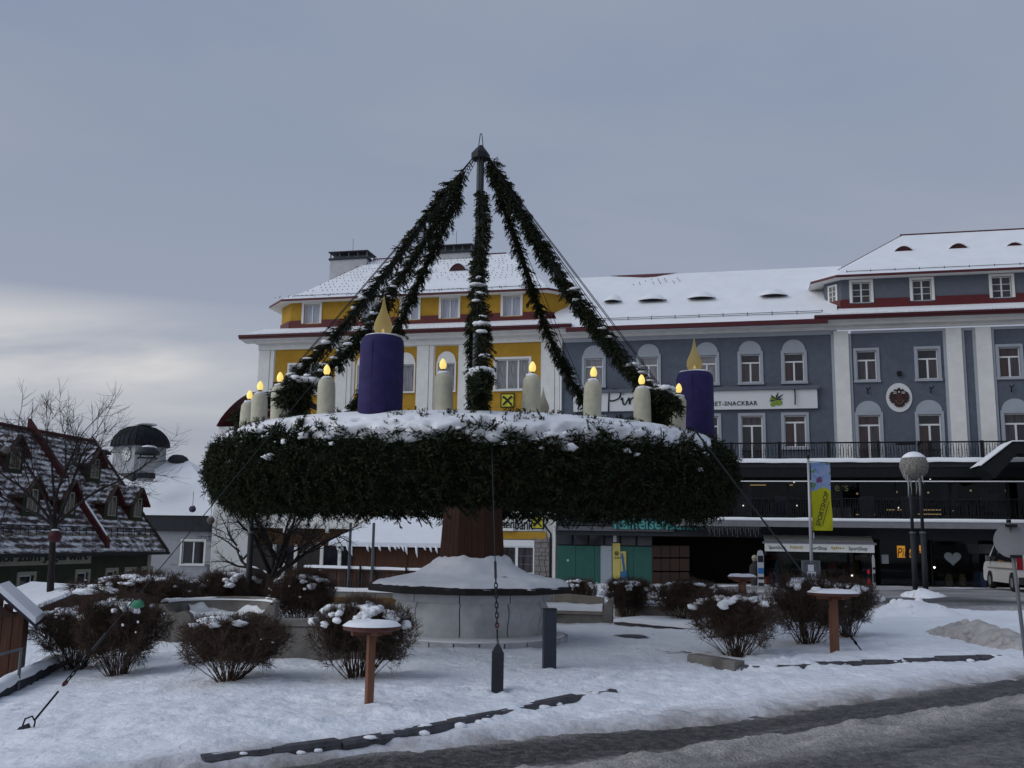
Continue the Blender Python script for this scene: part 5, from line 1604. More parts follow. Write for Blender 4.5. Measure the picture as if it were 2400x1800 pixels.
for k in range(16):
    px_ = r_.uniform(1805, 2045); u, _ = fa(px_, 1380, -1.2); zz = r_.choice((.5, 1.0, 1.5))
    MB().box(u - .3, u + .3, 1.2, 1.6, zz, zz + r_.uniform(.12, .3)).build('shelf_goods', GOODS[k % 6], bb)
for zz in (.45, .95, 1.45):
    MB().box(fa(1800, 1380, -1.2)[0], fa(2048, 1380, -1.2)[0], 1.15, 1.7, zz, zz + .04).build('shelf', WOODH, bb)
# retractable awning
aw0, zt = fa(1789, 1250, .95); aw1, _ = fa(2040, 1251, .95)
AWN = mat('awning_cloth', (.72, .72, .68), .85, .06, 4)
f0, zf = fa(1787, 1271, 2.3); f1, _ = fa(2054, 1274, 2.3)
aw = MB().hexa([(f0 + .1, -2.3, zf), (f1 - .1, -2.3, zf), (f1 - .1, -2.29, zf + .02), (f0 + .1, -2.29, zf + .02), (aw0, -.97, zt), (aw1, -.97, zt), (aw1, -.95, zt + .02), (aw0, -.95, zt + .02)]).build('awning', AWN, bb)
MB().tube([(f0, -2.3, zf), (f1, -2.3, zf)], .06, 8).build('awning_bar', mat('awning_bar_grey', (.20, .20, .23), .5), aw)
MB().box(f0 + .1, f1 - .1, -2.33, -2.32, zf - .42, zf - .05).build('awning_valance', AWN, aw)
NAVY = mat('navy_letters', (.012, .016, .05), .6); GOLDL = mat('gold_letters', (.45, .30, .06), .6)
Lw = f1 - f0
for k, (s, a, b, mt) in enumerate((('SportShop', .055, .205, NAVY), ('SportShop', .415, .57, NAVY), ('SportShop', .76, .92, NAVY))):
    place('valance_lettering', fit_text(s, Lw * (b - a), .22, mt, .004, bold=.01), aw, (f0 + Lw * a, -2.336, zf - .37))
r_ = random.Random(2); 
for a, b in ((.245, .355), (.605, .72)):   # worn, no longer legible gold lettering
    m = MB(); x = f0 + Lw * a
    while x < f0 + Lw * b:
        w_ = r_.uniform(.03, .07); m.box(x, x + w_, -2.336, -2.331, zf - .31 + r_.uniform(0, .05), zf - .15 - r_.uniform(0, .05)); x += w_ + .025
    m.build('worn_lettering', GOLDL, aw)
for k, sx_ in enumerate((f0 + .15, f1 - .15)):
    MB().tube([(sx_, -.96, 1.7), (sx_, -2.2, zf - .02)], .025, 5).build('awning_arm', STEEL, aw)
# dark entrance roof rising at the right
cx0, cz0 = fa(2302, 1092, 4.6); cx1, cz1 = fa(2372, 1036, 4.6)
MB().prism([(cx0, cz0 - .05), (cx0 + .5, cz0 - .55), (cx1 + .2, cz1 - .50), (cx1 + 9, cz1 - .5), (cx1 + 9, cz1), (cx1, cz1)], -4.6, -2.6).build('entrance_canopy', BLACKM, bb)
v = []; f = []
for (x, z) in ((cx0 - .1, cz0 - .02), (cx1, cz1 + .02), (cx1 + 9, cz1 + .02)):
    v += [(x, -4.66, z), (x, -4.66, z + .05), (x, -2.6, z + .06)]
MB().add(v, [(0, 3, 4, 1), (1, 4, 5, 2), (3, 6, 7, 4), (4, 7, 8, 5)]).build('entrance_canopy_snow', SNOWR, bb)
MB().box(cx1 + 1.2, cx1 + 1.5, -4.0, -3.7, -.5, cz1 - .4).build('canopy_column', BLACKM, bb)
# a net of fairy lights hung below the canopy edge
m = MB()
u0, zt_ = fa(1655, 1212, 3.2); u1, _ = fa(1780, 1212, 3.2)
for i in range(34):
    x = u0 + (u1 - u0) * i / 33; l = .35 + .45 * ((i * 37 % 11) / 11)
    m.tube([(x, cy - .12, 3.3), (x + .02, cy - .12, 3.3 - l)], .006, 3, False)
tag(m.build('icicle_light_net', mat('pale_cable', (.25, .25, .26), .6), bb), kind='stuff')
# ================================================================== HOUSES ON THE LEFT
class Frame:
    """a vertical-wall frame: local x along the wall, local y into the house"""
    def __init__(s, x, y, rz):
        s.o = np.array([x, y, 0.0]); s.rz = rz
        s.dx = np.array([math.cos(rz), math.sin(rz), 0]); s.dy = np.array([-math.sin(rz), math.cos(rz), 0])
    def uz(s, px_, py_, y=0.0):
        r = ray(px_, py_); p = s.o + s.dy * y
        t = ((p - _O) @ s.dy) / (r @ s.dy); q = _O + r * t
        return (q - s.o) @ s.dx, q[2]
PATCHY = bpy.data.materials.new('patchy_snow_on_tiles'); PATCHY.use_nodes = True
t_ = PATCHY.node_tree; b_ = t_.nodes['Principled BSDF']; tcn = t_.nodes.new('ShaderNodeTexCoord')
mp = t_.nodes.new('ShaderNodeMapping'); mp.inputs['Scale'].default_value = (.55, 1.2, 1.6); t_.links.new(tcn.outputs['Object'], mp.inputs[0])
nz = t_.nodes.new('ShaderNodeTexNoise'); nz.inputs['Scale'].default_value = 2.6; nz.inputs['Detail'].default_value = 10; nz.inputs['Roughness'].default_value = .74; t_.links.new(mp.outputs[0], nz.inputs['Vector'])
rp = t_.nodes.new('ShaderNodeValToRGB'); rp.color_ramp.elements[0].position = .46; rp.color_ramp.elements[1].position = .62
rp.color_ramp.elements[0].color = (.036, .020, .019, 1); rp.color_ramp.elements[1].color = (.74, .755, .79, 1)
wv = t_.nodes.new('ShaderNodeTexWave'); wv.bands_direction = 'Z'; wv.inputs['Scale'].default_value = 1.15; wv.inputs['Distortion'].default_value = .6; wv.inputs['Detail Scale'].default_value = 3
t_.links.new(tcn.outputs['Object'], wv.inputs['Vector'])
wm_ = t_.nodes.new('ShaderNodeMath'); wm_.operation = 'MULTIPLY_ADD'; wm_.inputs[1].default_value = .10
t_.links.new(wv.outputs['Fac'], wm_.inputs[0]); ws_ = t_.nodes.new('ShaderNodeMath'); ws_.operation = 'SUBTRACT'; ws_.inputs[1].default_value = .05
t_.links.new(nz.outputs[0], ws_.inputs[0]); t_.links.new(ws_.outputs[0], wm_.inputs[2])
t_.links.new(wm_.outputs[0], rp.inputs[0]); t_.links.new(rp.outputs[0], b_.inputs['Base Color']); b_.inputs['Roughness'].default_value = .8
GREENW = mat('olive_green_render', (.026, .031, .018), .9, .2, 2, .2, 60)
REDT = mat('weathered_red_tile', (.065, .014, .013), .8, .3, 5)
CREAMT = mat('cream_trim', (.26, .25, .19), .85, .1, 4)
ga = math.radians(82)
GF = Frame(-20.9, 40.0, ga)
gh = thing('green_guest_house', 'green guest house with steep patchy snow roof and many gabled dormers', 'building', (GF.o[0], GF.o[1], 0), ga)
L0, L1, RY, EZ, RZ = -12.0, 13.1, 4.0, 2.25, 7.24
wins = []
for (a, b, c, d) in ((45, 73, 1340, 1400), (180, 202, 1338, 1385), (250, 268, 1340, 1385), (294, 311, 1341, 1385), (333, 350, 1342, 1380)):
    u0, z1 = GF.uz(a, c); u1, z0 = GF.uz(b, d); wins.append((u0, u1, z1 - 1.75, z1))
wins += [(-3.2, -2.4, -2.4, -.4), (-6.2, -5.4, -2.4, -.4)]
zl_ = np.mean([w[3] for w in wins[:5]]); wins = [(a, b, zl_ - 1.7, zl_) for a, b, c, d in wins]
wall_holes(L0, L1, -6, EZ, wins, 0).build('wall', GREENW, gh)
MB().add([(L1, 0, -6), (L1, 2 * RY, -6), (L1, 2 * RY, EZ), (L1, RY, RZ - .2), (L1, 0, EZ)], [(0, 1, 2, 3, 4)]).build('gable_wall', mat('grey_gable', (.20, .19, .17), .9, .1, 3), gh)
for (a, b, c, d) in wins:
    window(gh, (a + b) / 2, c, (b - a) / 2, d - c, 0, CREAMT, .16, 2, .7, 1, 0, (PANED, PANEM), True, .05)
MB().box(L0, L1 + .02, -.10, -.003, EZ - .62, EZ - .05).build('frieze', mat('dim_cream', (.17, .155, .12), .9, .15, 3), gh)
MB().box(L1 - .32, L1 + .012, -.06, -.002, -6, EZ - .63).build('corner_strip', CREAMT, gh)
slope = (RZ - EZ) / RY
def rz_(y):
    return EZ + slope * y
MB().add([(L0, -.7, rz_(-.7)), (L1 + .5, -.7, rz_(-.7)), (L1 + .5, RY, RZ), (L0, RY, RZ), (L1 + .5, 2 * RY, EZ), (L0, 2 * RY, EZ)], [(0, 1, 2, 3), (3, 2, 4, 5)]).build('roof', PATCHY, gh)
MB().box(L0, L1 + .5, -.85, -.68, rz_(-.7) - .16, rz_(-.7) - .01).build('gutter', BLACKM, gh)
MB().tube([(L0, RY, RZ + .04), (L1 + .5, RY, RZ + .04)], .10, 6).build('ridge_tiles', REDT, gh)
def sloped_bar(u, w, y0, y1, h, name, mt):
    return MB().hexa([(u - w, y0, rz_(y0) - .1), (u + w, y0, rz_(y0) - .1), (u + w, y1, rz_(y1) - .1), (u - w, y1, rz_(y1) - .1),
                      (u - w, y0, rz_(y0) + h), (u + w, y0, rz_(y0) + h), (u + w, y1, rz_(y1) + h), (u - w, y1, rz_(y1) + h)]).build(name, mt, gh)
uf, _ = GF.uz(252, 1272, -.5)
fw_ = sloped_bar(uf, .14, -.55, RY + .15, .42, 'fire_wall', REDT)
MB().hexa([(uf + .02, -.4, rz_(-.4) + .421), (uf + .15, -.4, rz_(-.4) + .421), (uf + .15, 1.6, rz_(1.6) + .421), (uf + .02, 1.6, rz_(1.6) + .421), (uf + .04, -.4, rz_(-.4) + .47), (uf + .14, -.4, rz_(-.4) + .47), (uf + .14, 1.6, rz_(1.6) + .47), (uf + .04, 1.6, rz_(1.6) + .47)]).build('wall_snow', SNOWR, fw_)
sloped_bar(L1 + .48, .08, -.75, RY + .1, .14, 'verge_board', WOODD)
m = MB()
for zz in (.25, .42):
    m.tube([(L0, -.1, rz_(-.1) + zz), (L1 + .2, -.1, rz_(-.1) + zz)], .022, 4)
x = L0
while x < L1 + .3:
    m.tube([(x, -.1, rz_(-.1)), (x, -.1, rz_(-.1) + .45)], .02, 4); x += .55
m.build('snow_rail', BLACKM, gh)
def dormer(px_, py_top, py_bot, wpx, yf, peak):
    u, zt = GF.uz(px_, py_top, yf); _, zb = GF.uz(px_, py_bot, yf)
    u0, _ = GF.uz(px_ - wpx / 2, py_bot, yf); u1, _ = GF.uz(px_ + wpx / 2, py_bot, yf)
    w = .62; z0 = rz_(yf) - .15; z1 = zb + (zt - zb) * .62; zp = zt + .35
    z1 = max(z1, z0 + 1.2); zp = z1 + .72
    yb_ = (z1 - EZ) / slope; ybp = (zp - EZ) / slope
    o = MB().prism([(u - w, z0), (u + w, z0), (u + w, z1), (u, zp - .1), (u - w, z1)], yf, yf + .1).build('dormer', GREENW, gh)
    for ws_ in (-w, w):
        MB().add([(u + ws_, yf + .1, z0), (u + ws_, yf + .1, z1), (u + ws_, yb_, z1)], [(0, 2, 1)]).build('dormer_cheek', REDT, o)
    for sg in (-1, 1):
        e = u + sg * (w + .22); ze = z1 - .22
        MB().hexa([(u, yf - .3, zp - .08), (e, yf - .3, ze - .08), (e, yb_, ze - .08), (u, ybp, zp - .08), (u, yf - .3, zp), (e, yf - .3, ze), (e, yb_, ze), (u, ybp, zp)]).build('dormer_roof', REDT if sg > 0 else WOODD, o)
        MB().hexa([(u, yf - .1, zp + .002), (e, yf - .1, ze + .002), (e, yb_, ze + .002), (u, ybp, zp + .002), (u, yf - .1, zp + .07), (e, yf - .1, ze + .07), (e, yb_, ze + .07), (u, ybp, zp + .07)]).build('dormer_snow', PATCHY, o)
    m = MB(); ring(m, .36, 1.0, .06, -.05, .0); m.box(-.025, .025, -.04, 0, .06, .94); m.build('dormer_window', CREAMT, o, loc=(u, yf, z0 + .35))
    MB().box(u - .26, u + .26, yf - .02, yf - .004, z0 + .42, z0 + 1.28).build('dormer_pane', PANEM, o)
for px_, t, b in ((-40, 1150, 1225), (75, 1165, 1225), (162, 1172, 1232), (262, 1180, 1240), (322, 1190, 1250)):
    dormer(px_, t, b, 30, .55, 0)
for px_, t, b in ((36, 1060, 1115), (222, 1095, 1150), (-120, 1040, 1100)):
    dormer(px_, t, b, 26, 2.1, 0)
# lettered sign band
u0, z0 = GF.uz(0, 1326); u1, z1 = GF.uz(208, 1308)
gs = MB().box(u0 - 2.6, u1, -.13, -.003, z0 - .02, z0 + .62).build('guest_house_sign', CREAMT, gh)
place('lettering', fit_text('Gasthof zum Jägerwirt', (u1 - u0) + 2.0, .44, LBL, .01, bold=.025), gs, (u0 - 2.3, -.145, z0 + .05))
# ------------------------------------------------------------------ clock house
ck = Frame(at(345, 1300, 66)[0], 66.0, math.radians(-6))
ch = thing('clock_house', 'pale house with smooth snowy roof and a dark domed clock turret', 'building', (ck.o[0], ck.o[1], 0), ck.rz)
PALE = mat('pale_grey_render', (.33, .33, .35), .9, .08, 3, .1, 60)
u0, ze = ck.uz(338, 1207); u1, _ = ck.uz(492, 1207)
wu, wz = ck.uz(452, 1295)
wh_ = [(wu - .75, wu + .75, wz - .75, wz + .75)]
wall_holes(u0 - 8, u1, -7, ze, wh_, 0).build('wall', PALE, ch)
window(ch, wu, wz - .75, .75, 1.5, 0, WHITE, .12, 2, 0, 1, 0, (PANED,), True)
for sg in (-1, 1):
    MB().box(wu + sg * 1.25 - .38, wu + sg * 1.25 + .38, -.06, -.01, wz - .75, wz + .75).build('shutter', PALE, ch)
MB().box(u0 - 8, u1 + 1.2, -.3, -.02, ze - 1.05, ze - .02).build('eave_band', DARKM, ch)
MB().add([(u1, 0, -7), (u1, 12, -7), (u1, 12, ze), (u1, 0, ze)], [(0, 1, 2, 3)]).build('side_wall', PALE, ch)
ra_, za_ = ck.uz(440, 1078, 6); rl_, zl2 = ck.uz(250, 1085, 6)
ur = u1 + 1.4
MB().add([(u0 - 9, -.4, ze), (ur, -.4, ze), (ra_, 6, za_), (rl_ - 4, 6, za_), (ur, 12.4, ze), (u0 - 9, 12.4, ze)], [(0, 1, 2, 3), (1, 4, 2), (4, 5, 3, 2)]).build('roof', SNOWR, ch)
# turret
tw = Frame(at(341, 1080, 70)[0], 70.0, 0)
tu = at(341, 1100, 70); tz0 = tu[2] - 1.0; tz1 = at(341, 1040, 70)[2]
rt = math.radians(-32)
def lo(px_, py_, Y):   # world -> local of clock house
    p = at(px_, py_, Y) - ck.o
    return p @ ck.dx, p @ ck.dy, p[2]
tx, ty, _ = lo(327, 1070, 71.5)
hw = 1.28
tr_ = MB().box(-hw * 1.05, hw * 1.05, -hw, hw, tz0, tz1).build('clock_turret', PALE, ch, loc=(tx, ty, 0), rz=math.radians(-30))
MB().box(-hw * 1.12, hw * 1.12, -hw * 1.07, hw * 1.07, tz0 - .5, tz0 + .72).build('turret_skirt', DARKM, tr_)
v = []; f = []; nz_ = 9
tt = at(341, 990, 70)[2]
for j in range(nz_):
    s = j / (nz_ - 1)
    k = (1.32 * (1 - s ** 2.4) ** .55 + .02)
    for i in range(24):
        a = 2 * math.pi * i / 24; c, sn = math.cos(a), math.sin(a)
        p = 4.0 - 1.6 * s
        q = (abs(c) ** p + abs(sn) ** p) ** (-1 / p)
        v.append((hw * 1.05 * k * q * c, hw * k * q * sn, tz1 - .12 + (tt - tz1 + .12) * s))
for j in range(nz_ - 1):
    for i in range(24):
        f.append((j * 24 + i, j * 24 + (i + 1) % 24, (j + 1) * 24 + (i + 1) % 24, (j + 1) * 24 + i))
f.append(tuple((nz_ - 1) * 24 + i for i in range(24))); f.append(tuple(range(23, -1, -1)))
dm = MB().add(v, f).build('dome', mat('seamed_dark_sheet', (.016, .017, .022), .8, .25, 4, spec=.15), tr_)
m = MB()
for i in range(24):
    m.tube([tuple(np.array(v[j * 24 + i]) * [1.01, 1.01, 1]) for j in range(nz_ - 1)], .022, 4)
tag(m.build('standing_seams', BLACKM, dm), kind='stuff')
m = MB(); m.add(*ico_blob((.3, .2, tt + .0), (.9, .8, .12), 4, .5, 12, 5)); m.build('dome_snow', SNOWR, dm, True)
zc_ = at(306, 1064, 70)[2]
cf = MB().prism([(.52 * math.cos(-t), zc_ + .52 * math.sin(-t)) for t in np.linspace(0, -2 * math.pi, 25)[:-1]], -hw - .06, -hw - .001).build('clock_face', mat('clock_dark_ring', (.045, .045, .05), .6, .03), tr_, loc=(.42, 0, 0))
m = MB()
for i in range(12):
    a = i * math.pi / 6; d = np.array([math.sin(a), math.cos(a)]); n_ = np.array([d[1], -d[0]]) * .025
    p0, p1 = d * .33, d * .50
    m.prism([tuple(q + np.array([0, zc_])) for q in (p0 - n_ * 2.8, p0 + n_ * 2.8, p1 + n_ * 4.2, p1 - n_ * 4.2)], -hw - .075, -hw - .062)
m.prism([(.31 * math.cos(-t), zc_ + .31 * math.sin(-t)) for t in np.linspace(0, -2 * math.pi, 25)[:-1]], -hw - .072, -hw - .062)
m.build('clock_marks', mat('clock_white', (.62, .62, .60), .6, .03), cf)
m = MB()
for a, l, w_ in ((math.radians(92), .27, .035), (math.radians(32), .44, .026)):
    d = np.array([math.sin(a), math.cos(a)]); n_ = np.array([d[1], -d[0]]) * w_
    m.prism([tuple(q + np.array([0, zc_])) for q in (-d * .08 - n_, -d * .08 + n_, d * l + n_ * .5, d * l - n_ * .5)], -hw - .115 + w_, -hw - .08)
m.build('clock_hands', LBL, cf)
def cap_chimney(px0, px1, py0, py1, Y):
    x0, y_, z1 = lo(px0, py0, Y); x1, _, z0 = lo(px1, py1, Y)
    w_ = (x1 - x0) / 2; c = (x0 + x1) / 2
    o = MB().box(-w_ * .62, w_ * .62, -w_ * .62, w_ * .62, z0 - .4, z0 + (z1 - z0) * .58).build('chimney', PALE, ch, loc=(c, y_, 0), rz=.5)
    MB().box(-w_ * .72, w_ * .72, -w_ * .72, w_ * .72, z0 - .2, z0 + .15).build('chimney_flashing', DARKM, o)
    m = MB()
    for sx_ in (-1, 1):
        for sy_ in (-1, 1):
            m.box(sx_ * w_ * .55 - .03, sx_ * w_ * .55 + .03, sy_ * w_ * .55 - .03, sy_ * w_ * .55 + .03, z0 + (z1 - z0) * .58, z0 + (z1 - z0) * .72)
    m.box(-w_ * .8, w_ * .8, -w_ * .8, w_ * .8, z0 + (z1 - z0) * .56, z0 + (z1 - z0) * .60)
    m.build('chimney_legs', DARKM, o)
    MB().lathe([(w_ * 1.05, z0 + (z1 - z0) * .70), (w_ * 1.0, z0 + (z1 - z0) * .80), (w_ * .7, z0 + (z1 - z0) * .93), (.01, z1)], 12).build('chimney_cap', DARKM, o, True)
    m = MB(); m.add(*ico_blob((.1, 0, z1 - .08), (w_ * .6, w_ * .6, .12), 3, .3, 10, 5)); m.build('chimney_snow', SNOWR, o, True)
cap_chimney(321, 371, 1045, 1115, 66.5)
cap_chimney(215, 258, 1052, 1095, 66.5)
x, y_, z = lo(417, 1078, 72); m = MB(); m.add(*ico_blob((x, y_, z), (.75, .6, .42), 6, .2, 12, 6)); m.build('roof_ventilator', DARKM, ch, True)
# ------------------------------------------------------------------ house between: only slivers show under the wreath
gp = thing('grey_house', 'grey weatherboarded house glimpsed behind the bare tree under the wreath', 'building', (at(520, 1300, 60)[0], 60, 0), math.radians(-10))
MB().box(.2, 4.4, 0, 6, -7, 6.5).build('wall', mat('weathered_grey', (.10, .10, .105), .9, .2, 2), gp)
for k in range(11):
    MB().box(.6, 3.9, -.06 - .01 * (k % 2), -.002, 3.0 + k * .24, 3.0 + k * .24 + .21).build('weatherboard', mat('pale_board', (.36, .36, .35), .8, .1, 4), gp)
MB().box(1.2, 2.6, -.3, -.09, 3.7, 4.3).build('ochre_box', mat('ochre_box', (.26, .13, .02), .8, .2, 4), gp)
# ------------------------------------------------------------------ market hut with hanging icicles
hx = at(935, 1300, 38)
hut = thing('market_hut', 'brown wooden market hut with thick roof snow and icicles left of the column', 'hut', (hx[0], 38, float(gz(hx[0], 38))), math.radians(-4))
hz = hx[2] - float(gz(hx[0], 38))
zt0 = at(935, 1282, 38)[2] - float(gz(hx[0], 38)); zr0 = at(935, 1222, 39.5)[2] - float(gz(hx[0], 38))
W_ = 1.85
MB().box(-W_ + .05, W_ - .05, .05, 2.6, 0, zt0).build('hut_core', WOODD, hut)
for k, (a, b) in enumerate(((-W_, -.9), (-.9, .35), (.35, 1.45), (1.45, W_))):
    MB().box(a + .012, b - .012, 0, .04, .2, zt0 - .02).build('wall_panel', WOODH, hut)
for sg in (-1, 1):
    MB().box(sg * W_ - .06, sg * W_ + .06, -.06, .045, 0, zt0).build('corner_post', WOODD, hut)
rv = [(-W_ - .75, -.55, zt0), (W_ + .55, -.55, zt0), (W_ - .15, 1.3, zr0), (-W_ + .6, 1.3, zr0), (W_ + .55, 3.1, zt0), (-W_ - .75, 3.1, zt0)]
rvu = [(a, b, c + .16) for a, b, c in rv]
MB().add(rv + rvu, [(0, 1, 7, 6), (6, 7, 8, 9), (7, 10, 8), (10, 11, 9, 8), (11, 6, 9), (1, 4, 10, 7), (4, 5, 11, 10), (5, 0, 6, 11)]).build('roof_snow', SNOWR, hut)
MB().add([(a * 1.0, b + .03, c - .06) for a, b, c in rv], [(0, 3, 2, 1), (1, 2, 4), (4, 2, 3, 5), (5, 3, 0)]).build('roof_boards', WOODD, hut)
m = MB(); r_ = random.Random(6); x = -W_ - .6
while x < W_ + .4:
    if not (.55 < x < .75) and r_.random() < .68:
        l = r_.uniform(.05, .22) + (.2 if r_.random() < .3 else 0)
        MB().tube([(x, -.56, zt0 + .04), (x + .02, -.57, zt0 - l * .5), (x + .05, -.55, zt0 - l)], [.05, .04, .008], 5).build('icicle', SNOW, hut, True)
    x += r_.uniform(.10, .22)
# ------------------------------------------------------------------ board fence with snowy rail
p0 = at(712, 1395, 33.5); p1 = at(1105, 1395, 31.0); fd = p1 - p0; fl2 = math.hypot(fd[0], fd[1])
fz = float(gz(p0[0], p0[1]))
fc = thing('board_fence', 'dark vertical board fence with a snow-covered top rail behind the fountain', 'fence', (p0[0], p0[1], 0), math.atan2(fd[1], fd[0]))
ft0 = at(712, 1330, 33.5)[2]; fb0 = at(712, 1398, 33.5)[2]
n_ = int(fl2 / .125); bm = MB().box(.006, .118, 0, .025, 0, 1.0).mesh('board', WOODD)
bm2 = MB().box(.006, .118, 0, .025, 0, 1.0).mesh('board', WOODH)
for i in range(n_):
    o = place('board', bm2 if (i * 7 % 5 == 0 or i > n_ * .55 and i % 2) else bm, fc, (i * .125, .01 * ((i * 5) % 3), fb0 - .1)); o.scale = (1, 1, ft0 - fb0 + .02 + .015 * ((i * 3) % 4))
MB().box(0, fl2, -.06, .06, ft0 - .06, ft0).build('top_rail', WOODD, fc)
v = []; f = []
for i in range(61):
    x = fl2 * i / 60; b = .09 + .02 * float(fbm(x * 1.3, 0, 1))
    v += [(x, -.08, ft0 + .002), (x, -.07, ft0 + b * .8), (x, .0, ft0 + b), (x, .08, ft0 + .002)]
MB().add(v, [(i * 4 + j, (i + 1) * 4 + j, (i + 1) * 4 + j + 1, i * 4 + j + 1) for i in range(60) for j in range(3)]).build('rail_snow', SNOW, fc, True)
for px_ in (808, 878, 842, 977):
    u = ((at(px_, 1395, 32.5) - p0) @ (fd / np.linalg.norm(fd)))
    MB().tube([(u, -.12, fb0 - .2), (u, -.12, ft0 + (1.5 if px_ in (808, 878) else .12))], .045 if px_ in (808, 878) else .03, 6).build('fence_pole', STEEL if px_ in (808, 878) else BLACKM, fc)
# low wall with snow and a bare timber beam below the fence
q0 = at(745, 1405, 30.0); q1 = at(945, 1405, 29.3)
lw = thing('low_wall', 'low weathered wall with snow strip and picket rail left of the fountain', 'wall', (q0[0], q0[1], 0), math.atan2((q1 - q0)[1], (q1 - q0)[0]))
ll = float(np.linalg.norm((q1 - q0)[:2])); zt1 = at(745, 1382, 30)[2]
MB().box(-.6, ll + 1, 0, .3, -1, zt1).build('wall_body', CONC, lw)
v = []
for i in range(31):
    x = -.6 + (ll + 1.6) * i / 30; b = .08 + .02 * float(fbm(x * 1.7, 3, 1))
    v += [(x, -.03, zt1 - .03), (x, -.02, zt1 + b * .7), (x, .15, zt1 + b), (x, .32, zt1 + .002)]
MB().add(v, [(i * 4 + j, (i + 1) * 4 + j, (i + 1) * 4 + j + 1, i * 4 + j + 1) for i in range(30) for j in range(3)]).build('wall_snow', SNOW, lw, True)
for k in range(int((ll + .8) / .09)):
    MB().box(-.3 + k * .09, -.3 + k * .09 + .02, .18, .2, zt1, zt1 + .28).build('picket', BLACKM, lw)
b0 = at(752, 1406, 27.5); b1 = at(935, 1406, 27.5)
tb = thing('timber_beam', 'bare yellowish timber beam lying across posts behind the front bush', 'beam', (b0[0], b0[1], b0[2]), math.atan2((b1 - b0)[1], (b1 - b0)[0]))
lb_ = float(np.linalg.norm((b1 - b0)[:2]))
MB().box(0, lb_, -.08, .08, -.08, .09).build('beam', mat('fresh_timber', (.26, .145, .055), .7, .2, 4, stretch=(.6, 8, 8)), tb)
for x in (.3, lb_ - .3):
    MB().box(x - .06, x + .06, -.06, .06, -b0[2] + float(gz(b0[0], b0[1])) - .2, -.081).build('beam_post', WOODD, tb)
# ------------------------------------------------------------------ left huts
def gable_hut(name, label, px_, py_eave, Y, w, d, h, rz, rise=.55, wallm=WOODH, base=None):
    p = at(px_, py_eave, Y); g = float(gz(p[0], p[1])) - 1.2
    t = thing(name, label, 'hut', (p[0], p[1], 0), rz)
    ze = p[2]; zr = ze + rise
    n_ = int(2 * w / .16)
    MB().box(-w + .02, w - .02, .03, d - .03, g, ze).build('hut_core', WOODD, t)
    for i in range(n_):
        MB().box(-w + 2 * w * i / n_ + .006, -w + 2 * w * (i + 1) / n_ - .006, 0, .029, g, ze - .02 + rise * (1 - abs(2 * (i + .5) / n_ - 1)) * .96).build('wall_board', wallm, t)
    nd = int(d / .2)
    for i in range(nd):
        MB().box(w - .019, w + .01, d * i / nd + .006, d * (i + 1) / nd - .006, g, ze - .02).build('wall_board', wallm, t)
    ov = .22
    for sg in (-1, 1):
        q = [(0, -ov, zr), (sg * (w + ov), -ov, ze - rise * ov / w), (sg * (w + ov), d + ov, ze - rise * ov / w), (0, d + ov, zr)]
        MB().hexa([(a, b, c) for a, b, c in q] + [(a, b, c + .06) for a, b, c in q]).build('roof_panel', mat('roof_felt', (.03, .032, .05), .7, .1), t)
        MB().hexa([(a, b, c + .061) for a, b, c in q] + [(a * .995, b + .02, c + .17) for a, b, c in q]).build('roof_snow', SNOW, t)
    MB().prism([(-w * .75, ze - .02), (w * .75, ze - .02), (0, zr - .16)], -.06, -.03).build('gable_panel', WOODD, t)
    return t
gable_hut('wooden_hut', 'small red-brown wooden hut cut off by the left picture edge', -6, 1442, 17.2, .40, .9, 2.2, math.radians(20), .36)
t = gable_hut('wooden_hut', 'low hut behind the left bushes of which mainly the snowy roof shows', 190, 1428, 30.0, 1.6, 2.6, 2.0, math.radians(55), .55)
# retaining wall stepping down at the left
w0 = ground_at(-60, 1668); w1 = ground_at(160, 1548)
rw = thing('retaining_wall', 'low dark retaining wall capped with snow at the left edge', 'wall', (w0[0], w0[1], 0), math.atan2((w1 - w0)[1], (w1 - w0)[0]))
lr_ = float(np.linalg.norm((w1 - w0)[:2])) ; za0 = snow_z(w0[0], w0[1]); za1 = snow_z(w1[0], w1[1])
MB().hexa([(0, -.1, za0 - .6), (lr_, -.1, za1 - .6), (lr_, .14, za1 - .6), (0, .14, za0 - .6), (0, -.1, za0 + .13), (lr_, -.1, za1 + .13), (lr_, .14, za1 + .13), (0, .14, za0 + .13)]).build('wall_body', mat('wet_dark_stone', (.035, .035, .05), .7, .3, 6), rw)
v = []; 
for i in range(41):
    s = i / 40; x = lr_ * s; z0 = za0 + (za1 - za0) * s + .13; b = .09 + .03 * float(fbm(x * 2.2, 1, 4))
    v += [(x, -.14, z0 - .03 + .05 * float(fbm(x * 3, 5, 1))), (x, -.12, z0 + b * .7), (x, .03, z0 + b), (x, .22, z0 - .1)]
MB().add(v, [(i * 4 + j, (i + 1) * 4 + j, (i + 1) * 4 + j + 1, i * 4 + j + 1) for i in range(40) for j in range(3)]).build('wall_snow', SNOW, rw, True)
hr = at(50, 1520, 16.2); hg = at(0, 1545, 15.0)
hd = thing('handrail', 'galvanised handrail beside the hut at the left edge', 'handrail', (0, 0, 0))
zt2 = at(50, 1518, 16.2)[2]
MB().tube([(hr[0], hr[1], zt2 - 1.1), (hr[0], hr[1], zt2)], .025, 6).build('post', STEEL, hd)
MB().tube([(hr[0], hr[1], zt2 - .02), (hr[0] - 1.6, hr[1] - 1.6, zt2 - .5)], .022, 6).build('rail', STEEL, hd)
MB().tube([(hr[0], hr[1], zt2 - .5), (hr[0] - 1.6, hr[1] - 1.6, zt2 - .98)], .018, 6).build('rail', STEEL, hd)
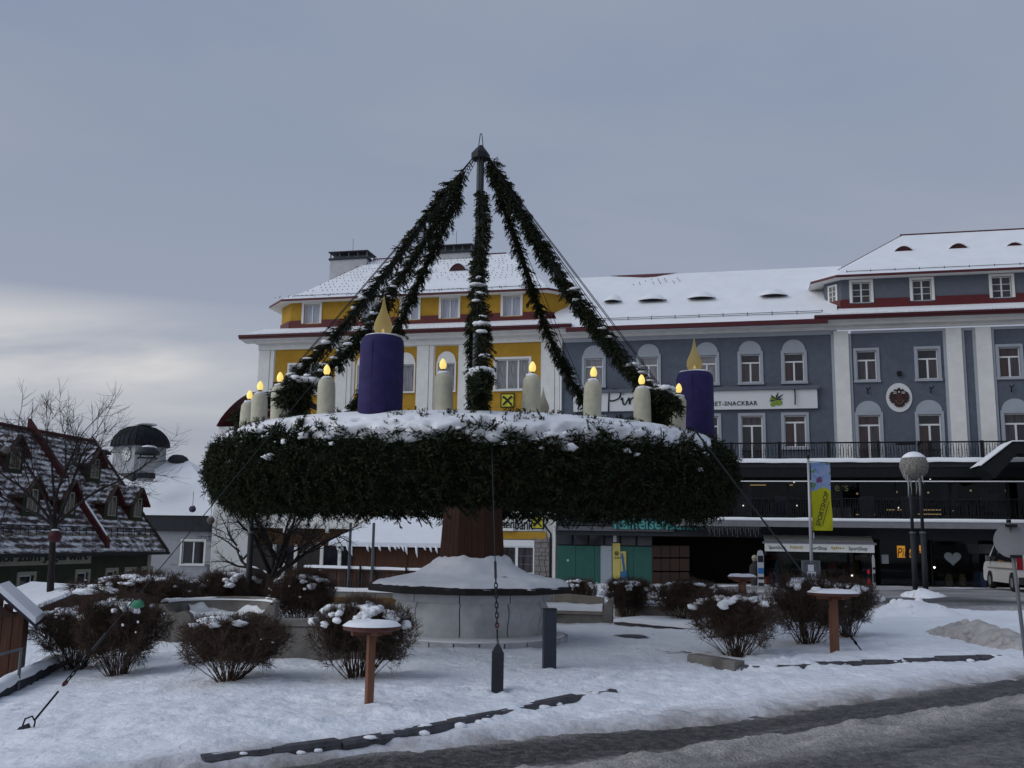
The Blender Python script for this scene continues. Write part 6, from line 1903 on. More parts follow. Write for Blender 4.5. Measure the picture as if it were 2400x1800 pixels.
# ================================================================== SHRUBS AND TREES
def segs_mesh(name, A, B, R0, R1, mt, k=3):
    """tapered k-sided rods from points A to B"""
    A, B = np.asarray(A, float), np.asarray(B, float); R0, R1 = np.asarray(R0, float), np.asarray(R1, float)
    D = B - A; D /= np.linalg.norm(D, axis=1, keepdims=True) + 1e-9
    h = np.where(np.abs(D[:, 2:3]) < .9, np.array([[0, 0, 1.0]]), np.array([[1.0, 0, 0]]))
    U = np.cross(D, h); U /= np.linalg.norm(U, axis=1, keepdims=True) + 1e-9; W = np.cross(D, U)
    V = []
    for P, R_ in ((A, R0), (B, R1)):
        for i in range(k):
            t = 2 * math.pi * i / k
            V.append(P + (U * math.cos(t) + W * math.sin(t)) * R_[:, None])
    V = np.stack(V, 1); n = len(A)
    base = (np.arange(n) * 2 * k)[:, None]
    F = np.concatenate([base + np.array([[i, (i + 1) % k, k + (i + 1) % k, k + i]]) for i in range(k)])
    return big_mesh(name, V.reshape(-1, 3), F, mt)
def bush_parts(seed, a=1.0, h=1.25):
    r_ = np.random.default_rng(seed)
    A, B, R0, R1 = [], [], [], []
    def inside(p):
        z = p[2] / h; rho = math.hypot(p[0], p[1]) / a
        an = math.atan2(p[1], p[0]); wob = float(fbm(math.cos(an) * 1.3 + seed, math.sin(an) * 1.3, seed * .7, 2))
        lim = (.30 + .70 * math.sin(math.pi / 2 * min(1, max(z, 0) / .62))) * (1 + .38 * wob)
        top = 1 - .20 * rho ** 3 + .16 * float(fbm(p[0] * 1.4 + seed, p[1] * 1.4, 3.0, 2))
        return rho < lim and z < top
    def put(p, q, r0, r1):
        A.append(p); B.append(q); R0.append(r0); R1.append(r1)
    tips = []
    for s in range(64):
        ang = r_.uniform(0, 2 * math.pi); lean = r_.uniform(.05, 1.15)
        p = np.array([math.cos(ang), math.sin(ang), 0]) * r_.uniform(0, .17); p[2] = -.1
        d = np.array([math.cos(ang) * lean, math.sin(ang) * lean, 1.0]); d /= np.linalg.norm(d)
        r0 = r_.uniform(.009, .016)
        for i in range(8):
            d = d + r_.normal(0, .13, 3) + np.array([0, 0, .05]); d /= np.linalg.norm(d)
            q = p + d * h * .16
            put(p, q, r0, r0 * .84); r0 *= .84
            if i > 1:
                for b in range(3):
                    e = d + r_.normal(0, .75, 3); e /= np.linalg.norm(e); pb_ = q.copy(); rb = r0 * .6
                    for c in range(3):
                        e = e + r_.normal(0, .25, 3) + np.array([0, 0, .12]); e /= np.linalg.norm(e)
                        qb = pb_ + e * h * .085
                        if not inside(qb):
                            break
                        put(pb_, qb, rb, rb * .75); rb *= .75; pb_ = qb; tips.append((qb, e))
            p = q
            if not inside(p + d * .05):
                break
    # fine outer twigs
    for (p, e) in tips:
        for c in range(7):
            f_ = e + r_.normal(0, .75, 3) + np.array([0, 0, .35]); f_ /= np.linalg.norm(f_)
            q = p + f_ * r_.uniform(.05, .15)
            put(p, q, .0040, .0024)
            g_ = f_ + r_.normal(0, .5, 3); g_ /= np.linalg.norm(g_)
            put(q, q + g_ * r_.uniform(.04, .11), .0030, .0016)
    return np.array(A), np.array(B), np.array(R0), np.array(R1)
def bush_snow(seed, a, h, amt):
    r_ = random.Random(seed); m = MB()
    for k in range(int(56 * amt)):
        # clusters, thicker where clumps touch
        if k % 7 == 0:
            t = r_.uniform(0, 2 * math.pi); q = a * r_.uniform(0, .9) ** .8; cx, cy_ = q * math.cos(t), q * math.sin(t)
        x = cx + r_.gauss(0, .11); y = cy_ + r_.gauss(0, .11); rho = min(1, math.hypot(x, y) / a)
        R_ = r_.uniform(.03, .11)
        z = h * (1 - .20 * rho ** 3) - .02 - (.25 * max(0, rho - .8))
        m.add(*ico_blob((x, y, z), (R_ * 1.25, R_ * 1.15, R_ * .68), k + seed * 7, .75, 9, 6))
    for k in range(int(4 * amt)):
        t = r_.uniform(0, 2 * math.pi); z = h * r_.uniform(.55, .95); rho = a * (.93 if z > .6 * h else .8)
        R_ = r_.uniform(.012, .04)
        m.add(*ico_blob((rho * math.cos(t), rho * math.sin(t), z), (R_ * 1.3, R_, R_ * .7), k + seed, .5, 6, 4))
    return m.mesh('bush_snow', SNOW, True)
BUSH = [segs_mesh('branches', *bush_parts(40 + i), TWIG) for i in range(6)]
BSN = [bush_snow(60 + i, 1.0, 1.25, 1.2 + .3 * (i % 3)) for i in range(5)]
def bush(label, px0, px1, py_top, px_base, py_base, k, Y=None, snow=1.0, depth=1.0):
    g = ground_at(px_base, py_base) if Y is None else None
    if Y is None:
        Y = g[1]; x = g[0]
    else:
        x = at(px_base, py_base, Y)[0]
    z0 = float(gz(x, Y)) + .03
    a = (at(px1, py_top + 40, Y)[0] - at(px0, py_top + 40, Y)[0]) / 2
    xc = (at(px1, py_top + 40, Y)[0] + at(px0, py_top + 40, Y)[0]) / 2
    h = at((px0 + px1) / 2, py_top, Y)[2] - z0
    t = thing('clipped_bush', label, 'bush', (xc * .6 + x * .4, Y, z0), 0, 'bare clipped bushes around the square')
    s = (a * 1.2, a * 1.2 * depth, h / 1.20)
    o = place('branches', BUSH[k % 6], t, scale=s); o.rotation_euler = (0, 0, k * 1.3); tag(o, kind='stuff')
    if snow:
        o = place('bush_snow', BSN[k % 5], t, scale=(a * 1.12, a * 1.12 * depth, h / 1.23)); o.rotation_euler = (0, 0, k * 2.1); tag(o, kind='stuff')
bush('bare bush at the far left with its foot by the retaining wall', 85, 270, 1428, 190, 1572, 0, depth=.9)
bush('bare bush with pale stems left of the curved bench, green lump on top', 180, 375, 1412, 292, 1588, 1, depth=.9)
bush('wide snow-topped bush row behind the left pair of bushes', 215, 462, 1352, 330, 1480, 2, 24.5)
bush('bare bush with low twigs in front of the curved concrete bench', 422, 645, 1452, 545, 1600, 3, depth=.9)
bush('rounded bare bush just behind the front wooden table', 742, 962, 1420, 822, 1598, 4, depth=.9)
bush('snowy bush behind the curved bench, left of the bare tree trunk', 475, 612, 1348, 540, 1440, 5, 25.5)
bush('snowy bush right of the bare tree trunk, above the concrete planter', 638, 778, 1352, 700, 1470, 6, 24.0)
bush('bush behind the right end of the stone bench, before the green wall', 1424, 1525, 1364, 1470, 1452, 7)
bush('bush with spread twigs behind the front right bush, left of the far table', 1545, 1690, 1368, 1600, 1466, 8, 26.5)
bush('small low bush at the bank wall, right of the fountain lid', 1318, 1398, 1362, 1355, 1410, 9, 31.0)
bush('large bare bush beside the pale kerb block, nearest on the right', 1612, 1812, 1400, 1745, 1543, 10, depth=.9)
bush('tall bare bush behind the right wooden table', 1812, 1965, 1362, 1890, 1522, 11, 20.5)
bush('twiggy bush right behind the right table post', 1925, 2048, 1372, 1985, 1502, 12, 21.8)
gl_ = at(322, 1416, 15.6)
t = thing('green_bag', 'small green plastic lump lying on top of a snowy bush', 'bag', tuple(gl_))
m = MB(); m.add(*ico_blob((0, 0, 0), (.11, .08, .07), 8, .4, 10, 6)); m.build('bag_body', mat('green_plastic', (.05, .22, .12), .5, .2, 8), t, True)

def tree(name, label, base, h_trunk, r0, limbs, length, seed, spread=.6, up=.25, levels=5, crown_up=.0, kids=(2, 3), r_min=.004, name_snow=True):
    r_ = np.random.default_rng(seed)
    t = thing(name, label, 'tree', tuple(base))
    A, B, R0, R1 = [[], []], [[], []], [[], []], [[], []]
    def put(p, q, a, b, k):
        A[k].append(p); B[k].append(q); R0[k].append(a); R1[k].append(b)
    p = np.array([0, 0, -.3]); d = np.array([0, 0, 1.0]); n = 5; rr = r0
    for i in range(n):
        q = p + d * (h_trunk + .3) / n; put(p, q, rr, rr * .95, 0); rr *= .95; p = q; d = d + r_.normal(0, .04, 3); d /= np.linalg.norm(d)
    top = p
    snow = MB()
    def grow(p, d, L, r, lev):
        ns = 4
        for i in range(ns):
            d2 = d + r_.normal(0, .13, 3) + np.array([0, 0, up * .22]); d2 /= np.linalg.norm(d2)
            q = p + d2 * L / ns
            put(p, q, r, r * .88, 0 if r > .02 else 1)
            if name_snow and r > .035 and d2[2] < .8 and r_.random() < .75:
                snow.tube([tuple(p + np.array([0, 0, r * .55])), tuple((p + q) / 2 + np.array([0, 0, r * .75])), tuple(q + np.array([0, 0, r * .5]))], [r * .35, r * .6, r * .3], 6)
            r *= .88; p = q; d = d2
            if lev > 0 and i >= 1:
                for c in range(r_.integers(1, kids[1] + 1) if lev > 1 else kids[0]):
                    e = d + r_.normal(0, spread, 3); e /= np.linalg.norm(e)
                    grow(p, e, L * r_.uniform(.42, .68), max(r_min, r * .58), lev - 1)
        if lev > 0:
            grow(p, d, L * .6, max(r_min, r * .8), lev - 1)
    for (ang, el, lf) in limbs:
        d = np.array([math.cos(ang) * math.cos(el), math.sin(ang) * math.cos(el), math.sin(el)])
        grow(top - np.array([0, 0, .1]), d, length * lf, rr * .55, levels)
    place('trunk', segs_mesh('trunk', A[0], B[0], R0[0], R1[0], BARK, 7), t)
    o = place('crown', segs_mesh('crown', A[1], B[1], R0[1], R1[1], BARK, 3), t); tag(o, kind='stuff')
    if snow.v:
        tag(snow.build('branch_snow', SNOW, t, True), kind='stuff')
    return len(A[1])
b1 = at(118, 1400, 30.0)
tree('bare_tree', 'tall bare tree with fine upright twigs before the green guest house', (b1[0], 30.0, b1[2] - .4), 2.6, .115,
     [(0.3, 1.05, 1.0), (1.8, 1.0, .95), (3.2, .80, 1.1), (4.6, 1.1, 1.0), (6.0, .75, 1.1), (2.6, 1.3, 1.1), (3.3, 1.1, 1.0)], 2.2, 5, .62, .22, 3, kids=(3, 2), r_min=.0050, name_snow=False)
b2 = at(622, 1395, 26.5)
tree('bare_tree', 'bare pollarded tree with thick snowy forks below the left of the wreath', (b2[0] + .15, 26.5, b2[2] - .3), .85, .18,
     [(0.2, .55, 1.0), (.9, .95, .9), (2.2, 1.1, .8), (3.0, .5, 1.0), (3.9, .85, .9), (5.3, .7, 1.0)], 1.4, 9, .60, .10, 3, kids=(3, 2), r_min=.0045)
def ball(label, px_, py_, rpx, Y, mt):
    p = at(px_, py_, Y); R_ = rpx * Y / CAM_F
    t = thing('hanging_ball', label, 'ornament', tuple(p))
    m = MB(); m.lathe([(R_ * math.sin(a), -R_ * math.cos(a)) for a in np.linspace(.02, math.pi - .02, 11)], 16); m.build('globe', mt, t, True)
    m = MB(); m.add(*ico_blob((0, 0, R_ * .93), (R_ * .6, R_ * .6, R_ * .18), 2, .3, 9, 5)); m.build('ball_snow', SNOW, t, True)
    MB().tube([(0, 0, R_), (0, 0, R_ + .35)], .006, 4).build('hanger', BLACKM, t)
BALLG = mat('grey_wicker_ball', (.13, .115, .11), .8, .5, 22)
ball('dull red ornament ball hanging in the fork of the left tree', 129, 1257, 15, 29.6, mat('dull_red_ball', (.055, .012, .017), .7, .4, 14))
ball('grey wicker ball hanging at the left picture edge over the dormers', 15, 1054, 9, 28.5, BALLG)
ball('small grey wicker ball hanging against the clock house roof', 451, 1193, 8, 24.5, mat('violet_grey_ball', (.09, .07, .11), .8, .5, 22))
ball('brownish wicker ball hanging on the dark eave of the clock house', 494, 1220, 9, 24.5, mat('brown_wicker_ball', (.15, .12, .10), .8, .5, 22))

# ================================================================== SQUARE FURNITURE
def bar_table(label, p, h, R_, post, seed, rot=0.0, block=False):
    t = thing('bar_table', label, 'table', (p[0], p[1], float(gz(p[0], p[1])) + .02), rot)
    m = MB(); m.box(-post, post, -post, post, -.15, h - .06); m.build('post', WOODT, t)
    MB().lathe([(R_ * .8, h - .075), (R_, h - .06), (R_, h - .015), (R_ * .98, h)], 26).build('table_top', mat('table_board', (.095, .032, .025), .6, .25, 6), t)
    m = MB(); m.box(-R_ * .72, R_ * .72, -.04, .04, h - .13, h - .074); m.box(-.04, .04, -R_ * .72, R_ * .72, h - .125, h - .073); m.build('top_brace', WOODT, t)
    m = MB(); v = []; n_ = 34; rings = 7
    for j in range(rings):
        f_ = j / (rings - 1)
        for i in range(n_):
            a = 2 * math.pi * i / n_
            rr = R_ * (1.03 - f_ * .999) * (1 + .03 * float(fbm(math.cos(a) * 3, math.sin(a) * 3, seed)) * (1 - f_))
            zz = h + .003 + (.05 * (1 - (1 - f_) ** 5)) + .014 * float(fbm(rr * math.cos(a) * 9, rr * math.sin(a) * 9, seed, 3)) * (1 if j else 0)
            v.append((rr * math.cos(a), rr * math.sin(a), zz if j else h - .012))
    m.add(v, [(j * n_ + i, j * n_ + (i + 1) % n_, (j + 1) * n_ + (i + 1) % n_, (j + 1) * n_ + i) for j in range(rings - 1) for i in range(n_)])
    m.build('table_snow', SNOW, t, True)
    if block:
        m = MB(); m.add(*ico_blob((-R_ * .85, -.05, h + .05), (.09, .08, .05), seed, .5, 9, 5)); m.build('snow_lump', SNOW, t, True)
    return t
g = ground_at(864, 1669)
bar_table('round wooden bar table with snow on top in the near foreground', g, 1.06, .365, .045, 1, .5)
g = ground_at(1957, 1538)
bar_table('round wooden bar table with snow on top beside the right guy rope', g, at(1957, 1390, g[1])[2] - float(gz(g[0], g[1])), .46, .062, 2, .3, True)
g = at(1741, 1430, 24.0)
bar_table('distant wooden bar table with thick snow before the dark passage', (g[0], 24.0), at(1735, 1352, 24)[2] - float(gz(g[0], 24)), .33, .07, 3, .8)
m = MB(); n_ = 0

def arc_wall(m, c, R0, R1, a0, a1, z0, ztop, n=26):
    v = []
    for i in range(n + 1):
        s = i / n; a = a0 + (a1 - a0) * s; zt = ztop(s) if callable(ztop) else ztop
        for (r0, z) in ((R0, z0), (R1, z0), (R1, zt - .02), (R1 - .03, zt), (R0 + .03, zt), (R0, zt - .02)):
            v.append((c[0] + r0 * math.cos(a), c[1] + r0 * math.sin(a), z))
    f = [(i * 6 + j, (i + 1) * 6 + j, (i + 1) * 6 + (j + 1) % 6, i * 6 + (j + 1) % 6) for i in range(n) for j in range(6)]
    f += [tuple(range(5, -1, -1)), tuple(n * 6 + j for j in range(6))]
    m.add(v, f)
def arc_snow(c, R0, R1, a0, a1, z, th, seed, n=40, k=8):
    v = []
    for i in range(n + 1):
        a = a0 + (a1 - a0) * i / n
        for j in range(k):
            r0 = R0 + (R1 - R0) * j / (k - 1); e = math.sin(math.pi * j / (k - 1)) ** .4
            x, y = c[0] + r0 * math.cos(a), c[1] + r0 * math.sin(a)
            v.append((x, y, z - .01 + th * e * (1 + .5 * float(fbm(x * 2.5, y * 2.5, seed, 3)))))
    return MB().add(v, [(i * k + j, (i + 1) * k + j, (i + 1) * k + j + 1, i * k + j + 1) for i in range(n) for j in range(k - 1)])
# curved concrete bench
cb = ground_at(505, 1505); cc = (0, 0)
g0 = float(gz(cb[0], cb[1]))
ben = thing('curved_bench', 'curved weathered concrete bench with snow on its seat at the left', 'bench', (cb[0] + .02, cb[1] + .15, g0))
ht = at(505, 1393, cb[1] + 1.1)[2] - g0
m = MB(); arc_wall(m, cc, 1.12, 1.26, math.radians(-8), math.radians(188), -.2, lambda s: ht - .10 * (2 * s - 1) ** 2 - .10 * s); m.build('backrest', CONC, ben, True)
m = MB(); arc_wall(m, cc, .55, 1.12, math.radians(-4), math.radians(184), -.2, .46); m.build('seat', CONC, ben)
arc_snow(cc, .52, 1.13, math.radians(-2), math.radians(182), .46, .14, 2).build('seat_snow', SNOW, ben, True)
arc_snow(cc, 1.10, 1.28, math.radians(20), math.radians(188), ht - .12, .07, 4).build('back_snow', SNOW, ben, True)
v = []
for i in range(41):
    a = math.radians(15 + 130 * i / 40); zt3 = ht - .16 - .28 * (.45 + .6 * float(fbm(i * .13, 2, 5, 3)) + .10 * float(fbm(i * .5, 7, 1, 2)))
    for j in range(5):
        z = .5 + (max(zt3, .56) - .5) * j / 4; rr = 1.115 - .05 * math.sin(math.pi * j / 4) - .05 * (1 - j / 4)
        v.append((rr * math.cos(a), rr * math.sin(a), z))
MB().add(v, [(i * 5 + j, (i + 1) * 5 + j, (i + 1) * 5 + j + 1, i * 5 + j + 1) for i in range(40) for j in range(4)]).build('drifted_snow', SNOW, ben, True)
for sg in (-1, 1):
    prof = [(.50, -.2), (.50, .40), (.56, .58), (.66, .66), (.78, .64), (.90, .60), (1.02, .66), (1.14, ht - .14), (1.27, ht - .16), (1.29, -.2)]
    o = MB().prism([(sg * a, b) for a, b in prof], -.34, -.10).build('end_cheek', CONC, ben)
# concrete planter wall
pa = ground_at(600, 1548); pb_ = ground_at(770, 1560)
pw = thing('planter_wall', 'bent grey concrete planter wall between the two front bushes', 'wall', (0, 0, 0))
cpt = np.array([(pa[0] + pb_[0]) / 2 + .1, max(pa[1], pb_[1]) + 4.0]); Rr = 4.4
gp0 = float(gz(pa[0], pa[1])); tp_ = at(680, 1446, pa[1])[2]
m = MB(); arc_wall(m, (cpt[0], cpt[1]), Rr - .2, Rr, math.radians(246), math.radians(292), gp0 - .3, tp_ - .13, 20); m.build('wall_body', CONC, pw)
m = MB(); arc_wall(m, (cpt[0], cpt[1]), Rr - .22, Rr + .03, math.radians(246), math.radians(292), tp_ - .129, tp_, 20); m.build('wall_coping', CONC, pw)
# stone bench behind the bollard
q0 = ground_at(1200, 1470); q1 = ground_at(1432, 1467)
q0 = np.array([q1[0] - 2.9, q1[1] + .5, 0]); ang = math.atan2(q1[1] - q0[1], q1[0] - q0[0]); L = float(np.linalg.norm((q1 - q0)[:2]))
sb = thing('stone_bench', 'pale stone bench with snowy seat to the right of the fountain', 'bench', (q0[0], q0[1], float(gz(q1[0], q1[1]))), ang)
BEI = mat('beige_stone', (.29, .255, .20), .85, .12, 4, .2, 40)
sh_ = at(1360, 1425, q1[1])[2] - float(gz(q1[0], q1[1])); bh = at(1330, 1392, q1[1])[2] - float(gz(q1[0], q1[1]))
MB().box(0, L - .2, 0, .5, -.2, sh_ - .16).build('plinth', CONC, sb)
MB().box(0, L - .2, -.06, .5, sh_ - .159, sh_ - .03).build('seat', BEI, sb)
for k in range(2):
    x0, x1 = (L - .2) * k / 2 + .01, (L - .2) * (k + 1) / 2 - .01
    MB().prism([(x0, sh_ - .03), (x1, sh_ - .03), (x1, bh - (.10 if k else 0)), (x0, bh)], .40, .52).build('backrest_panel', BEI, sb)
MB().prism([(L - .20, -.2), (L + .02, -.2), (L + .04, bh - .08), (L - .05, bh - .12), (L - .20, sh_ + .02)], -.08, .56).build('end_cheek', CONC, sb)
v = []
for i in range(41):
    x = (L - .22) * i / 40
    for j, (yy, zz) in enumerate(((-.09, -.05), (-.10, .03), (.0, .085), (.2, .10), (.39, .12))):
        v.append((x, yy, sh_ - .03 + zz + (.05 * float(fbm(x * 3, yy * 4, 2.0, 3)) if j > 1 else 0)))
MB().add(v, [(i * 5 + j, (i + 1) * 5 + j, (i + 1) * 5 + j + 1, i * 5 + j + 1) for i in range(40) for j in range(4)]).build('seat_snow', SNOW, sb, True)
# raised bed edges / steps behind
def step(label, pxa, pya, pxb, pyb, h, d, mt, seed):
    a, b = ground_at(pxa, pya), ground_at(pxb, pyb); an_ = math.atan2(b[1] - a[1], b[0] - a[0]); L = float(np.linalg.norm((b - a)[:2])); g = float(gz(a[0], a[1]))
    t = thing('terrace_step', label, 'step', (a[0], a[1], g), an_)
    MB().box(0, L, 0, d, -.3, h).build('step_body', mt, t)
    v = []; n_ = 60; ks = ((-.03, -.03), (-.04, .03), (.06, .07), (d * .5, .08), (d, .02))
    for i in range(n_ + 1):
        x = L * i / n_
        for j, (yy, zz) in enumerate(ks):
            v.append((x, yy + .03 * float(fbm(x * 2, j, seed)), h + zz + .03 * float(fbm(x * 1.6, yy, seed, 3))))
    MB().add(v, [(i * 5 + j, (i + 1) * 5 + j, (i + 1) * 5 + j + 1, i * 5 + j + 1) for i in range(n_) for j in range(4)]).build('step_snow', SNOW, t, True)
step('dark edging of a raised snowy bed right of the stone bench', 1440, 1470, 1665, 1484, .17, 2.2, KERB, 1)
step('beige stone step with snow behind the right bushes', 1440, 1448, 1740, 1453, .42, 1.2, BEI, 2)
step('long upper stone step with snow before the shop passage', 1440, 1425, 1850, 1430, .38, 1.0, CONC, 3)
for px_, py_, w, dd in ((1510, 1498, .62, .10), (1610, 1535, .42, .07), (2390, 1522, .3, .08)):
    g = ground_at(px_, py_)
    v = []; n_ = 22
    for i in range(n_):
        a = 2 * math.pi * i / n_; k = 1 + .3 * float(fbm(math.cos(a) * 2, math.sin(a) * 2, px_))
        v.append((g[0] + w * k * math.cos(a), g[1] + dd * 4 * k * math.sin(a), snow_z(g[0], g[1]) + .006))
    o = MB().add(v, [tuple(range(n_))]).build('wet_paving', mat('wet_paving', (.035, .034, .045), .35, .2, 6), None); tag(o, kind='structure')

# ================================================================== IN FRONT OF THE SHOPS
def vpole(px_, py_top, Y, r, mt, name, label, cat, base_dz=0.0):
    p = at(px_, py_top, Y)
    t = thing(name, label, cat, (p[0], p[1], float(gz(p[0], p[1]))))
    return t, p[2] - float(gz(p[0], p[1])), p
t, H_, p = vpole(1894, 1075, 33, .05, STEEL, 'flagpole', 'slim pale flagpole with a yellow shop banner before the awning', 'flagpole')
MB().tube([(0, 0, -.2), (0, 0, H_ * .55), (0, 0, H_)], [.058, .05, .042], 10).build('pole', mat('pale_aluminium', (.38, .38, .40), .4, .05, 4, metal=.4), t, True)
MB().lathe([(.05, H_), (.06, H_ + .03), (.06, H_ + .08), (.02, H_ + .13)], 10).build('pole_cap', BLACKM, t)
MB().tube([(0, 0, H_ - .10), (.75, 0, H_ - .12)], .014, 5).build('banner_arm', STEEL, t)
bt = H_ - .13; bh_ = 2.26; bw = .66
def banner_pt(u_, v_):
    return (.07 + u_ * bw + .012 * math.sin(v_ * 9), -.03 * math.sin(u_ * 4 + v_ * 5) * (.3 + v_), bt - v_ * bh_)
nu, nv = 10, 34
yel = mat('banner_yellow', (.42, .42, .010), .7, .08, 3)
skyb = bpy.data.materials.new('banner_print'); skyb.use_nodes = True
t_ = skyb.node_tree; b_ = t_.nodes['Principled BSDF']; b_.inputs['Roughness'].default_value = .75
tcn = t_.nodes.new('ShaderNodeTexCoord'); nz = t_.nodes.new('ShaderNodeTexVoronoi'); nz.inputs['Scale'].default_value = 5.0
t_.links.new(tcn.outputs['Object'], nz.inputs['Vector']); rp = t_.nodes.new('ShaderNodeValToRGB'); rp.color_ramp.interpolation = 'CONSTANT'
for i, (ps, c) in enumerate(((.0, (.16, .25, .45)), (.42, (.22, .30, .50)), (.60, (.10, .20, .10)), (.72, (.26, .32, .50)), (.86, (.16, .05, .16)))):
    e = rp.color_ramp.elements[i] if i < 2 else rp.color_ramp.elements.new(ps)
    e.position = ps; e.color = (*c, 1)
t_.links.new(nz.outputs['Color'], rp.inputs[0]); t_.links.new(rp.outputs[0], b_.inputs['Base Color'])
split = .42
for nm, v0, v1, mt in (('banner_picture', 0, split, skyb), ('banner', split, 1.0, yel)):
    v = [banner_pt(i / nu, v0 + (v1 - v0) * j / nv) for j in range(nv + 1) for i in range(nu + 1)]
    if nm == 'banner':
        v = [(x, y, z + .16 * max(0, 1 - abs((x - .07) / bw - .62) * 2.4) * (1 if k < nu + 1 else 0)) for k, (x, y, z) in enumerate(v)]
    v2 = [(x, y + .006, z) for x, y, z in v]; nn_ = len(v)
    f = [(j * (nu + 1) + i, j * (nu + 1) + i + 1, (j + 1) * (nu + 1) + i + 1, (j + 1) * (nu + 1) + i) for j in range(nv) for i in range(nu)]
    MB().add([(x, y - (.004 if nm == 'banner' else 0), z) for x, y, z in v], f).add(v2, [tuple(q[::-1]) for q in f]).build(nm, mt, t, True)
tm = fit_text('SPORTSHOP', 1.20, .155, LBL, .003, bold=.012, shear=.15)
o = place('banner_lettering', tm, t, (.30, -.055, bt - bh_ + .12)); o.rotation_euler = (0, -math.radians(73), 0)
m = MB(); m.box(0, .85, -.055, -.052, 0, .018); o = m.build('banner_small_line', LBL, t, loc=(.40, 0, bt - bh_ + .16)); o.rotation_euler = (0, -math.radians(73), 0)
for zz in (.05, .5, .95):
    MB().tube([(0, -.005, bt - bh_ * zz - .02), (.09, -.005, bt - bh_ * zz - .02)], .012, 5).build('banner_clip', STEEL, t)
MB().lathe([(.02, -.2), (.035, -.12), (.02, 0), (.005, .04)], 8, (.10, 0, bt - bh_ - .08)).build('banner_weight', mat('pale_weight', (.4, .4, .42)), t)
# notice board
x0, x1 = at(1880, 1345, 31)[0], at(1922, 1345, 31)[0]; zt_ = at(1900, 1316, 31)[2]; g = float(gz((x0 + x1) / 2, 31))
nb_ = thing('notice_board', 'grey framed notice board with white papers at the foot of the flagpole', 'board', ((x0 + x1) / 2, 31, g))
hw_ = (x1 - x0) / 2; zt_ -= g
MB().box(-hw_ + .03, hw_ - .03, -.03, .03, zt_ - 1.0, zt_ - .03).build('board_panel', mat('board_grey', (.10, .10, .11), .6, .1), nb_)
m = MB(); ring(m, hw_, 1.06, .05, -.06, .05, zt_ - 1.03); m.build('board_frame', STEEL, nb_)
for sg in (-1, 1):
    MB().box(sg * (hw_ - .06) - .03, sg * (hw_ - .06) + .03, -.02, .04, -.2, zt_ - 1.031).build('board_leg', STEEL, nb_)
PAP = mat('white_paper', (.55, .56, .60), .7, .05)
MB().box(-.10, .08, -.038, -.034, zt_ - .30, zt_ - .10).build('paper', PAP, nb_)
sheet = MB().box(-.13, .13, -.040, -.036, zt_ - .85, zt_ - .31).build('paper', PAP, nb_)
for i in range(2):
    for j in range(2):
        MB().box(-.105 + .12 * i, -.015 + .12 * i, -.044, -.041, zt_ - .48 - .22 * j, zt_ - .36 - .22 * j).build('printed_photo', mat('print_grey', (.10, .10, .12), .7, .5, 20), sheet)
# ski displays, red figure
def ski(label, px_, py0, py1, Y, w, cols, tilt=0.0):
    p = at(px_, py1, Y); z1 = at(px_, py0, Y)[2]
    t = thing('ski_display', label, 'ski', (p[0], p[1], p[2])); L_ = z1 - p[2]
    prof = [(-w, 0), (w, 0), (w * .85, L_ * .4), (w, L_ * .85), (w * .7, L_ * .97), (0, L_), (-w * .7, L_ * .97), (-w, L_ * .85), (-w * .85, L_ * .4)]
    MB().prism(prof, -.015, .015).build('ski_blade', mat('ski_white', (.42, .42, .42), .4, .05), t)
    for k, (f0, f1, mt) in enumerate(cols):
        MB().box(-w * .8, w * .8, -.03, -.016, L_ * f0, L_ * f1).build('ski_graphic', mt, t)
BLK = LBL; BL = mat('ski_blue', (.02, .12, .35), .4, .1); GR = mat('ski_green', (.05, .12, .05), .5, .1)
Ysh = 45.2
ski('tall white ski display stand with blue goods left of the shop window', 1784, 1289, 1385, 46.2, .16, ((.05, .2, BLK), (.28, .34, BLK), (.42, .56, BL), (.7, .86, BLK)))
ski('narrow black and white ski standing at the right end of the awning', 2050, 1300, 1388, 43.6, .06, ((.05, .12, BLK), (.25, .5, BLK), (.6, .66, BLK)))
p = at(2038, 1389, 44.0)
t = thing('red_figure', 'small bright red figure standing before the shop window', 'figure', tuple(p))
REDF = mat('bright_red', (.40, .006, .008), .5, .1)
m = MB(); m.lathe([(.10, 0), (.12, .15), (.09, .45), (.02, .62)], 10); m.build('figure_body', REDF, t, True)
m = MB(); m.lathe([(.01, .78), (.07, .84), (.06, .95), (.01, 1.02)], 10); m.build('figure_head', REDF, t, True)
MB().tube([(0, 0, .55), (0, 0, .85)], .02, 6).build('figure_stem', BLACKM, t)
p = at(1770, 1390, 46.8)
t = thing('dressed_mannequin', 'dim mannequin in pale cap and dark clothes in the passage left of the ski stand', 'mannequin', tuple(p))
m = MB(); m.lathe([(.16, 0), (.18, .5), (.24, .9), (.22, 1.25), (.10, 1.38), (.05, 1.45)], 12, wob=.2, seed=4); m.build('mannequin_body', mat('dark_clothes', (.03, .03, .035), .9, .3), t, True)
m = MB(); m.add(*ico_blob((0, 0, 1.56), (.10, .11, .13), 2, .1, 10, 7)); m.build('mannequin_head', mat('mannequin_pale', (.25, .22, .18), .7), t, True)
MB().lathe([(.125, 1.58), (.12, 1.66), (.07, 1.74), (.01, 1.76)], 12).build('mannequin_cap', mat('cream_cap', (.35, .32, .22), .9), t, True)
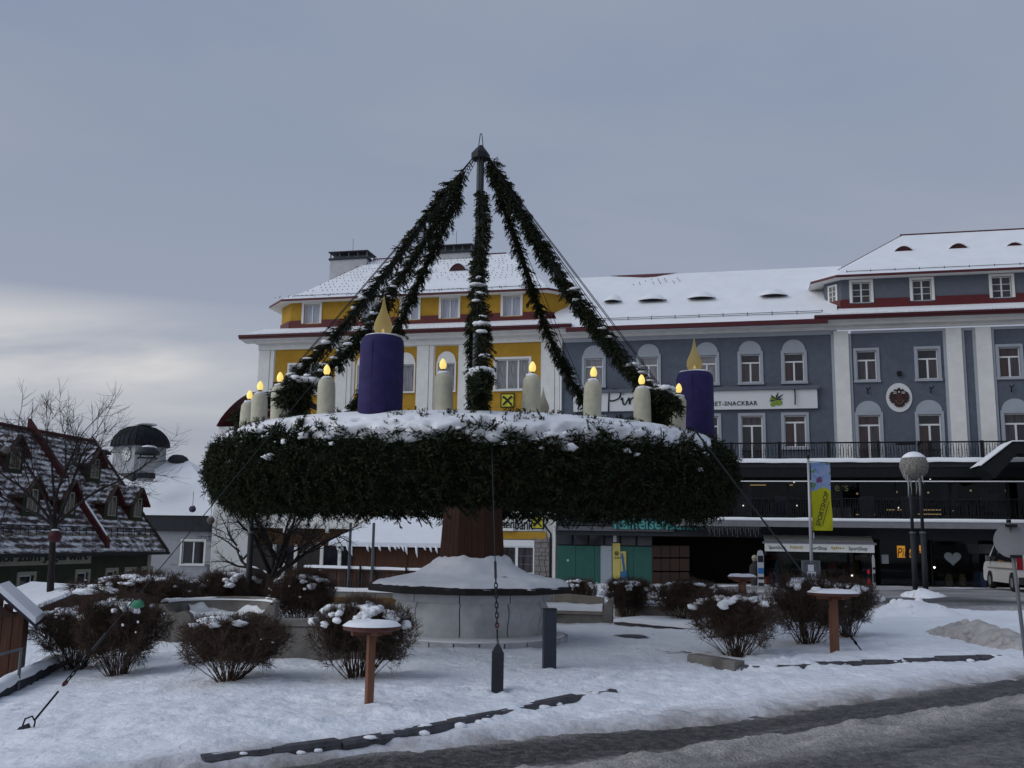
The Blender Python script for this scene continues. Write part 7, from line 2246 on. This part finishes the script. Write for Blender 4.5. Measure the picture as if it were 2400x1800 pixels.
# lamp posts and the frosted ball
def lamp(label, px_, py_top, Y, r, head):
    p = at(px_, py_top, Y); g = float(gz(p[0], p[1]))
    t = thing('lamp_post', label, 'lamp post', (p[0], p[1], g)); H2 = p[2] - g
    MB().tube([(0, 0, -.3), (0, 0, 2.3)], r * 1.25, 10).build('post_sleeve', DARKM, t, True)
    MB().tube([(0, 0, 2.3), (0, 0, H2)], r * .8, 10).build('post', DARKM, t, True)
    MB().lathe([(r * 1.55, 2.27), (r * 1.55, 2.34)], 10).build('collar', STEEL, t)
    if head:
        MB().hexa([(-.85, -.12, H2 - .10), (.1, -.12, H2 - .06), (.1, .12, H2 - .06), (-.85, .12, H2 - .10), (-.85, -.12, H2 - .02), (.1, -.12, H2 + .08), (.1, .12, H2 + .08), (-.85, .12, H2 - .02)]).build('lamp_head', BLACKM, t)
    return t
lamp('dark lamp post with flat head and hanging frosted ball in front of the restaurant', 2152, 1038, 38.0, .08, True)
lamp('shorter dark post just left of the tall lamp post', 2134, 1150, 38.6, .08, False)
lamp('slim dark post standing behind the bare tree under the left of the wreath', 592, 1190, 25.2, .06, False)
p = at(2142, 1092, 37.3); R_ = 32 * 37.3 / CAM_F
t = thing('frosted_ball', 'large frosted light ball with snow cap and icicles on the lamp post', 'ornament', tuple(p))
nlat, nlon = 26, 48
a_, b_2 = np.meshgrid(np.linspace(.03, math.pi - .03, nlat), np.linspace(0, 2 * math.pi, nlon + 1)[:-1], indexing='ij')
dx, dy, dz = np.sin(a_) * np.cos(b_2), np.sin(a_) * np.sin(b_2), np.cos(a_)
rr = R_ * (1 + .05 * fbm(dx * 9, dy * 9, dz * 9, 3))
V = np.stack([dx * rr, dy * rr, dz * rr], -1).reshape(-1, 3)
F = np.array([(i * nlon + j, (i + 1) * nlon + j, (i + 1) * nlon + (j + 1) % nlon, i * nlon + (j + 1) % nlon) for i in range(nlat - 1) for j in range(nlon)])
place('ball_shell', big_mesh('ball_shell', V, F, mat('frosted_tinsel', (.21, .195, .175), .8, .55, 14, .8, 30), True), t)
m = MB(); m.lathe([(R_ * 1.03 * math.sin(a), R_ * 1.05 * math.cos(a)) for a in (1.0, .9, .7, .5, .3, .1, .01)], 24, wob=.05, seed=3); m.build('ball_snow', SNOW, t, True)
r_ = random.Random(12)
for k in range(11):
    x, y = (r_.uniform(-.45, -.1) if k < 6 else r_.uniform(.05, .2)) , r_.uniform(-.3, .1); l = r_.uniform(.2, 1.0)
    z0 = -math.sqrt(max(.02, R_ ** 2 - x * x - y * y)) + .05
    MB().tube([(x, y, z0), (x + .03, y, z0 - l * .5), (x + .08 * r_.random(), y, z0 - l)], [.04, .028, .006], 5).build('icicle', mat('ice', (.34, .34, .33), .3, .2, 12), t)
MB().tube([(.15, 0, R_), (.15, 0, R_ + .45)], .03, 6).build('hanger', STEEL, t)
# back of a round traffic sign
pb = at(2404, 1530, 17.4); pt = at(2364, 1222, 17.0)
t = thing('traffic_sign', 'grey back of a round traffic sign on a leaning post at the right edge', 'sign', (pb[0], pb[1], float(gz(pb[0], pb[1])) ))
z0 = float(gz(pb[0], pb[1])); d = np.array([pt[0] - pb[0], pt[1] - pb[1], pt[2] - z0])
MB().tube([tuple(d * -.02), tuple(d)], .032, 10).build('sign_post', mat('grey_post', (.20, .20, .21), .5, .12, 5, metal=.3), t, True)
MB().lathe([(.038, -.02), (.038, .03)], 10, tuple(d)).build('post_cap', BLACKM, t)
ctr = np.array(at(2373, 1268, 16.95)) - np.array([pb[0], pb[1], z0]); R_ = 39 * 17 / CAM_F
disc = MB().prism([(R_ * math.cos(-a), R_ * math.sin(-a)) for a in np.linspace(0, -2 * math.pi, 41)[:-1]], .05, .075).build('sign_disc', mat('sign_back_grey', (.235, .235, .245), .55, .08, 3), t, loc=tuple(ctr)); disc.rotation_euler = (0, math.radians(6), math.radians(-20))
for zz in (-.26, .26):
    o = MB().box(-.09, .09, -.06, .045, zz - .025, zz + .025).build('sign_clamp', BLACKM, t, loc=tuple(ctr + np.array([0.01 - .1 * zz, -.02, 0]))); o.rotation_euler = (0, 0, math.radians(-20))

# ------------------------------------------------------------------ white van
vp = at(2393, 1402, 37.5); vz = float(gz(vp[0], 37.5)) + .12
vang = math.radians(-11)
van = thing('white_van', 'white van parked before the shops, cut off by the right edge', 'van', (vp[0], vp[1], vz), vang)
# local: +y forwards, x to the right; origin at rear left corner on the ground
VW = 1.90; VL = 4.9
VPAINT = mat('van_white', (.52, .50, .47), .35, .04, 2, coat=.3)
prof = [(0.05, .35), (0, .55), (.02, 1.05), (.10, 1.60), (.22, 1.90), (.55, 1.97), (2.6, 1.97), (3.3, 1.90), (3.75, 1.55), (4.15, 1.20), (4.70, 1.02), (4.88, .80), (4.9, .42), (4.75, .30), (.2, .30)]
def vx(z):
    return .0 if z < 1.1 else (z - 1.1) * .14
v = [(vx(z), y, z) for y, z in prof] + [(VW - vx(z), y, z) for y, z in prof]; n = len(prof)
MB().add(v, [tuple(range(n)), tuple(range(2 * n - 1, n - 1, -1))] + [(i, n + i, n + (i + 1) % n, (i + 1) % n) for i in range(n)]).build('body', VPAINT, van)
def vside(pts, name, mt, off=.012):
    for sd in (0, 1):
        q = [((vx(z) - off) if sd == 0 else VW - vx(z) + off, y, z) for y, z in pts]
        q2 = [((vx(z) + .01) if sd == 0 else VW - vx(z) - .01, y, z) for y, z in pts]
        k = len(q)
        MB().add(q + q2, [tuple(range(k)), tuple(range(2 * k - 1, k - 1, -1))] + [(i, k + i, k + (i + 1) % k, (i + 1) % k) for i in range(k)]).build(name, mt, van)
VGL = mat('van_glass', (.012, .013, .016), .05, 0, spec=.6)
vside([(.45, 1.12), (1.45, 1.12), (1.45, 1.80), (.55, 1.80)], 'side_window', VGL)
vside([(1.55, 1.12), (2.70, 1.12), (2.70, 1.80), (1.55, 1.80)], 'side_window', VGL)
vside([(2.80, 1.12), (3.95, 1.12), (3.35, 1.76), (2.80, 1.80)], 'door_window', VGL)
vside([(.3, .84), (4.2, .84), (4.2, .87), (.3, .87)], 'side_moulding', mat('van_grey', (.12, .12, .12), .6), .016)
MB().hexa([(.30, .02, 1.12), (VW - .30, .02, 1.12), (VW - .30, .06, 1.12), (.30, .06, 1.12), (.38, .12, 1.72), (VW - .38, .12, 1.72), (VW - .38, .19, 1.72), (.38, .19, 1.72)]).build('rear_window', VGL, van)
MB().box(-.01, VW + .01, -.09, .12, .32, .56).build('bumper', mat('van_bumper', (.03, .03, .033), .6, .1), van)
for x in (.0, VW):
    MB().box(x - .012 if x < 1 else x - .14, x + .14 if x < 1 else x + .012, -.025, .22, .84, 1.30).build('tail_light', mat('tail_red', (.22, .006, .01), .25, .1), van)
for x in (0.0, VW):
    for y in (.95, 3.95):
        wo = thing  
        s = -1 if x < 1 else 1
        w_ = MB()
        w_.add([(x + s * dx_, y + r0 * math.cos(a), .33 + r0 * math.sin(a)) for (r0, dx_) in ((.20, .03), (.31, .035), (.335, 0), (.335, -.18)) for a in np.linspace(0, 2 * math.pi, 25)[:-1]],
               [(j * 24 + i, j * 24 + (i + 1) % 24, (j + 1) * 24 + (i + 1) % 24, (j + 1) * 24 + i) for j in range(3) for i in range(24)])
        ty = w_.build('tyre', mat('tyre_rubber', (.012, .012, .013), .8, .2), van, True)
        rm_ = MB()
        rm_.add([(x + s * .028, y, .33)] + [(x + s * .02, y + .20 * math.cos(a), .33 + .20 * math.sin(a)) for a in np.linspace(0, 2 * math.pi, 25)[:-1]], [(0, 1 + i, 1 + (i + 1) % 24) for i in range(24)])
        rm_.build('rim', mat('alloy', (.30, .30, .31), .35, .1, metal=.5), ty)
        arch = [(y + .40 * math.cos(a), .33 + .40 * math.sin(a)) for a in np.linspace(0, math.pi, 15)] 
        a2 = [(y + .345 * math.cos(a), .33 + .345 * math.sin(a)) for a in np.linspace(math.pi, 0, 15)]
        MB().add([(x + s * .004, a, b) for a, b in arch + a2], [tuple(range(30))]).build('wheel_arch', mat('arch_black', (.01, .01, .01), .8), van)
for x in (-.16, VW + .02):
    MB().box(x, x + .14, 3.72, 3.86, 1.10, 1.34).build('wing_mirror', mat('van_grey', (.12, .12, .12)), van)
MB().box(.6, 1.3, -.03, .04, .62, .74).build('number_plate', mat('plate_white', (.5, .5, .5)), van)
m = MB(); m.add(*ico_blob((VW / 2, 2.0, 1.97), (.75, 1.6, .05), 3, .3, 14, 5)); m.build('roof_snow', SNOW, van, True)

# ------------------------------------------------------------------ heaps of cleared snow
def heap(label, pts, hgt, wid, mt, seed, step_=.16):
    """a ridge of shovelled snow along world points"""
    t = thing('snow_heap', label, 'snow heap')
    P = [np.array(p[:2]) for p in pts]; v = []; f = []
    seg = [np.linalg.norm(P[i + 1] - P[i]) for i in range(len(P) - 1)]; tot = sum(seg); n = max(14, int(tot / step_)); k = 17
    for i in range(n + 1):
        s = tot * i / n; j = 0
        while j < len(seg) - 1 and s > seg[j]:
            s -= seg[j]; j += 1
        d = (P[j + 1] - P[j]) / seg[j]; c = P[j] + d * s; nn_ = np.array([-d[1], d[0]])
        env = math.sin(math.pi * i / n) ** .5
        for q in range(k):
            w_ = (q / (k - 1) * 2 - 1) * wid * (.55 + .45 * env)
            x, y = c + nn_ * w_
            e = (1 - (w_ / wid) ** 2)
            z = float(gz(x, y)) - .05 + env * max(0, e) * hgt * (1 + .7 * float(fbm(x * 1.1, y * 1.1, seed, 2))) + env * (.06 + hgt * .32 * max(0, e)) * float(fbm(x * 3.2, y * 3.2, seed + 1, 4)) + .07 - .22 * (1 - env * min(1, max(0, e) * 3))
            v.append((x, y, z))
    f = [(i * k + q, (i + 1) * k + q, (i + 1) * k + q + 1, i * k + q + 1) for i in range(n) for q in range(k - 1)]
    MB().add(v, f).build('heap_body', mt, t, True)
    m = MB(); r_ = random.Random(seed)
    for i in range(int(tot * 5)):
        c = v[r_.randrange(len(v))]; R_ = r_.uniform(.04, .15)
        m.add(*ico_blob((c[0], c[1], c[2] - R_ * .1), (R_, R_, R_ * .8), i, .5, 7, 5))
    tag(m.build('snow_lumps', mt, t, True), kind='stuff')
DIRTY = mat('dirty_snow', (.46, .425, .40), .8, .28, 3, .6, 18)
heap('dirty lumpy snow bank along the plaza edge at the right', [ground_at(2150, 1478), ground_at(2240, 1490), ground_at(2330, 1508), ground_at(2440, 1535)], .30, .55, DIRTY, 3)
heap('white snow bank spreading right of the last bush', [ground_at(2030, 1440), ground_at(2090, 1440), ground_at(2190, 1452)], .34, 1.5, SNOW, 5)
heap('small white snow heap at the foot of the lamp posts', [ground_at(2095, 1405), ground_at(2150, 1405), ground_at(2235, 1408)], .26, 1.1, SNOW, 8)
